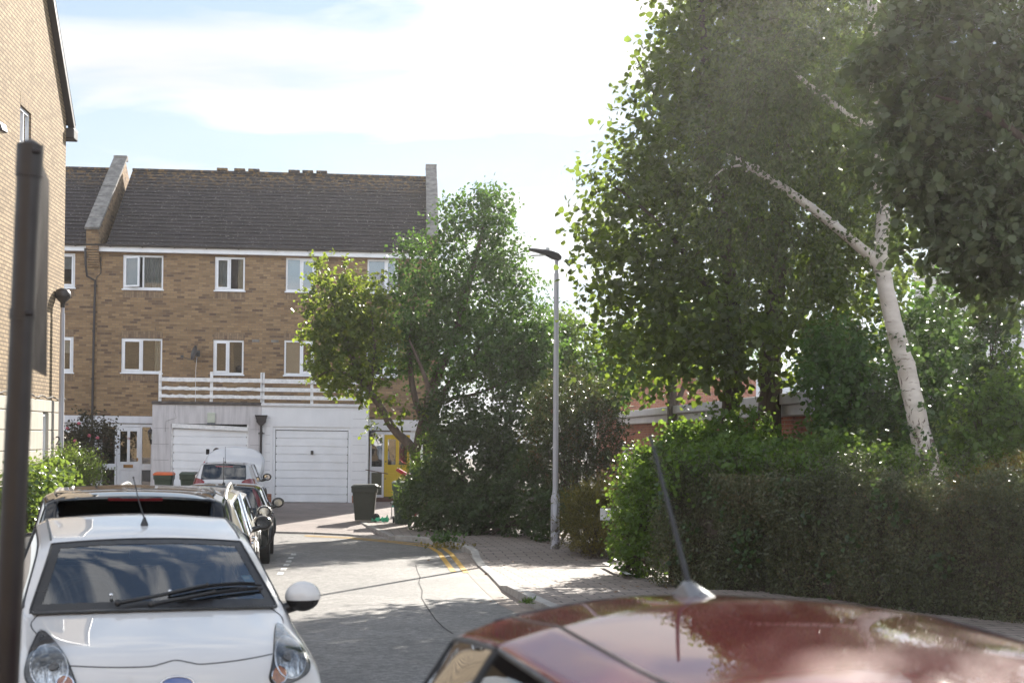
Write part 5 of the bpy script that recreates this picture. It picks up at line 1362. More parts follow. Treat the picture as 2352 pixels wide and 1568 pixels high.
MB().box(-.62, .62, .12, .95, .90, .955).build('engine_cover', M['trim'], RF_, bevel=.03)
# ---------------------------------------------------------------- street furniture
M['lamp_grey'] = None
def lampmat():
    t = NT('lamp_post_paint'); v = t.coord('Object'); s = t.n.new('ShaderNodeSeparateXYZ'); t.l(v, s.inputs[0])
    n = t.noise(v, 9, 4, .6); low = t.math('SUBTRACT', .55, s.outputs['Z'])
    m = t.ramp(t.math('ADD', n, t.math('MULTIPLY', low, .35)), [(.60, 0), (.63, 1)])
    t.bsdf(t.mix(m, (.40, .40, .44), (.14, .13, .125)), .5, .1, .5); return t.mat
M['lamp_grey'] = lampmat()
lp = G(1275, 1260, .10); H = (1260-592)/F*lp.y
def lamp_post(name, label, loc, H, tilt=0., head=None, group=None):
    root = thing(name, label, 'street lamp', loc, 0, group)
    c = MB(); hb = 1.02
    c.lathe([(.092, -.05), (.092, hb), (.085, hb+.05), (.060, hb+.13), (.056, hb+.2)], (0, 0, 0), 20)
    c.tube([(0, 0, hb+.15), (0, 0, H*.6), (0, 0, H-.32)], [.057, .053, .047], 16); c.tube([(0, 0, H-.34), (0, 0, H+.0)], .036, 12)
    c.build('column', M['lamp_grey'], root, smooth=True)
    return root, hb
LP, hb = lamp_post('street_lamp', 'grey street lamp with dark flat head standing by the dark hedge', lp, H)
LP.rotation_euler = (0, -.008, 0)
dr = MB(); 
n = 10
for i in range(n):
    a0, a1 = -PI/2-.75+1.1*i/n*1.0, -PI/2-.75+1.1*(i+1)/n
    r_ = .0955
    dr.quad((r_*math.cos(a0), r_*math.sin(a0), .36), (r_*math.cos(a1), r_*math.sin(a1), .36), (r_*math.cos(a1), r_*math.sin(a1), .92), (r_*math.cos(a0), r_*math.sin(a0), .92))
dro = dr.build('access_door', M['lamp_grey'], LP, smooth=True); md = dro.modifiers.new('s', 'SOLIDIFY'); md.thickness = .008
gp_ = MB(); e = [(.0975*math.cos(a), .0975*math.sin(a), z) for a, z in [(-PI/2-.78, .35), (-PI/2-.78, .93)]]; gp_.tube(e, .004, 4); e2 = [(.0975*math.cos(a), .0975*math.sin(a), z) for a, z in [(-PI/2+.38, .35), (-PI/2+.38, .93)]]; gp_.tube(e2, .004, 4); gp_.build('door_gap', M['trim'], LP)
M['lamp_head'] = plain('dark_grey_lamp_casting', (.045, .040, .042), .45, .3, .1, 6)
hd = MB()
prof = [(.10, -.02, .055), (.04, -.06, .07), (-.10, -.03, .09), (-.25, .035, .12), (-.45, .075, .13), (-.58, .09, .11)]
for i, (x, zb_, wy) in enumerate(prof): pass
sec = []
for (x, zb_, wy) in prof:
    zt_ = {.10: .04, .04: .09, -.10: .125, -.25: .135, -.45: .135, -.58: .125}[x]
    sec.append([(x, -wy, zb_+.02), (x, -wy*.8, zb_), (x, wy*.8, zb_), (x, wy, zb_+.02), (x, wy, zt_-.02), (x, wy*.7, zt_), (x, -wy*.7, zt_), (x, -wy, zt_-.02)])
for a_, b_ in zip(sec, sec[1:]):
    for i in range(8): hd.quad(a_[i], a_[(i+1) % 8], b_[(i+1) % 8], b_[i])
hd.poly(sec[0]); hd.poly(sec[-1])
ho = hd.build('lamp_head', M['lamp_head'], LP, smooth=False, bevel=.006); ho.location = (0, 0, H-.0); ho.rotation_euler = (0, .10, 0)
ph = MB(); ph.lathe([(.0, .055), (.036, .052), (.042, .03), (.042, .0)], (-.20, 0, .133), 16); pho = ph.build('photocell', plain('pale_grey_plastic', (.62, .62, .62), .5), ho, smooth=True)
pn = MB(); pn.box(-.53, -.18, -.08, .08, .058, .066); pno = pn.build('led_panel', plain('frosted_lens', (.55, .55, .52), .3), ho); pno.rotation_euler = (0, -.14, 0)
# second lamp, at the corner of the buff house, numbered 27
l2 = W(140, 1004, 29.2); l2 = Vector((l2.x, 29.2, zg(29.2)+.1))
H2 = W(145, 684, 29.2).z-l2.z
L2_, _ = lamp_post('street_lamp', 'pale grey lamp column numbered 27 with round dark lantern at the buff wall corner', l2, H2)
ln = MB(); ln.lathe([(.0, .20), (.06, .195), (.13, .16), (.16, .10), (.165, .04), (.15, .0), (.10, -.05), (.05, -.10), (.045, -.2)], (0, 0, H2), 20); ln.build('lantern', M['lamp_head'], L2_, smooth=True)
zn = W(134, 1024, 29.1).z-l2.z
for i, ch in enumerate('27'):
    text_mesh(ch, .26, M['black_plastic'], L2_, Matrix.Translation((-.045, -.062, zn+.10-.20*i)) @ Matrix.Rotation(-.35, 4, 'Z') @ Matrix.Rotation(PI/2, 4, 'X'), 'number')
# third lamp head reaching in at the left edge
l3 = W(-95, 1004, 15.5); l3z = zg(15.5)+.1; H3 = W(4, 292, 15.5).z-l3z
L3_ = thing('street_lamp', 'dark flat lamp head poking in at the left edge in front of the buff wall', 'street lamp', (l3.x, 15.5, l3z), 0)
c = MB(); c.tube([(0, 0, 0), (0, 0, H3-.02)], [.06, .04], 14); c.build('column', M['lamp_grey'], L3_, smooth=True)
xe = W(16, 292, 15.5).x-l3.x
hm = MB(); hm.prism([(-.02, -.09, H3-.05), (xe-.015, -.09, H3-.05), (xe-.045, -.09, H3+.045), (.05, -.09, H3+.06), (-.02, -.09, H3+.02)], (0, .18, 0)); hm.build('lamp_head', M['lamp_head'], L3_, bevel=.012)
MB().box(.08, xe-.05, -.07, .07, H3-.058, H3-.048).build('led_panel', plain('warm_lens', (.6, .56, .45), .3), L3_)
# near sign post (seen from behind the sign)
b0 = W(14, 1568, 4.5); t0 = W(70.5, 312, 4.5); dirv = (t0-b0); base = b0-dirv*((b0.z+.0)/dirv.z)
SP = thing('sign_post', 'dark brown post in the left foreground carrying a sign seen edge-on', 'sign post', (base.x, base.y, 0))
top = t0-base; r_ = .0375
c = MB(); c.tube([(0, 0, -.1), top*.70, top*.985], [r_, r_, r_], 24); q_ = W(40, 705, 4.5)
c.tube([top*.0, top*.705], r_*1.035, 24); c.build('pole', M['dark_pole'], SP, smooth=True)
cp = MB(); cp.tube([top*.955, top*.99], r_*1.10, 24); k_ = MB()
cp.lathe([(r_*1.10, 0), (r_*.95, .006), (r_*.5, .018), (0, .024)], top*.988, 24); cp.build('cap', M['dark_pole'], SP, smooth=True)
sA = W(72, 318, 4.56); sB = W(113.5, 321, 5.33)
u_ = Vector((sB.x-sA.x, sB.y-sA.y, 0)); wid = u_.length; u_.normalize(); ht = sB.z-W(104, 770, 5.33).z
sg = MB(); sg.box(-.0, wid, -.0015, .0015, -ht, 0); so_ = sg.build('sign_plate', M['alu'], SP, bevel=.001)
so_.matrix_local = Matrix.Translation(sA-base) @ Matrix(((u_.x, -u_.y, 0, 0), (u_.y, u_.x, 0, 0), (0, 0, 1, 0), (0, 0, 0, 1)))
for zz in (-.075, -ht+.06):
    ch = MB(); ch.box(.0, wid-.05, .003, .022, zz-.022, zz+.022); o = ch.build('channel', M['alu'], so_, bevel=.003)
    for xx in (.10, wid-.22): MB().lathe([(.0, .045), (.011, .045), (.011, .0)], (xx, .0, zz-.03), 8, 'y').build('bolt', M['steel'], so_)
for yy in (352, 722):
    q = W(85-(yy-352)*.012, yy, 4.5)-base; cl = MB(); cl.tube([top*((q.z-.016)/top.z), top*((q.z+.016)/top.z)], r_*1.10, 20)
    cm_ = top*(q.z/top.z); cl.tube([cm_+Vector((.020, -.036, 0)), cm_+Vector((.040, -.026, 0))], .007, 8)
    cl.build('clamp', M['dark_pole'], SP, smooth=True)
# ---------------------------------------------------------------- wheelie bins
M['bin_green'] = plain('dark_green_bin_plastic', (.035, .055, .035), .5, 0, .12, 5)
M['bin_grey'] = plain('dark_olive_bin_plastic', (.026, .030, .022), .5, 0, .12, 5)
M['bin_orange'] = plain('orange_lid_plastic', (.62, .12, .03), .45, 0, .08, 5)
def bin_(label, loc, rz, body, lid, h=1.0, w=.56, d=.68, opened=0.):
    root = thing('wheelie_bin', label, 'wheelie bin', loc, rz, 'wheelie bins on the driveways')
    z1 = h*.90; b = MB(); k = 7; secs = []
    for (z, s) in ((.03, .74), (.12, .76), (z1*.80, .93), (z1*.86, .95), (z1*.865, 1.02), (z1, 1.03)):
        a, c = w/2*s, d/2*s; cx = .0
        secs.append([(-a, -c+.04, z), (-a+.04, -c, z), (a-.04, -c, z), (a, -c+.04, z), (a, c-.04, z), (a-.04, c, z), (-a+.04, c, z), (-a, c-.04, z)])
    for p, q in zip(secs, secs[1:]):
        for i in range(8): b.quad(p[i], p[(i+1) % 8], q[(i+1) % 8], q[i])
    b.poly(secs[0]); b.build('tub', body, root, smooth=False, bevel=.008)
    l = MB(); a, c = w/2*1.06, d/2*1.06
    ls = [[(-a, -c, z1), (a, -c, z1), (a, c, z1), (-a, c, z1)], [(-a, -c, z1+.035), (a, -c, z1+.035), (a, c, z1+.05), (-a, c, z1+.05)], [(-a*.86, -c*.85, z1+.075), (a*.86, -c*.85, z1+.075), (a*.86, c*.8, z1+.095), (-a*.86, c*.8, z1+.095)]]
    for p, q in zip(ls, ls[1:]):
        for i in range(4): l.quad(p[i], p[(i+1) % 4], q[(i+1) % 4], q[i])
    l.poly(ls[-1]); l.poly(ls[0]); l.build('lid', lid, root, bevel=.015)
    hb_ = MB(); hb_.tube([(-w*.42, d*.60, z1+.02), (w*.42, d*.60, z1+.02)], .018, 8); hb_.box(-w*.36, -w*.28, d*.5, d*.6, z1-.02, z1+.03); hb_.box(w*.28, w*.36, d*.5, d*.6, z1-.02, z1+.03); hb_.build('handle', body, root)
    for s in (1, -1):
        x = s*(w/2*.80+.01); MB().lathe([(0, x-.025), (.085, x-.025), (.10, x-.012), (.10, x+.012), (.085, x+.025), (.03, x+.028), (0, x+.028)], (0, d/2*.80+.03, .10), 22, 'x').build('wheel', M['tyre'], root, smooth=True)
    return root
def drv(px, py, Y): p = W(px, py, Y); return (p.x, Y, zd(Y)+.012)
bin_('green wheelie bin with bright orange lid by the grey garage', drv(377, 1100, 42.1), TH, M['bin_green'], M['bin_orange'], 1.0, .55, .5)
bin_('green wheelie bin with green lid beside the silver car with raised bonnet', drv(440, 1100, 42.0), TH+.1, M['bin_green'], M['bin_green'], 1.02, .66, .6)
bin_('dark olive wheelie bin standing side-on in front of the white garage', drv(837, 1193, 37.6), -PI/2+.05, M['bin_grey'], M['bin_grey'], .99, .56, .66)
bin_('dark green wheelie bin half swallowed by the hedge near the yellow door', (W(926, 1195, 36.9).x, 36.9, -.34), .1, M['bin_green'], M['bin_green'], 1.14, .58, .66)
# ---------------------------------------------------------------- satellite dish, alarm box, lanterns
def facade_pt(px, py, d): x, z = TL(px, py, d); q = T0+TR*x+TD*d; return Vector((q.x, q.y, z))
sdp = facade_pt(448, 813, 0)
SD = thing('satellite_dish', 'dark grey satellite dish on the brick wall above the grey garage', 'satellite dish', sdp, TH)
M['dish'] = plain('dark_grey_dish', (.07, .065, .068), .5, .2, .1, 5)
ds = MB(); ds.lathe([(0, .0), (.09, .006), (.17, .025), (.24, .055), (.243, .06)], (0, 0, 0), 28)
do = ds.build('dish', M['dish'], SD, smooth=True); do.modifiers.new('s', 'SOLIDIFY').thickness = .006
do.matrix_local = Matrix.Translation((.06, -.30, .02)) @ Vector((-.80, -.42, .22)).to_track_quat('Z', 'Y').to_matrix().to_4x4() @ Matrix.Diagonal((1, 1, 1, 1))
am = MB(); am.tube([(.02, -.30, -.20), (-.15, -.42, -.18), (-.31, -.50, -.12)], .012, 8); am.box(-.37, -.29, -.55, -.46, -.15, -.07); am.build('feed_arm', M['dish'], SD)
wm_ = MB(); wm_.tube([(.08, -.27, .02), (.10, -.08, .02), (.10, .0, .02)], .02, 8); wm_.box(.04, .16, -.02, .0, -.08, .12); wm_.build('bracket', M['dish'], SD)
cb2 = MB(); cb2.tube([(.06, -.01, -.1), (.03, -.012, -.5), (.03, -.012, -1.6)], .006, 5); cb2.build('cable', M['upvc'], SD)
ap = facade_pt(485.5, 960, D)
AB = thing('alarm_box', 'cream burglar alarm box on the grey garage front', 'alarm box', ap, TH)
MB().box(-.115, .115, -.075, -.001, -.14, .17).build('cover', plain('cream_plastic', (.52, .55, .46), .5), AB, bevel=.012); MB().box(-.115, .115, -.075, -.001, -.195, -.143).build('strobe', plain('grey_blue_lens', (.12, .14, .17), .3), AB, bevel=.008)
def lantern(label, p):
    r = thing('wall_lantern', label, 'lantern', p, TH)
    b = MB(); b.lathe([(.0, .24), (.02, .20), (.10, .10), (.105, .09), (.09, .085)], (0, -.14, 0), 6); b.lathe([(.04, -.16), (.0, -.20)], (0, -.14, 0), 6)
    b.tube([(0, -.14, -.17), (0, -.10, -.26), (0, -.0, -.22)], .010, 6); b.box(-.04, .04, -.015, 0, -.30, -.10)
    for i in range(6): an = PI*i/3; b.tube([(.085*math.cos(an), -.14+.085*math.sin(an), .09), (.042*math.cos(an), -.14+.042*math.sin(an), -.16)], .006, 5)
    b.build('frame', M['gutter'], r)
    g = MB(); g.lathe([(.082, .085), (.04, -.155)], (0, -.14, 0), 6); g.build('glass', glass('lantern_glass', (.8, .8, .75), 1.5), r)
x, z = TL(343.5, 998, -.02); q = T0+TR*(lx(346, 998, -.1))+TD*0; lantern('black wall lantern beside the white front door', Vector((q.x, q.y, z)))
x, z = TL(856, 1000, -.02); q = T0+TR*x+TD*(-.0); lantern('black wall lantern beside the yellow front door', Vector((q.x, q.y, z)))
# ---------------------------------------------------------------- small things by the yellow door
jp = W(903, 1190, 38.6); jz = zd(38.6)+.012
JL = thing('storm_lantern', 'slim silver storm lantern with green band on the path by the yellow door', 'lantern', (jp.x, 38.6, jz))
b = MB(); b.lathe([(.075, 0), (.075, .05), (.05, .06)], (0, 0, 0), 16); b.lathe([(.05, .40), (.075, .42), (.06, .46), (.0, .48)], (0, 0, 0), 16)
for i in range(4): an = PI/4+PI*i/2; b.tube([(.062*math.cos(an), .062*math.sin(an), .05), (.062*math.cos(an), .062*math.sin(an), .42)], .008, 6)
b.build('frame', M['steel'], JL); b = MB(); b.lathe([(.056, .31), (.056, .35)], (0, 0, 0), 16); b.build('band', plain('teal_band', (.02, .36, .27), .5), JL); b = MB(); b.lathe([(.05, .06), (.05, .40)], (0, 0, 0), 16); b.build('glass', M['lamp_glass'], JL)
bp = W(873, 1188, 37.3)
BG = MB(); rr = random.Random(3); gq_ = [[Vector((bp.x-.22+.44*i/11, 37.15+.3*j/7, zd(37.3)+.03+abs(rr.gauss(0, .055)))) for i in range(12)] for j in range(8)]
for a_, b_ in zip(gq_, gq_[1:]):
    for i in range(11): BG.quad(a_[i], a_[i+1], b_[i+1], b_[i])
for i in range(0):
    p0 = Vector((bp.x+rr.gauss(0, .10), 37.3+rr.gauss(0, .09), zd(37.3)+.02+abs(rr.gauss(0, .05)))); d1, d2 = Vector((rr.gauss(0, .07), rr.gauss(0, .07), rr.gauss(0, .04))), Vector((rr.gauss(0, .05), rr.gauss(0, .05), rr.gauss(0, .05))); BG.poly([p0, p0+d1, p0+d2])
tag(BG.build('plastic_net', plain('green_plastic_net', (.05, .40, .22), .5), None), 'crumpled green plastic netting on the ground beside the olive bin', 'netting')
rp = W(930, 1090, 37.7)
RH = thing('red_barrow', 'red plastic handle poking out of the leaves by the yellow door', 'barrow', (rp.x, 37.7, zd(37.7)))
hz = rp.z-zd(37.7); b = MB(); b.tube([(-.22, 0, hz+.15), (.0, 0, hz+.02), (.22, 0, hz-.08)], [.05, .055, .06], 10); b.tube([(.2, 0, hz-.06), (.3, .05, .0)], .03, 8); b.build('handle', plain('red_plastic', (.55, .03, .03), .3), RH, smooth=True)
b = MB(); b.tube([(-.45, 0, hz+.02), (-1.05, .05, hz+.12)], .012, 6); b.build('shaft', plain('brown_stick', (.12, .06, .05), .7), RH)
# street name plate
snp = W(1378.5, 1180, 27.3); gz = zg(27.3)+.1
SN = thing('street_sign', 'white street name plate in front of the yellow-green bush', 'street sign', (snp.x, 27.3, gz), .05)
wd, h0, h1 = 1.2, W(1380, 1194, 27.3).z-gz, W(1380, 1167, 27.3).z-gz
MB().box(0, wd, -.012, .012, h0, h1).build('plate', plain('white_sign_face', (.66, .65, .68), .4), SN, bevel=.006)
for x in (.2, wd-.2): MB().box(x-.03, x+.03, .013, .06, -.1, h1-.03).build('post', M['dark_pole'], SN)
text_mesh('NOK OF', .115, M['black_plastic'], SN, Matrix.Translation((.285, -.014, h0+(h1-h0)*.68)) @ Matrix.Rotation(PI/2, 4, 'X') @ Matrix.Diagonal((.82, 1, 1, 1)), 'lettering', .002)
# temporary steel fence panel behind the shrubs
def fence(label, p0, p1, h, fill=None):
    v = Vector((p1.x-p0.x, p1.y-p0.y, 0)); Lf = v.length; rz = math.atan2(v.y, v.x)
    r = thing('fence_panel', label, 'fence panel', (p0.x, p0.y, p0.z), rz, None)
    b = MB(); rc = .18; pts = [(0, 0, 0), (0, 0, h-rc)]+[(rc-rc*math.cos(a), 0, h-rc+rc*math.sin(a)) for a in np.linspace(.2, PI/2, 6)]+[(Lf-rc+rc*math.sin(a), 0, h-rc+rc*math.cos(a)) for a in np.linspace(0, PI/2-.2, 6)]+[(Lf, 0, h-rc), (Lf, 0, 0)]
    b.tube(pts, .024, 8); b.build('frame', M['steel'], r, smooth=True)
    b = MB(); x = .1
    while x < Lf-.05: b.tube([(x, 0, .1), (x, 0, h-.03)], .004, 4); x += .075
    for z in np.arange(.2, h-.1, .3): b.tube([(.02, 0, z), (Lf-.02, 0, z)], .004, 4)
    b.build('mesh', M['steel'], r)
    if fill: MB().box(.06, Lf-.06, .012, .02, .35, h-.12).build('sheet', fill, r)
    return r
a = W(1431, 1030, 30.5); b_ = W(1560, 1022, 31); gzz = zg(30)
fence('steel mesh fence panel with rounded corner behind the right-hand shrubs', Vector((a.x, a.y, gzz)), Vector((b_.x, b_.y, gzz)), a.z-gzz+.0, plain('pale_debris_sheet', (.42, .39, .36), .8))
a = W(1845, 1030, 27); b_ = W(1995, 1030, 27.5)
fence('steel fence panel with blue sheet glimpsed through leaves beside the birch', Vector((a.x, a.y, zg(27))), Vector((b_.x, b_.y, zg(27))), W(1845, 1018, 27).z-zg(27), plain('cyan_sheet', (.03, .36, .50), .5))
# ---------------------------------------------------------------- buildings glimpsed behind the trees
M['fascia'] = plain('pale_grey_fascia', (.46, .45, .47), .5, 0, .06, 2)
def low_building():
    n0 = W(1900, 948, 25.0); f0 = W(1439, 1004, 48.0)
    v = Vector((f0.x-n0.x, f0.y-n0.y, 0)); near = n0+v*.02; Lb = (Vector((f0.x, f0.y, 0))-Vector((near.x, near.y, 0))).length; rz = math.atan2(v.y, v.x)
    r = thing('school_block', 'low red brick building with deep pale grey roof edge behind the lime trunks', 'building', (near.x, near.y, -.42), rz)
    zt = W(1875, 898, 25).z+.42; zf = W(1877, 952, 25).z+.42
    MB().box(0, Lb, -4, 0, -.1, zf).build('wall', M['brick_red'], r)
    b = MB(); b.box(-.3, Lb+.3, -4.3, .30, zf+.003, (zt+zf)/2); b.box(-.35, Lb+.35, -4.35, .42, (zt+zf)/2+.003, zt); b.build('roof_edge', M['fascia'], r, bevel=.02)
low_building()
def block(name, label, px0, px1, ytop, Y, dpt, mat, wins=None, rz=0.):
    a, b = W(px0, 1004, Y), W(px1, 1004, Y); r = thing(name, label, 'building', (a.x, Y, -.45), rz); h = W((px0+px1)/2, ytop, Y).z+.45; Lx = b.x-a.x
    MB().box(0, Lx, 0, dpt, -.1, h).build('wall', mat, r)
    b = MB(); b.box(-.15, Lx+.15, -.15, dpt+.15, h+.003, h+.22); b.build('roof_edge', M['fascia'], r, bevel=.02)
    if wins:
        for (x, z, ww, hh) in wins:
            f = MB(); f.box(x, x+ww, -.03, .02, z, z+hh); fo = f.build('window', M['upvc'], r); q = MB(); nb = max(1, round(ww/.7))
            for i in range(nb): q.box(x+.06+(ww-.06)/nb*i, x+(ww-.06)/nb*(i+1), -.036, -.031, z+.07, z+hh-.07)
            q.build('pane', plain('dull_glass', (.12, .14, .16), .08, 0, .1, 3), fo)
    return r
block('brick_building', 'dark red brick building glimpsed above the low roof left of the trunks', 1395, 1735, 858, 62, 8, M['brick_red'])
block('office_block', 'pale blue-grey building seen between the two lime trunks', 1700, 2010, 868, 75, 10, plain('pale_blue_cladding', (.50, .54, .58), .6), [(1+2.2*i, 1.8, 1.6, 1.4) for i in range(3)])
block('flats', 'white clad flats with windows glimpsed through leaves at the right edge', 2262, 2560, 560, 44, 8, plain('white_cladding', (.62, .62, .64), .6), [(.5, .9, 1.2, 1.3), (2.3, .9, 1.2, 1.3), (.4, 3.4, 1.3, 1.4), (2.2, 3.4, 1.3, 1.4), (.4, 5.6, 1.3, 1.2), (2.2, 5.6, 1.3, 1.2)])
# ---------------------------------------------------------------- person behind the raised bonnet
def person():
    p = W(491, 1040, 42.0); gz_ = zd(42.0)+.012
    r = thing('person', 'person in a red plaid shirt standing behind the raised bonnet, arm bent', 'person', (p.x+.02, 42.05, gz_), 0)
    hgt = W(491, 1027, 42.0).z-gz_; k = hgt/1.78
    J = {'pel': (0, .06, .95), 'spi': (.02, .0, 1.15), 'che': (.02, -.06, 1.36), 'nec': (.03, -.07, 1.50), 'hea': (.06, -.10, 1.62), 'top': (.07, -.10, 1.72),
         'lh': (-.10, .06, .92), 'lk': (-.11, .03, .50), 'la': (-.11, .09, .08), 'lt': (-.11, -.10, .03), 'rh': (.10, .06, .92), 'rk': (.11, .0, .50), 'ra': (.12, .07, .08), 'rt': (.12, -.12, .03),
         'ls': (-.19, -.05, 1.41), 'le': (-.37, -.06, 1.17), 'lw': (-.20, -.24, 1.24), 'lp': (-.15, -.28, 1.34), 'rs': (.21, -.05, 1.41), 're': (.30, -.16, 1.16), 'rw': (.22, -.40, 1.05), 'rp': (.2, -.47, 1.02)}
    E = [('pel','spi'),('spi','che'),('che','nec'),('nec','hea'),('hea','top'),('pel','lh'),('lh','lk'),('lk','la'),('la','lt'),('pel','rh'),('rh','rk'),('rk','ra'),('ra','rt'),('che','ls'),('ls','le'),('le','lw'),('lw','lp'),('che','rs'),('rs','re'),('re','rw'),('rw','rp')]
    Rd = dict(pel=.15, spi=.14, che=.16, nec=.055, hea=.095, top=.075, lh=.10, lk=.065, la=.045, lt=.035, rh=.10, rk=.065, ra=.045, rt=.035, ls=.075, le=.05, lw=.034, lp=.03, rs=.075, re=.05, rw=.034, rp=.03)
    fg = []
    for side, w_, p_ in (('l', 'lw', 'lp'), ('r', 'rw', 'rp')):
        pv, wv = Vector(J[p_]), Vector(J[w_]); dv = (pv-wv).normalized(); sv = dv.orthogonal().normalized()
        for i, o in enumerate((-.03, -.01, .01, .03)):
            n1, n2 = f'{side}f{i}', f'{side}g{i}'; a_ = pv+sv*o+dv*.03; J[n1] = tuple(a_); J[n2] = tuple(a_+dv*(.035+.008*(i in (1, 2)))+Vector((0, 0, -.012))); E.extend([(p_, n1), (n1, n2)]); Rd[n1] = .0095; Rd[n2] = .008
        a_ = wv+sv*.04+dv*.03; J[side+'th'] = tuple(a_); E.append((w_, side+'th')); Rd[side+'th'] = .010
    names = list(J); idx = {n: i for i, n in enumerate(names)}
    me = bpy.data.meshes.new('body'); me.from_pydata([tuple(Vector(J[n])*k) for n in names], [(idx[a], idx[b]) for a, b in E], [])
    o = bpy.data.objects.new('body', me); link(o, r); md = o.modifiers.new('skin', 'SKIN'); 
    for n in names: me.skin_vertices[0].data[idx[n]].radius = (Rd[n]*k, Rd[n]*k*(.75 if n in ('che', 'spi', 'pel') else 1))
    me.skin_vertices[0].data[idx['pel']].use_root = True
    md2 = o.modifiers.new('sub', 'SUBSURF'); md2.levels = 1; md2.render_levels = 1
    dg = bpy.context.evaluated_depsgraph_get(); body = bpy.data.meshes.new_from_object(o.evaluated_get(dg)); bpy.data.objects.remove(o)
    skin = plain('skin', (.50, .30, .21), .55, 0, .06, 8); body.materials.clear()
    t = NT('plaid_shirt'); v = t.coord('Object'); s = t.n.new('ShaderNodeSeparateXYZ'); t.l(v, s.inputs[0])
    sx = t.math('GREATER_THAN', t.math('SINE', t.math('MULTIPLY', s.outputs['X'], 90)), .4); sz = t.math('GREATER_THAN', t.math('SINE', t.math('MULTIPLY', s.outputs['Z'], 90)), .4)
    t.bsdf(t.mix(t.math('MULTIPLY', t.math('ADD', sx, sz), .45), (.30, .03, .04), (.55, .42, .45)), .9)
    jeans = plain('dark_jeans', (.03, .04, .07), .9)
    for m in (skin, t.mat, jeans): body.materials.append(m)
    for pl_ in body.polygons:
        c = pl_.center/k; mi = 0
        if c.z < .98: mi = 2
        elif c.z < 1.47 and not (c.z < 1.20 and abs(c.x-.0) > .335) and c.y > -.20 and not (c.x < -.30 and c.z < 1.22): mi = 1
        pl_.material_index = mi; pl_.use_smooth = True
    link(bpy.data.objects.new('body', body), r)
    hm = MB(); hm.ball(Vector((.07, -.08, 1.66))*k, .108*k, .118*k, .112*k, 18, 12); hh = hm.build('hair', plain('dark_brown_hair', (.035, .022, .016), .7, 0, .2, 30), r, smooth=True)
    bm = bmesh.new(); bm.from_mesh(hh.data); bmesh.ops.delete(bm, geom=[f for f in bm.faces if f.calc_center_median().z < 1.63*k and f.calc_center_median().y < -.06*k], context='FACES'); bm.to_mesh(hh.data); bm.free()
    fc = MB(); c = Vector((.065, -.105, 1.63))*k
    for sx_ in (-.035, .035): fc.ball(c+Vector((sx_, -.085, .01))*k, .012*k, .008*k, .007*k, 8, 6)
    fc.build('eyes', M['trim'], r); nb = MB(); nb.ball(c+Vector((0, -.10, -.02))*k, .013*k, .02*k, .025*k, 8, 6); nb.ball(c+Vector((0, -.085, -.062))*k, .025*k, .01*k, .007*k, 8, 6); nb.build('nose', skin, r)
    ph_ = MB(); hp_ = Vector(J['lp'])*k; 
    return r, hp_, k
PE, hp_, kk = person()
q = W(477, 1037, 41.72); PHN = MB(); PHN.box(-.05, .05, -.006, .006, -.08, .08); po = PHN.build('phone', M['trim'], None, bevel=.006); po.location = q; po.rotation_euler = (.2, 0, .3)
tag(po, 'black phone held up beside the raised bonnet', 'phone')
# ---------------------------------------------------------------- vegetation
SH = {'broad': [(0, 0, 0), (.34, .36, .07), (.70, .33, .06), (1, 0, -.05), (.70, -.33, .06), (.34, -.36, .07)],
      'heart': [(.06, 0, 0), (.22, .46, .06), (.62, .42, .04), (1, 0, -.10), (.62, -.42, .04), (.22, -.46, .06)],
      'narrow': [(0, 0, 0), (.30, .17, .04), (.70, .15, .03), (1, 0, -.08), (.70, -.15, .03), (.30, -.17, .04)],
      'maple': [(0, 0, 0), (.22, .50, -.03), (.62, .36, .05), (1, 0, -.08), (.62, -.36, .05), (.22, -.50, -.03)],
      'small': [(0, 0, 0), (.5, .36, .05), (1, 0, 0), (.5, -.36, .05)],
      'needle': [(0, 0, 0), (.5, .09, .0), (1, 0, 0), (.5, -.09, .0)]}
def unit(a): return a/np.maximum(np.linalg.norm(a, axis=1, keepdims=True), 1e-9)
def leaf_mesh(name, pos, axis, nrm, size, shape, mat, parent, val=None):
    S = np.array(SH[shape]); k = len(S); N = len(pos)
    axis = unit(axis); side = unit(np.cross(nrm, axis)); n = np.cross(axis, side)
    sz = size[:, None]
    v = np.empty((N, k, 3))
    for i, (a, b, c) in enumerate(S): v[:, i] = pos+(axis*a+side*b+n*c)*sz
    me = bpy.data.meshes.new(name); me.vertices.add(N*k); me.vertices.foreach_set('co', v.reshape(-1).astype(np.float32))
    base = np.arange(N)[:, None]*k
    q = np.array([[0, 1, 2, 3], [0, 3, 4, 5]]) if k == 6 else np.array([[0, 1, 2, 3]])
    idx = (base[:, :, None]+q[None]).reshape(-1); nf = N*len(q)
    me.loops.add(nf*4); me.loops.foreach_set('vertex_index', idx.astype(np.int32)); me.polygons.add(nf); me.polygons.foreach_set('loop_start', (np.arange(nf)*4).astype(np.int32))
    me.update(calc_edges=True)
    at = me.attributes.new('lv', 'FLOAT', 'POINT'); val = RNG.random(N) if val is None else val
    at.data.foreach_set('value', np.repeat(val, k).astype(np.float32))
    me.materials.append(mat); o = bpy.data.objects.new(name, me); link(o, parent); return o
def blob(px, py, rx, ry, Y, dep=1.0):
    c = W(px, py, Y); return (c.x, c.y, c.z, rx*Y/F, rx*Y/F*dep, ry*Y/F)
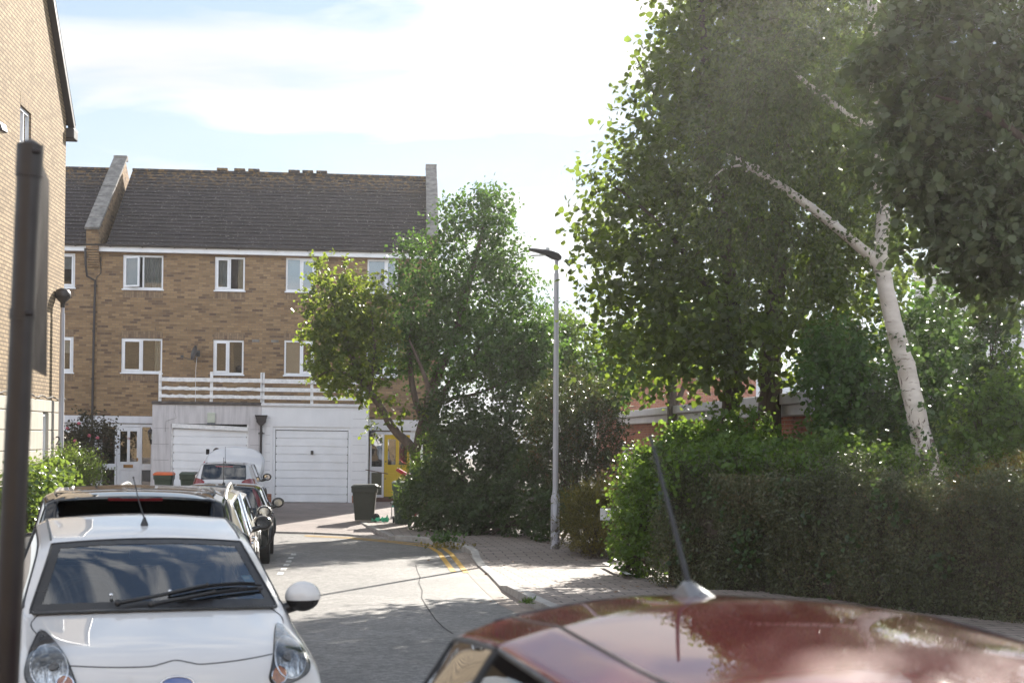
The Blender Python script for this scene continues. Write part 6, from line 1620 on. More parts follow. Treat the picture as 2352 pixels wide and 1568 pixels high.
def foliage(root, blobs, n, leaf, shape, mat, name='crown', k=9, L=.45, up=.25, droop=.35, twig=None, lo=.3, spread=.09, org=None, zmin=None, gappy=.0):
    B = np.array(blobs); vol = (B[:, 3]*B[:, 4]*B[:, 5])**.72; pr_ = vol/vol.sum(); ns = n//k
    bi = RNG.choice(len(B), ns, p=pr_); d = unit(RNG.normal(size=(ns, 3)))
    r = lo+(1-lo)*RNG.random(ns)**.55
    b = B[bi]; o = b[:, :3]+d*b[:, 3:]*r[:, None]
    if gappy:                                                     # leave holes where the sky shows through
        ph = np.sin(o[:, 0]*2.7+1.3)*np.sin(o[:, 2]*2.9+.4)+np.sin(o[:, 1]*2.3+o[:, 2]*1.7); keep = ph > -2+gappy*2; o, d, b, r = o[keep], d[keep], b[keep], r[keep]; ns = len(o)
    if zmin is not None:
        keep = o[:, 2] > zmin; o, d, b = o[keep], d[keep], b[keep]; ns = len(o)
    sd = unit(d/b[:, 3:]*b[:, 3:].mean(1, keepdims=True)); sd = unit(sd*.75+RNG.normal(size=(ns, 3))*.5+np.array([0, 0, up]))
    Ls = L*(.6+.8*RNG.random(ns)); base = np.array([root.location.x, root.location.y, root.location.z]); o = o-base
    clump = RNG.random(ns)*.55
    t = (np.arange(k)+.6)/k
    P_ = o[:, None]+sd[:, None]*(Ls[:, None]*t[None])[:, :, None]+np.array([0, 0, -1])*(droop*.3*Ls[:, None]*t[None]**2)[:, :, None]+RNG.normal(size=(ns, k, 3))*spread*L
    sv = unit(np.cross(sd, RNG.normal(size=(ns, 3)))); al = np.where(np.arange(k) % 2 == 0, 1., -1.)
    ax = sd[:, None]*.55+sv[:, None]*al[None, :, None]*.8+RNG.normal(size=(ns, k, 3))*.35+np.array([0, 0, -droop])
    nr = np.array([0, 0, .55])+RNG.normal(size=(ns, k, 3))*.55+d[:, None]*.35
    sz = leaf*(.5+.75*RNG.random((ns, k)))
    val = np.clip(clump[:, None]+RNG.random((ns, k))*.45, 0, 1)
    cr = leaf_mesh(name, P_.reshape(-1, 3), ax.reshape(-1, 3), nr.reshape(-1, 3), sz.reshape(-1), shape, mat, root, val.reshape(-1))
    if twig is not None and ns > 80:
        a = o; e = o+sd*Ls[:, None]+np.array([0, 0, -1])*(droop*.3*Ls)[:, None]; s1 = sv; s2 = np.cross(sd, sv); w_ = .004
        v = np.empty((ns, 4, 3)); v[:, 0] = a+s1*w_; v[:, 1] = a-s1*w_*.6+s2*w_; v[:, 2] = a-s1*w_*.6-s2*w_; v[:, 3] = e
        me = bpy.data.meshes.new('twigs'); f = (np.arange(ns)[:, None, None]*4+np.array([[0, 1, 3], [1, 2, 3], [2, 0, 3]])[None]).reshape(-1, 3)
        me.from_pydata(v.reshape(-1, 3).tolist(), [], f.tolist()); me.materials.append(twig); link(bpy.data.objects.new('twigs', me), root)
    return cr
def bark(name, a, b, sc=(9, 9, 2)):
    t = NT(name); v = t.coord('Object', sc); n = t.noise(v, 1.6, 6, .65)
    t.bsdf(t.ramp(n, [(.3, a), (.7, b)]), .92, 0, .2, 0, t.bump(n, .9, .03)); return t.mat
M['bark'] = bark('grey_brown_bark', (.045, .035, .028), (.11, .085, .068))
M['bark2'] = bark('smooth_brown_bark', (.085, .062, .05), (.15, .115, .095), (5, 5, 2))
M['twig'] = plain('twig', (.05, .036, .025), .9)
def birchmat():
    t = NT('birch_bark'); v = t.coord('Object', (3, 3, 16)); n = t.noise(v, 1.3, 5, .6); v2 = t.coord('Object', (6, 6, 2.2)); n2 = t.noise(v2, 1.25, 5, .62, 1.2)
    tcn = t.n.new('ShaderNodeTexCoord'); s = t.n.new('ShaderNodeSeparateXYZ'); t.l(tcn.outputs['Object'], s.inputs[0])
    lowm = t.math('MAXIMUM', t.math('MULTIPLY', t.math('SUBTRACT', 3.3, s.outputs['Z']), .085), 0.)
    c = t.ramp(t.noise(t.coord('Object', (2, 2, 5)), 1.4, 4), [(.3, (.40, .35, .31)), (.7, (.58, .53, .48))])
    c = t.mix(t.ramp(n, [(.62, 0), (.68, .75)]), c, (.12, .085, .07))
    c = t.mix(t.ramp(t.math('ADD', n2, lowm), [(.63, 0), (.68, 1)]), c, (.10, .07, .06))
    t.bsdf(c, .7, 0, .3, 0, t.bump(n2, .5, .015)); return t.mat
M['birch'] = birchmat()
LF = dict(
 lime=leafmat('lime_leaf', (.022, .028, .013), (.046, .056, .022), (.30, .42, .05), .45, .36),
 birchl=leafmat('birch_leaf', (.030, .036, .018), (.056, .066, .028), (.15, .22, .045), .45, .30),
 alder=leafmat('alder_leaf', (.038, .046, .026), (.070, .086, .042), (.12, .18, .045), .45, .25),
 dense=leafmat('dense_green_leaf', (.020, .042, .013), (.046, .094, .023), (.18, .34, .05), .45, .34),
 maple=leafmat('maple_leaf', (.030, .055, .012), (.065, .10, .020), (.36, .46, .05), .42, .42, (.20, .17, .03)),
 shrub=leafmat('dark_shrub_leaf', (.020, .034, .014), (.044, .070, .025), (.12, .20, .035), .42, .28),
 photinia=leafmat('photinia_leaf', (.020, .036, .014), (.048, .065, .024), (.16, .20, .05), .30, .25, (.20, .055, .035)),
 bright=leafmat('bright_shrub_leaf', (.028, .055, .014), (.055, .10, .022), (.26, .40, .05), .34, .42),
 hedge=leafmat('privet_leaf', (.030, .033, .018), (.098, .108, .048), (.14, .18, .045), .40, .24, (.15, .10, .055), .5),
 conifer=leafmat('gold_conifer_leaf', (.060, .062, .012), (.13, .115, .020), (.20, .18, .02), .6, .25),
 gold=leafmat('golden_leaf', (.07, .065, .014), (.17, .135, .03), (.26, .21, .03), .5, .3),
 laurel=leafmat('laurel_leaf', (.030, .060, .016), (.07, .12, .03), (.30, .42, .06), .22, .35, None, .6),
 rose=leafmat('dark_rose_leaf', (.022, .024, .014), (.045, .042, .022), (.10, .09, .03), .45, .25, (.09, .03, .02)),
 ivy=leafmat('ivy_leaf', (.018, .034, .014), (.038, .066, .022), (.12, .21, .04), .32, .25))
def trunk(root, paths, mat, name='trunk', n=12):
    mb = MB(); base = Vector(root.location)
    for pts, rad in paths:
        m = len(pts)-1; q = smoothpoly([Vector(p)-base for p in pts], 6, False); rr = np.interp(np.linspace(0, m, len(q)), range(m+1), rad)
        rg = random.Random(len(q))
        q = [p+Vector((rg.gauss(0, .06), rg.gauss(0, .06), 0))*float(r_) for p, r_ in zip(q, rr)]
        mb.tube(q, list(rr), n)
    return mb.build(name, mat, root, smooth=True, fix=False)
def plant(name, label, cat, px, Y, group=None):
    p = W(px, 1004, Y); return thing(name, label, cat, (p.x, Y, (zd(Y) if Y > 36 else zg(Y))+.05), 0, group)
def path(Y, pts): return [W(x, y, Y+(p[0] if p else 0)) for x, y, *p in pts]
# ---- lime trees
YA = 26.0
t1 = plant('lime_tree', 'tall lime tree, left trunk of the pair, its leaves spilling over the street lamp', 'tree', 1672, YA, 'lime trees behind the hedge')
trunk(t1, [(path(YA, [(1672, 1190), (1678, 950), (1684, 780), (1672, 600), (1640, 380), (1620, 150), (1600, -150)]), [.19, .165, .155, .13, .10, .07, .03]), (path(YA, [(1680, 760), (1600, 620, -.3), (1500, 500, -.5), (1400, 420, -.4)]), [.08, .06, .035, .012]), (path(YA, [(1672, 600), (1760, 450, .5), (1800, 250, .8)]), [.07, .05, .02]), (path(YA, [(1650, 420), (1540, 280, .6), (1460, 130, .5)]), [.06, .035, .01])], M['bark'])
foliage(t1, [blob(1610, 100, 95, 150, YA), blob(1550, 300, 120, 140, YA), blob(1488, 520, 138, 130, YA), blob(1545, 690, 160, 115, YA-.5, .6), blob(1650, 440, 170, 220, YA+.5), blob(1640, 755, 130, 95, YA-.7, .5), blob(1690, 130, 160, 180, YA+.6), blob(1630, -180, 150, 170, YA), blob(1640, -430, 190, 170, YA+.5), blob(1448, 640, 104, 90, YA-.4, .7), blob(1425, 450, 56, 80, YA)], 27000, .125, 'heart', LF['lime'], k=10, L=.75, up=.15, droop=.5, twig=M['twig'], lo=.25)
t2 = plant('lime_tree', 'tall lime tree, right trunk of the pair, standing just left of the birch', 'tree', 1768, YA+.8, 'lime trees behind the hedge')
trunk(t2, [(path(YA+.8, [(1772, 1190), (1768, 950), (1770, 800), (1790, 560), (1810, 300), (1820, 0), (1830, -200)]), [.24, .215, .20, .16, .11, .06, .03]), (path(YA+.8, [(1775, 830), (1840, 720, .3), (1930, 600, .5)]), [.09, .06, .02]), (path(YA+.8, [(1790, 560), (1700, 430, -.3), (1640, 330, -.4)]), [.06, .04, .015])], M['bark'])
foliage(t2, [blob(1840, 480, 170, 220, YA+1.2), blob(1840, 190, 170, 210, YA+1.2), blob(1815, 745, 140, 105, YA+.1, .5), blob(1945, 690, 120, 130, YA+.5, .6), blob(1800, -120, 190, 170, YA+1), blob(1960, 330, 120, 200, YA+1.6), blob(1570, 845, 120, 30, YA-.9, .35), blob(1480, 800, 110, 62, YA-1.1, .3), blob(1620, 800, 120, 66, YA-1.1, .3), blob(1715, 825, 80, 50, YA-1.1, .3), blob(1850, 800, 120, 68, YA-1.0, .3), blob(1910, 820, 100, 60, YA, .5), blob(1980, 560, 80, 120, YA+1), blob(1820, -400, 190, 170, YA+1.2)], 33000, .125, 'heart', LF['lime'], k=10, L=.7, up=.1, droop=.5, twig=M['twig'], lo=.25)
# hanging lower sprays in front of the low building
t7 = plant('broadleaf_tree', 'dark tree far behind the left lime trunk, showing below its crown', 'tree', 1545, 37.5)
trunk(t7, [(path(37.5, [(1545, 1180), (1545, 980), (1540, 820), (1530, 700)]), [.16, .14, .11, .03]), (path(37.5, [(1545, 950), (1600, 820), (1650, 740)]), [.08, .05, .02]), (path(37.5, [(1543, 900), (1490, 800), (1470, 740)]), [.07, .04, .02])], M['bark'])
foliage(t7, [blob(1540, 790, 90, 70, 37.5), blob(1600, 730, 90, 80, 37.6), blob(1480, 800, 70, 60, 37.3), blob(1440, 860, 60, 45, 37), blob(1660, 800, 80, 60, 37.8)], 9000, .12, 'broad', LF['dense'], k=9, L=.5, up=.3, droop=.1, twig=M['twig'], lo=.15)
# ---- birch
YB = 20.3
t3 = plant('birch_tree', 'leaning white-barked birch tree rising out of the hedge at the right', 'tree', 2150, YB)
pp = lambda w_: w_/2*YB/F
trunk(t3, [(path(YB, [(2162, 1240), (2142, 1110), (2108, 960), (2078, 840), (2048, 720), (2026, 610), (2028, 490), (2016, 380), (2008, 150), (2000, -60), (1990, -250)]), [pp(68), pp(56), pp(46), pp(43), pp(39), pp(36), pp(30), pp(27), pp(24), pp(20), pp(12)]),
 (path(YB, [(2030, 640), (2010, 598), (1980, 572, -.05), (1880, 490, -.2), (1800, 432, -.3), (1735, 392, -.4), (1700, 368, -.45), (1665, 352, -.5)]), [pp(30), pp(28), pp(24), pp(21), pp(18), pp(15), pp(10), pp(3)]), (path(YB, [(1760, 408, -.35), (1735, 380, -.45), (1712, 396, -.55)]), [pp(8), pp(7), pp(3)]), (path(YB, [(1715, 378, -.45), (1660, 390, -.5), (1620, 430, -.5)]), [pp(7), pp(4), pp(1.5)]),
 (path(YB, [(2012, 290), (1960, 275, -.2), (1895, 225, -.4), (1850, 190, -.5), (1820, 160, -.5)]), [pp(18), pp(18), pp(16), pp(12), pp(3)])], M['birch'], n=16)
foliage(t3, [blob(1760, 280, 170, 150, YB), blob(1900, 120, 190, 170, YB+.4), blob(1700, 480, 150, 120, YB-.2), blob(1650, 350, 70, 60, YB-.7), blob(1700, 345, 45, 36, YB-.9), blob(1830, 590, 130, 90, YB), blob(1930, 430, 90, 110, YB+.5), blob(2100, 320, 130, 220, YB+.8), blob(2080, -60, 200, 130, YB+.4), blob(1890, 170, 110, 110, YB-.9), blob(1985, 330, 60, 110, YB-.8), blob(2010, 250, 45, 60, YB-.8), blob(1760, 150, 120, 110, YB-.5), blob(2060, 480, 50, 60, YB-.7)], 21000, .062, 'broad', LF['birchl'], k=12, L=.55, up=-.25, droop=.9, twig=M['twig'], lo=.15)
foliage(t3, [blob(2120, 1010, 30, 70, YB-.1), blob(2070, 800, 18, 40, YB-.12), blob(2030, 660, 22, 40, YB-.12), blob(2035, 540, 26, 50, YB-.1), blob(2100, 900, 25, 50, YB-.1), blob(2160, 820, 60, 120, YB+.3)], 1000, .075, 'heart', LF['ivy'], name='ivy', k=6, L=.2, droop=.5, lo=.5)
# ---- near tree at the top right, trunk outside the frame
YN = 13.5
t4 = plant('alder_tree', 'alder tree overhanging the top right corner with large rounded leaves', 'tree', 2560, YN)
trunk(t4, [(path(YN, [(2560, 1500), (2550, 1000), (2540, 500), (2500, 0), (2450, -300)]), [.16, .14, .12, .09, .04]), (path(YN, [(2545, 600), (2440, 420, -.3), (2300, 280, -.4), (2150, 220, -.5)]), [.07, .05, .03, .01]), (path(YN, [(2530, 300), (2380, 120, .2), (2180, 60, .1), (2020, 40, .2)]), [.06, .04, .02, .008]), (path(YN, [(2550, 800), (2440, 640, .2), (2280, 560, .1)]), [.05, .03, .008])], M['bark'])
foliage(t4, [blob(2190, 130, 150, 150, YN), blob(2300, 350, 170, 180, YN), blob(2110, 300, 95, 130, YN-.2), blob(2250, 560, 150, 75, YN), blob(2080, 90, 90, 95, YN), blob(2420, 120, 180, 200, YN+.3), blob(2400, 480, 160, 160, YN+.3), blob(2200, -120, 200, 120, YN), blob(2340, 600, 90, 70, YN-.2), blob(2120, 440, 60, 60, YN-.3), blob(2040, 330, 60, 90, YN+.4), blob(2050, 180, 70, 90, YN+.2), blob(2200, 430, 110, 110, YN), blob(2330, 520, 90, 120, YN), blob(2260, 640, 100, 55, YN+.2), blob(2150, 520, 70, 70, YN+.2)], 21500, .098, 'broad', LF['alder'], k=9, L=.34, up=.2, droop=.25, twig=M['twig'], lo=.2)
# ---- dense central tree
YC = 36.5
t5 = plant('broadleaf_tree', 'dense dark green tree in front of the right end of the terrace', 'tree', 985, YC)
trunk(t5, [(path(YC, [(985, 1180), (985, 1000), (990, 900), (1040, 780), (1080, 640), (1110, 520)]), [.17, .15, .13, .11, .08, .03]), (path(YC, [(985, 1010), (1020, 900, .3), (1080, 830, .4), (1150, 720, .3)]), [.10, .08, .05, .02]), (path(YC, [(985, 1000), (950, 900, -.2), (940, 780, -.2), (960, 650)]), [.10, .08, .05, .02]), (path(YC, [(1000, 920), (1090, 905, .2), (1180, 870, .3)]), [.05, .04, .02])], M['bark2'])
foliage(t5, [blob(1095, 545, 78, 80, YC), blob(1125, 490, 50, 48, YC), blob(965, 610, 58, 62, YC), blob(990, 710, 95, 90, YC), blob(1110, 680, 100, 100, YC), blob(1165, 610, 42, 65, YC), blob(1070, 810, 140, 80, YC+.2), blob(1200, 770, 70, 80, YC), blob(1160, 850, 90, 60, YC), blob(940, 800, 62, 80, YC), blob(1030, 500, 28, 40, YC), blob(1240, 820, 50, 80, YC)], 30000, .10, 'broad', LF['dense'], k=9, L=.42, up=.45, droop=.05, twig=M['twig'], lo=.2)
foliage(t5, [blob(1215, 680, 22, 40, YC-.3), blob(1245, 660, 20, 25, YC-.3)], 420, .12, 'narrow', LF['dense'], name='leaves', k=14, L=.7, up=.1, droop=.5, twig=M['twig'])
# ---- yellowing maple in front, leaning left
YM = 35.6
t6 = plant('maple_tree', 'leaning maple with yellowing leaves reaching across the white railings', 'tree', 957, YM)
trunk(t6, [(path(YM, [(957, 1180), (955, 1060), (948, 1030), (905, 985), (868, 925), (835, 880), (805, 810), (775, 730), (745, 640)]), [.16, .135, .125, .105, .095, .085, .065, .04, .012]), (path(YM, [(955, 1050), (965, 985), (985, 900), (940, 780)]), [.12, .10, .07, .02]), (path(YM, [(850, 900), (860, 800, -.2), (850, 700, -.2)]), [.05, .03, .01]), (path(YM, [(835, 880), (770, 850, -.3), (720, 870, -.3)]), [.045, .03, .008])], M['bark2'])
foliage(t6, [blob(765, 690, 40, 48, YM), blob(738, 625, 20, 34, YM), blob(795, 755, 60, 62, YM), blob(775, 850, 70, 48, YM), blob(845, 690, 42, 50, YM), blob(860, 790, 52, 62, YM), blob(722, 735, 26, 40, YM), blob(800, 640, 16, 28, YM), blob(740, 790, 34, 40, YM), blob(840, 880, 50, 30, YM), blob(715, 690, 16, 14, YM)], 8600, .105, 'maple', LF['maple'], k=9, L=.36, up=.45, droop=.25, twig=M['twig'], lo=.15)
foliage(t6, [blob(862, 985, 22, 22, YM-.2), blob(900, 940, 34, 18, YM-.2), blob(1000, 955, 34, 14, YM-.3)], 260, .11, 'maple', LF['maple'], name='leaves', k=8, L=.3, droop=.5)
# ---- shrubs along the back of the pavement
YS = 33.6
def shrub(name, label, px, Y, blobs, n, leaf, shape, mat, cat='shrub', **kw):
    s = plant(name, label, cat, px, Y); kk = dict(k=8, L=.32, up=.2, droop=.25, twig=M['twig'], lo=.35); kk.update(kw)
    gz = s.location.z
    mb = MB(); c = Vector(s.location)
    rr = random.Random(px)
    for b in blobs:
        q = Vector((b[0], b[1], b[2]))-c
        for _ in range(3): e = q+Vector((rr.gauss(0, b[3]*.4), rr.gauss(0, b[4]*.4), rr.gauss(0, b[5]*.4))); mb.tube([(rr.gauss(0, .15), rr.gauss(0, .12), -.05), q*.5+Vector((rr.gauss(0, .1), 0, 0)), e], [.03, .02, .006], 6)
    mb.build('stems_core', M['bark'], s, smooth=True, fix=False)
    foliage(s, blobs, n, leaf, shape, mat, name='leaves', zmin=gz-.02, **kk); return s
shrub('laurel_shrub', 'wide dark shrub mass sprawling along the back of the pavement under the dense tree', 1100, YS, [blob(1000, 1150, 75, 60, YS+.8), blob(1090, 1070, 110, 110, YS+.9), blob(1120, 1170, 90, 55, YS), blob(1180, 1010, 80, 110, YS+.6), blob(1215, 1140, 70, 90, YS-1.0), blob(1040, 960, 70, 60, YS+1.5), blob(1255, 1180, 50, 60, YS-2.2), blob(1050, 1190, 70, 34, YS-.1)], 23000, .105, 'broad', LF['shrub'])
shrub('bright_shrub', 'brighter green shrub beside the dark green bin, its sprays over the red handle', 985, YS+1.6, [blob(980, 1060, 42, 52, YS+1.6), blob(1000, 1110, 55, 55, YS+1.6), blob(955, 1130, 30, 45, YS+1.7), blob(1015, 1010, 35, 40, YS+1.8)], 5200, .085, 'narrow', LF['bright'], lo=.3)
shrub('photinia_shrub', 'tall photinia shrub with red-tipped leaves behind the street lamp', 1320, 32.5, [blob(1320, 945, 95, 85, 32.5), blob(1270, 1010, 70, 95, 32.3), blob(1370, 1020, 70, 90, 32.7), blob(1310, 1090, 100, 90, 32.3)], 17000, .095, 'narrow', LF['photinia'], lo=.4, up=.5, droop=.05)
shrub('background_shrub', 'light green shrub filling the gap between photinia and lime leaves', 1320, 39, [blob(1240, 830, 70, 60, 39), blob(1330, 810, 60, 70, 39), blob(1300, 900, 90, 60, 39), blob(1400, 880, 60, 50, 39), blob(1280, 770, 50, 60, 39.5)], 15000, .10, 'broad', LF['bright'], lo=.3)
shrub('gold_conifer', 'feathery yellow-green conifer bush beside the street name plate', 1350, 28.3, [blob(1352, 1185, 48, 52, 28.3), blob(1385, 1160, 40, 40, 28.6), blob(1340, 1225, 36, 30, 28.2)], 9000, .11, 'needle', LF['conifer'], k=14, L=.30, up=.35, droop=-.2, lo=.35, spread=.05)
shrub('gold_privet', 'low golden-leaved bush at the pavement edge under the street name plate', 1370, 27.6, [blob(1365, 1238, 48, 25, 27.7), blob(1405, 1225, 45, 32, 27.6)], 5200, .035, 'small', LF['gold'], k=9, L=.16, lo=.5)
shrub('bright_shrub', 'leafy lit shrub at the left end of the long hedge, half hiding the name plate', 1470, 23.9, [blob(1475, 1090, 55, 60, 24.2), blob(1462, 1160, 42, 62, 24.4), blob(1490, 1200, 70, 80, 23.6), blob(1470, 1275, 55, 50, 23.3), blob(1450, 1240, 36, 42, 24.2), blob(1540, 1070, 60, 50, 24.2)], 8200, .075, 'broad', LF['bright'], lo=.35)
shrub('bramble_shrub', 'sunlit mixed shrubs behind the hedge at the foot of the lime trunks', 1720, 24.6, [blob(1600, 1045, 90, 48, 24.6), blob(1700, 1060, 90, 46, 24.4), blob(1800, 1065, 90, 46, 24.2), blob(1900, 1060, 90, 50, 24.0), blob(1560, 1010, 50, 28, 24.8), blob(1990, 1040, 80, 60, 23.6), blob(1930, 990, 70, 50, 24.2), blob(1650, 1000, 60, 30, 24.6), blob(1720, 1000, 50, 36, 24.4)], 13500, .085, 'broad', LF['bright'], lo=.25)
shrub('hazel_shrub', 'tall leafy shrub behind the birch trunk', 2060, 24.5, [blob(1970, 930, 80, 110, 23.6), blob(2060, 960, 70, 110, 23.4), blob(2190, 900, 80, 130, 24), blob(2170, 1030, 90, 80, 23.5), blob(1910, 870, 70, 60, 23.8), blob(2150, 740, 60, 90, 24.5), blob(1930, 800, 70, 60, 24), blob(1960, 1010, 90, 60, 24), blob(2110, 820, 70, 90, 24.8)], 17000, .10, 'broad', LF['dense'], lo=.2)
shrub('ivy_column', 'dark ivy-covered stump standing between birch and right edge', 2282, 21.8, [blob(2285, 700, 40, 60, 21.8), blob(2280, 800, 36, 80, 21.8), blob(2275, 920, 44, 80, 21.8)], 3800, .075, 'heart', LF['ivy'], lo=.55)
shrub('bright_shrub', 'bright backlit shrub at the right edge above the hedge', 2310, 20.4, [blob(2240, 980, 50, 60, 20.6), blob(2310, 960, 60, 70, 20.6), blob(2330, 870, 40, 60, 21), blob(2250, 1060, 60, 40, 20.2), blob(2370, 1010, 60, 80, 20.2)], 5600, .085, 'broad', LF['bright'], lo=.25)
shrub('box_shrub', 'yellowish small-leaved bush topping the hedge at the right edge', 2310, 17.6, [blob(2310, 1105, 60, 42, 17.5), blob(2250, 1125, 55, 26, 17.7), blob(2370, 1100, 60, 55, 17.4)], 7500, .032, 'small', LF['gold'], k=9, L=.16, lo=.45)
shrub('ivy_shrub', 'dark ivy-leaved growth rising raggedly over the back of the long hedge', 1800, 20.5, [blob(1600, 1085, 90, 34, 21.5), blob(1740, 1080, 90, 38, 20.9), blob(1870, 1085, 90, 36, 20.2), blob(1990, 1085, 80, 40, 19.6), blob(2080, 1090, 50, 40, 19.2), blob(1680, 1050, 50, 26, 21.3), blob(1930, 1045, 60, 30, 20.2)], 8500, .075, 'broad', LF['bright'], lo=.3)
# ---- long clipped hedge
hd0, hd1 = G(1485, 1330, .1), W(2600, 1004, 15.0)
HG = thing('hedge', 'long clipped small-leaved hedge along the pavement behind the red car', 'hedge', (hd0.x, hd0.y, zg(hd0.y)+.05), math.atan2(hd1.y-hd0.y, hd1.x-hd0.x))
Lh = math.hypot(hd1.x-hd0.x, hd1.y-hd0.y); Hh = 1.72
cm = MB(); cm.box(.25, Lh, .22, 1.25, 0, Hh-.28); cm.build('stems_core', M['twig'], HG)  # solid dark core box added inside so the hedge looks opaque
def hedge_leaves(n, face):
    u = RNG.random(n)*Lh; dep = RNG.exponential(.075, n)
    bump = .13*np.sin(u*2.1)+.10*np.sin(u*5.3+1)+.06*np.sin(u*11)+.04*np.sin(u*23)
    if face == 0:
        z = RNG.random(n)**.9*(Hh-.02); y = dep-.09*np.sin(z*3.1+u*1.3)-.05*np.sin(z*7+u*4)+bump*.4; nr = np.tile([0, -1., .25], (n, 1))
    else:
        y = RNG.random(n)*1.4; z = Hh-dep+bump+.05*np.sin(y*5+u*3); nr = np.tile([0, -.2, 1.], (n, 1))
    p = np.stack([u, y, z], 1)+RNG.normal(size=(n, 3))*.018
    ax = RNG.normal(size=(n, 3))+nr*.5+np.array([0, 0, .3]); nr = nr+RNG.normal(size=(n, 3))*.6
    patchy = .5+.5*np.sin(u*1.9+.6)*np.sin(z*2.3+1.1)
    val = np.clip(RNG.random(n)**1.5*.75+.30*patchy, 0, 1)
    return p, ax, nr, .036*(.6+.8*RNG.random(n)), val
A_, B_ = hedge_leaves(62000, 0), hedge_leaves(26000, 1)
p_, a_, n_, s_, v_ = [np.concatenate(x) for x in zip(A_, B_)]
leaf_mesh('leaves', p_, a_, n_, s_, 'small', LF['hedge'], HG, v_)
# a few long fresh shoots and broad weeds growing through it
xs = RNG.random(170)*Lh
sh = []
for x in xs: sh.append(x)
k = 9; o = np.stack([xs, RNG.random(170)*.8, np.full(170, Hh-.1)+RNG.random(170)*.12], 1); d_ = unit(np.stack([RNG.normal(size=170)*.3, RNG.normal(size=170)*.3, np.ones(170)], 1))
t_ = (np.arange(k)+.5)/k; pz = o[:, None]+d_[:, None]*(t_*.42)[None, :, None]; leaf_mesh('leaves', pz.reshape(-1, 3), (RNG.normal(size=(170*k, 3))+np.array([0, 0, .4])), RNG.normal(size=(170*k, 3))+np.array([0, 0, .5]), np.full(170*k, .04), 'small', LF['hedge'], HG, RNG.random(170*k)*.8)
cp = np.array([(x, -.06, z) for x, z in ((2.2, .8), (2.35, 1.0), (2.1, .55), (2.4, .65), (3.4, 1.2), (1.0, .9), (.5, 1.3), (1.5, 1.45), (.9, .5), (2.9, 1.5), (4.3, .9), (5.0, 1.3), (3.8, .5), (1.8, 1.2), (4.7, 1.55), (5.6, .8))]); m = 26
wp_ = np.repeat(cp, m, 0)+RNG.normal(size=(len(cp)*m, 3))*np.array([.11, .03, .12]); leaf_mesh('leaves', wp_, RNG.normal(size=wp_.shape)+np.array([0, -.3, -.4]), RNG.normal(size=wp_.shape)*.5+np.array([0, -1, .3]), .07*(.6+.6*RNG.random(len(wp_))), 'heart', LF['ivy'], HG)
# ---- left side
shrub('laurel_hedge', 'glossy sunlit laurel hedge at the left behind the sign post', 95, 23.5, [blob(60, 1130, 50, 45, 22.5), blob(110, 1120, 45, 42, 24), blob(80, 1190, 50, 50, 22.8), blob(30, 1190, 50, 60, 22), blob(140, 1120, 30, 28, 25), blob(120, 1180, 40, 50, 24)], 6000, .085, 'broad', LF['laurel'], cat='hedge', lo=.45)
shrub('spirea_bush', 'fine-leaved bright green bush beyond the laurel hedge', 170, 27.6, [blob(165, 1082, 52, 34, 27.6), blob(125, 1095, 28, 28, 27.4), blob(210, 1100, 26, 22, 27.6), blob(150, 1062, 20, 22, 27.6)], 8000, .05, 'narrow', LF['laurel'], k=12, L=.30, up=.7, droop=0., lo=.25)
rs = shrub('rose_bush', 'dark rose bush with a few pink blooms climbing the white house front', 190, 43.4, [blob(185, 1040, 42, 45, 43.4), blob(205, 990, 25, 30, 43.6), blob(165, 1000, 20, 28, 43.4), blob(225, 1030, 25, 42, 43.4), blob(200, 950, 9, 26, 43.8), blob(245, 985, 22, 12, 43.2), blob(190, 1080, 45, 30, 43.2)], 5200, .085, 'broad', LF['rose'], lo=.25, L=.4)
mb = MB(); rr = random.Random(8)
for x, y in ((181, 972), (155, 983), (205, 1000), (172, 1012), (224, 1005)):
    q = W(x, y, 43.0)-Vector(rs.location); mb.ball(q, .06, .05, .05, 8, 6)
mb.build('blooms', plain('pink_bloom', (.45, .10, .14), .7), rs, smooth=True)
# ---- weeds, tufts and fallen leaves
def tuft(name, label, p, n, h, mat, shape='narrow', leaf=.09, sp=.12):
    r = thing(name, label, 'weed', tuple(p), 0); o = RNG.normal(size=(n, 3))*np.array([sp, sp*.6, 0])+np.array([0, 0, .01]); o[:, 2] += RNG.random(n)*h
    leaf_mesh('leaves', o, RNG.normal(size=(n, 3))*.6+np.array([0, 0, .8]), RNG.normal(size=(n, 3))+np.array([0, -.3, .4]), leaf*(.6+.6*RNG.random(n)), shape, mat, r); return r
q = G(1017, 1256); tuft('weed', 'green weed clump growing out of the kerb on the bend', (q.x, q.y, zg(q.y)+.06), 150, .22, LF['dense'], 'broad', .09, .2)
q = G(1040, 1262); tuft('weed', 'low weeds with dry leaves in the gutter right of the weed clump', (q.x, q.y-.1, zg(q.y)+.01), 110, .10, LF['gold'], 'broad', .07, .3)
q = G(1211, 1390, .1); tuft('grass_tuft', 'tiny grass tuft in a paving joint near the kerb', (q.x, q.y, q.z+.01), 60, .03, LF['bright'], 'needle', .09, .03)
rr = random.Random(5); N = 90; pos = []
for i in range(N):
    x, y = rr.choice(((1180, 1300), (1290, 1330), (1350, 1265), (1230, 1250), (1430, 1350), (1120, 1235), (1050, 1235), (1000, 1225), (1160, 1372), (1085, 1290))); g_ = G(x+rr.gauss(0, 45), y+rr.gauss(0, 9), .1)
    pos.append((g_.x, g_.y, g_.z+.012))
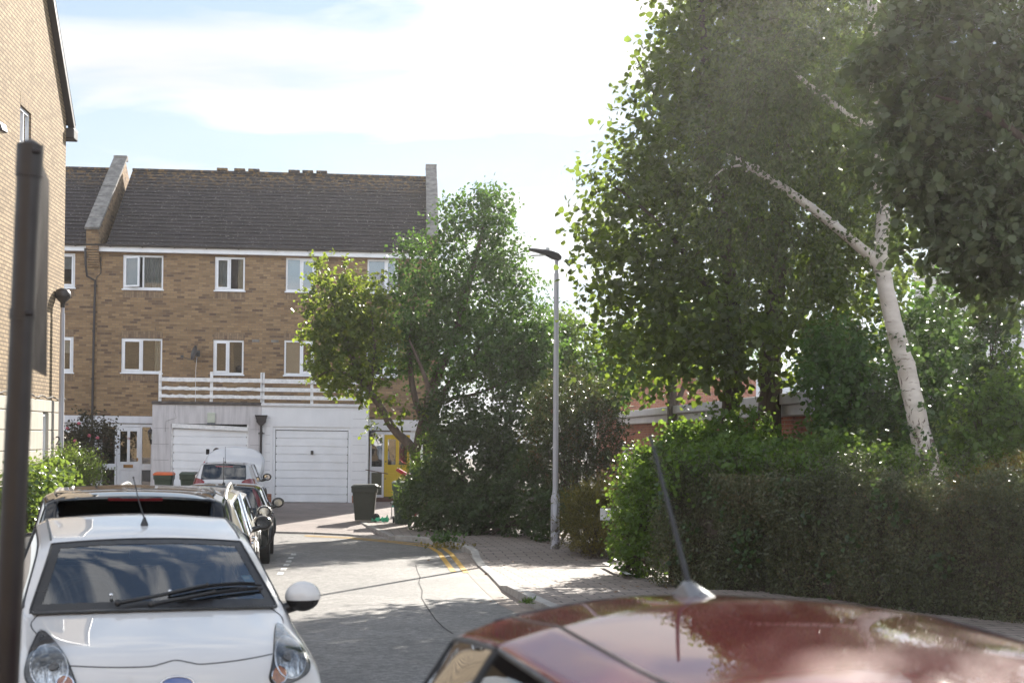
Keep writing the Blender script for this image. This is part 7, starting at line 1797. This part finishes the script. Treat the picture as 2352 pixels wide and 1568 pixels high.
pos = np.array(pos); fl = leaf_mesh('fallen_leaves', pos, RNG.normal(size=(N, 3))*np.array([1, 1, .1]), np.tile([0, 0, 1.], (N, 1))+RNG.normal(size=(N, 3))*.25, .055*(.6+.8*RNG.random(N)), 'broad', leafmat('dry_leaf', (.10, .055, .025), (.22, .12, .05), (.2, .1, .03), .7, .15), None)
tag(fl, 'scattered dry leaves lying on the pavement and along the kerb', 'fallen leaves', kind='stuff')
# ---------------------------------------------------------------- added haze, stands in for veiling glare in the lens
hz_ = MB(); hz_.box(-62, 62, -38, 120, -1.6, 19)
t = NT('glare_haze'); pv = t.n.new('ShaderNodeVolumePrincipled'); pv.inputs['Color'].default_value = (.95, .92, .90, 1); pv.inputs['Density'].default_value = HAZE; pv.inputs['Anisotropy'].default_value = .75
t.l(pv.outputs[0], t.out.inputs['Volume'])
hzo = hz_.build('haze', t.mat); hzo['kind'] = 'stuff'; hzo['label'] = 'thin haze added over the street to stand in for lens glare'
# ---------------------------------------------------------------- one object for every separate piece
def loose(o):
    if o.type != 'MESH' or o.data.users > 1: return
    bm = bmesh.new(); bm.from_mesh(o.data); bm.verts.ensure_lookup_table(); seen = [-1]*len(bm.verts); k = 0
    # pieces that touch within 2 mm count as one
    for v in bm.verts:
        if seen[v.index] >= 0: continue
        st = [v]; seen[v.index] = k
        while st:
            a = st.pop()
            for e in a.link_edges:
                b = e.other_vert(a)
                if seen[b.index] < 0: seen[b.index] = k; st.append(b)
        k += 1
    bm.free()
    if k < 2: return
    src = o.data
    for i in range(k):
        b2 = bmesh.new(); b2.from_mesh(src); b2.verts.ensure_lookup_table()
        bmesh.ops.delete(b2, geom=[v for v in b2.verts if seen[v.index] != i], context='VERTS')
        me = bpy.data.meshes.new(o.name.split('.')[0]); b2.to_mesh(me); b2.free()
        for m in src.materials:
            if m and m.name not in [q.name for q in me.materials if q]: me.materials.append(m)
        if i == 0: o.data = me; first = me
        else:
            c = o.copy(); c.data = me; link(c); c.parent = o.parent; c.matrix_local = o.matrix_local
            for key in ('label',):
                if key in o: c[key] = o[key]
for o in list(COL.objects):
    n = o.name.split('.')[0]
    if n in SPLIT: 
        if n == 'side_windows': o.name = 'side_window'
        loose(o)
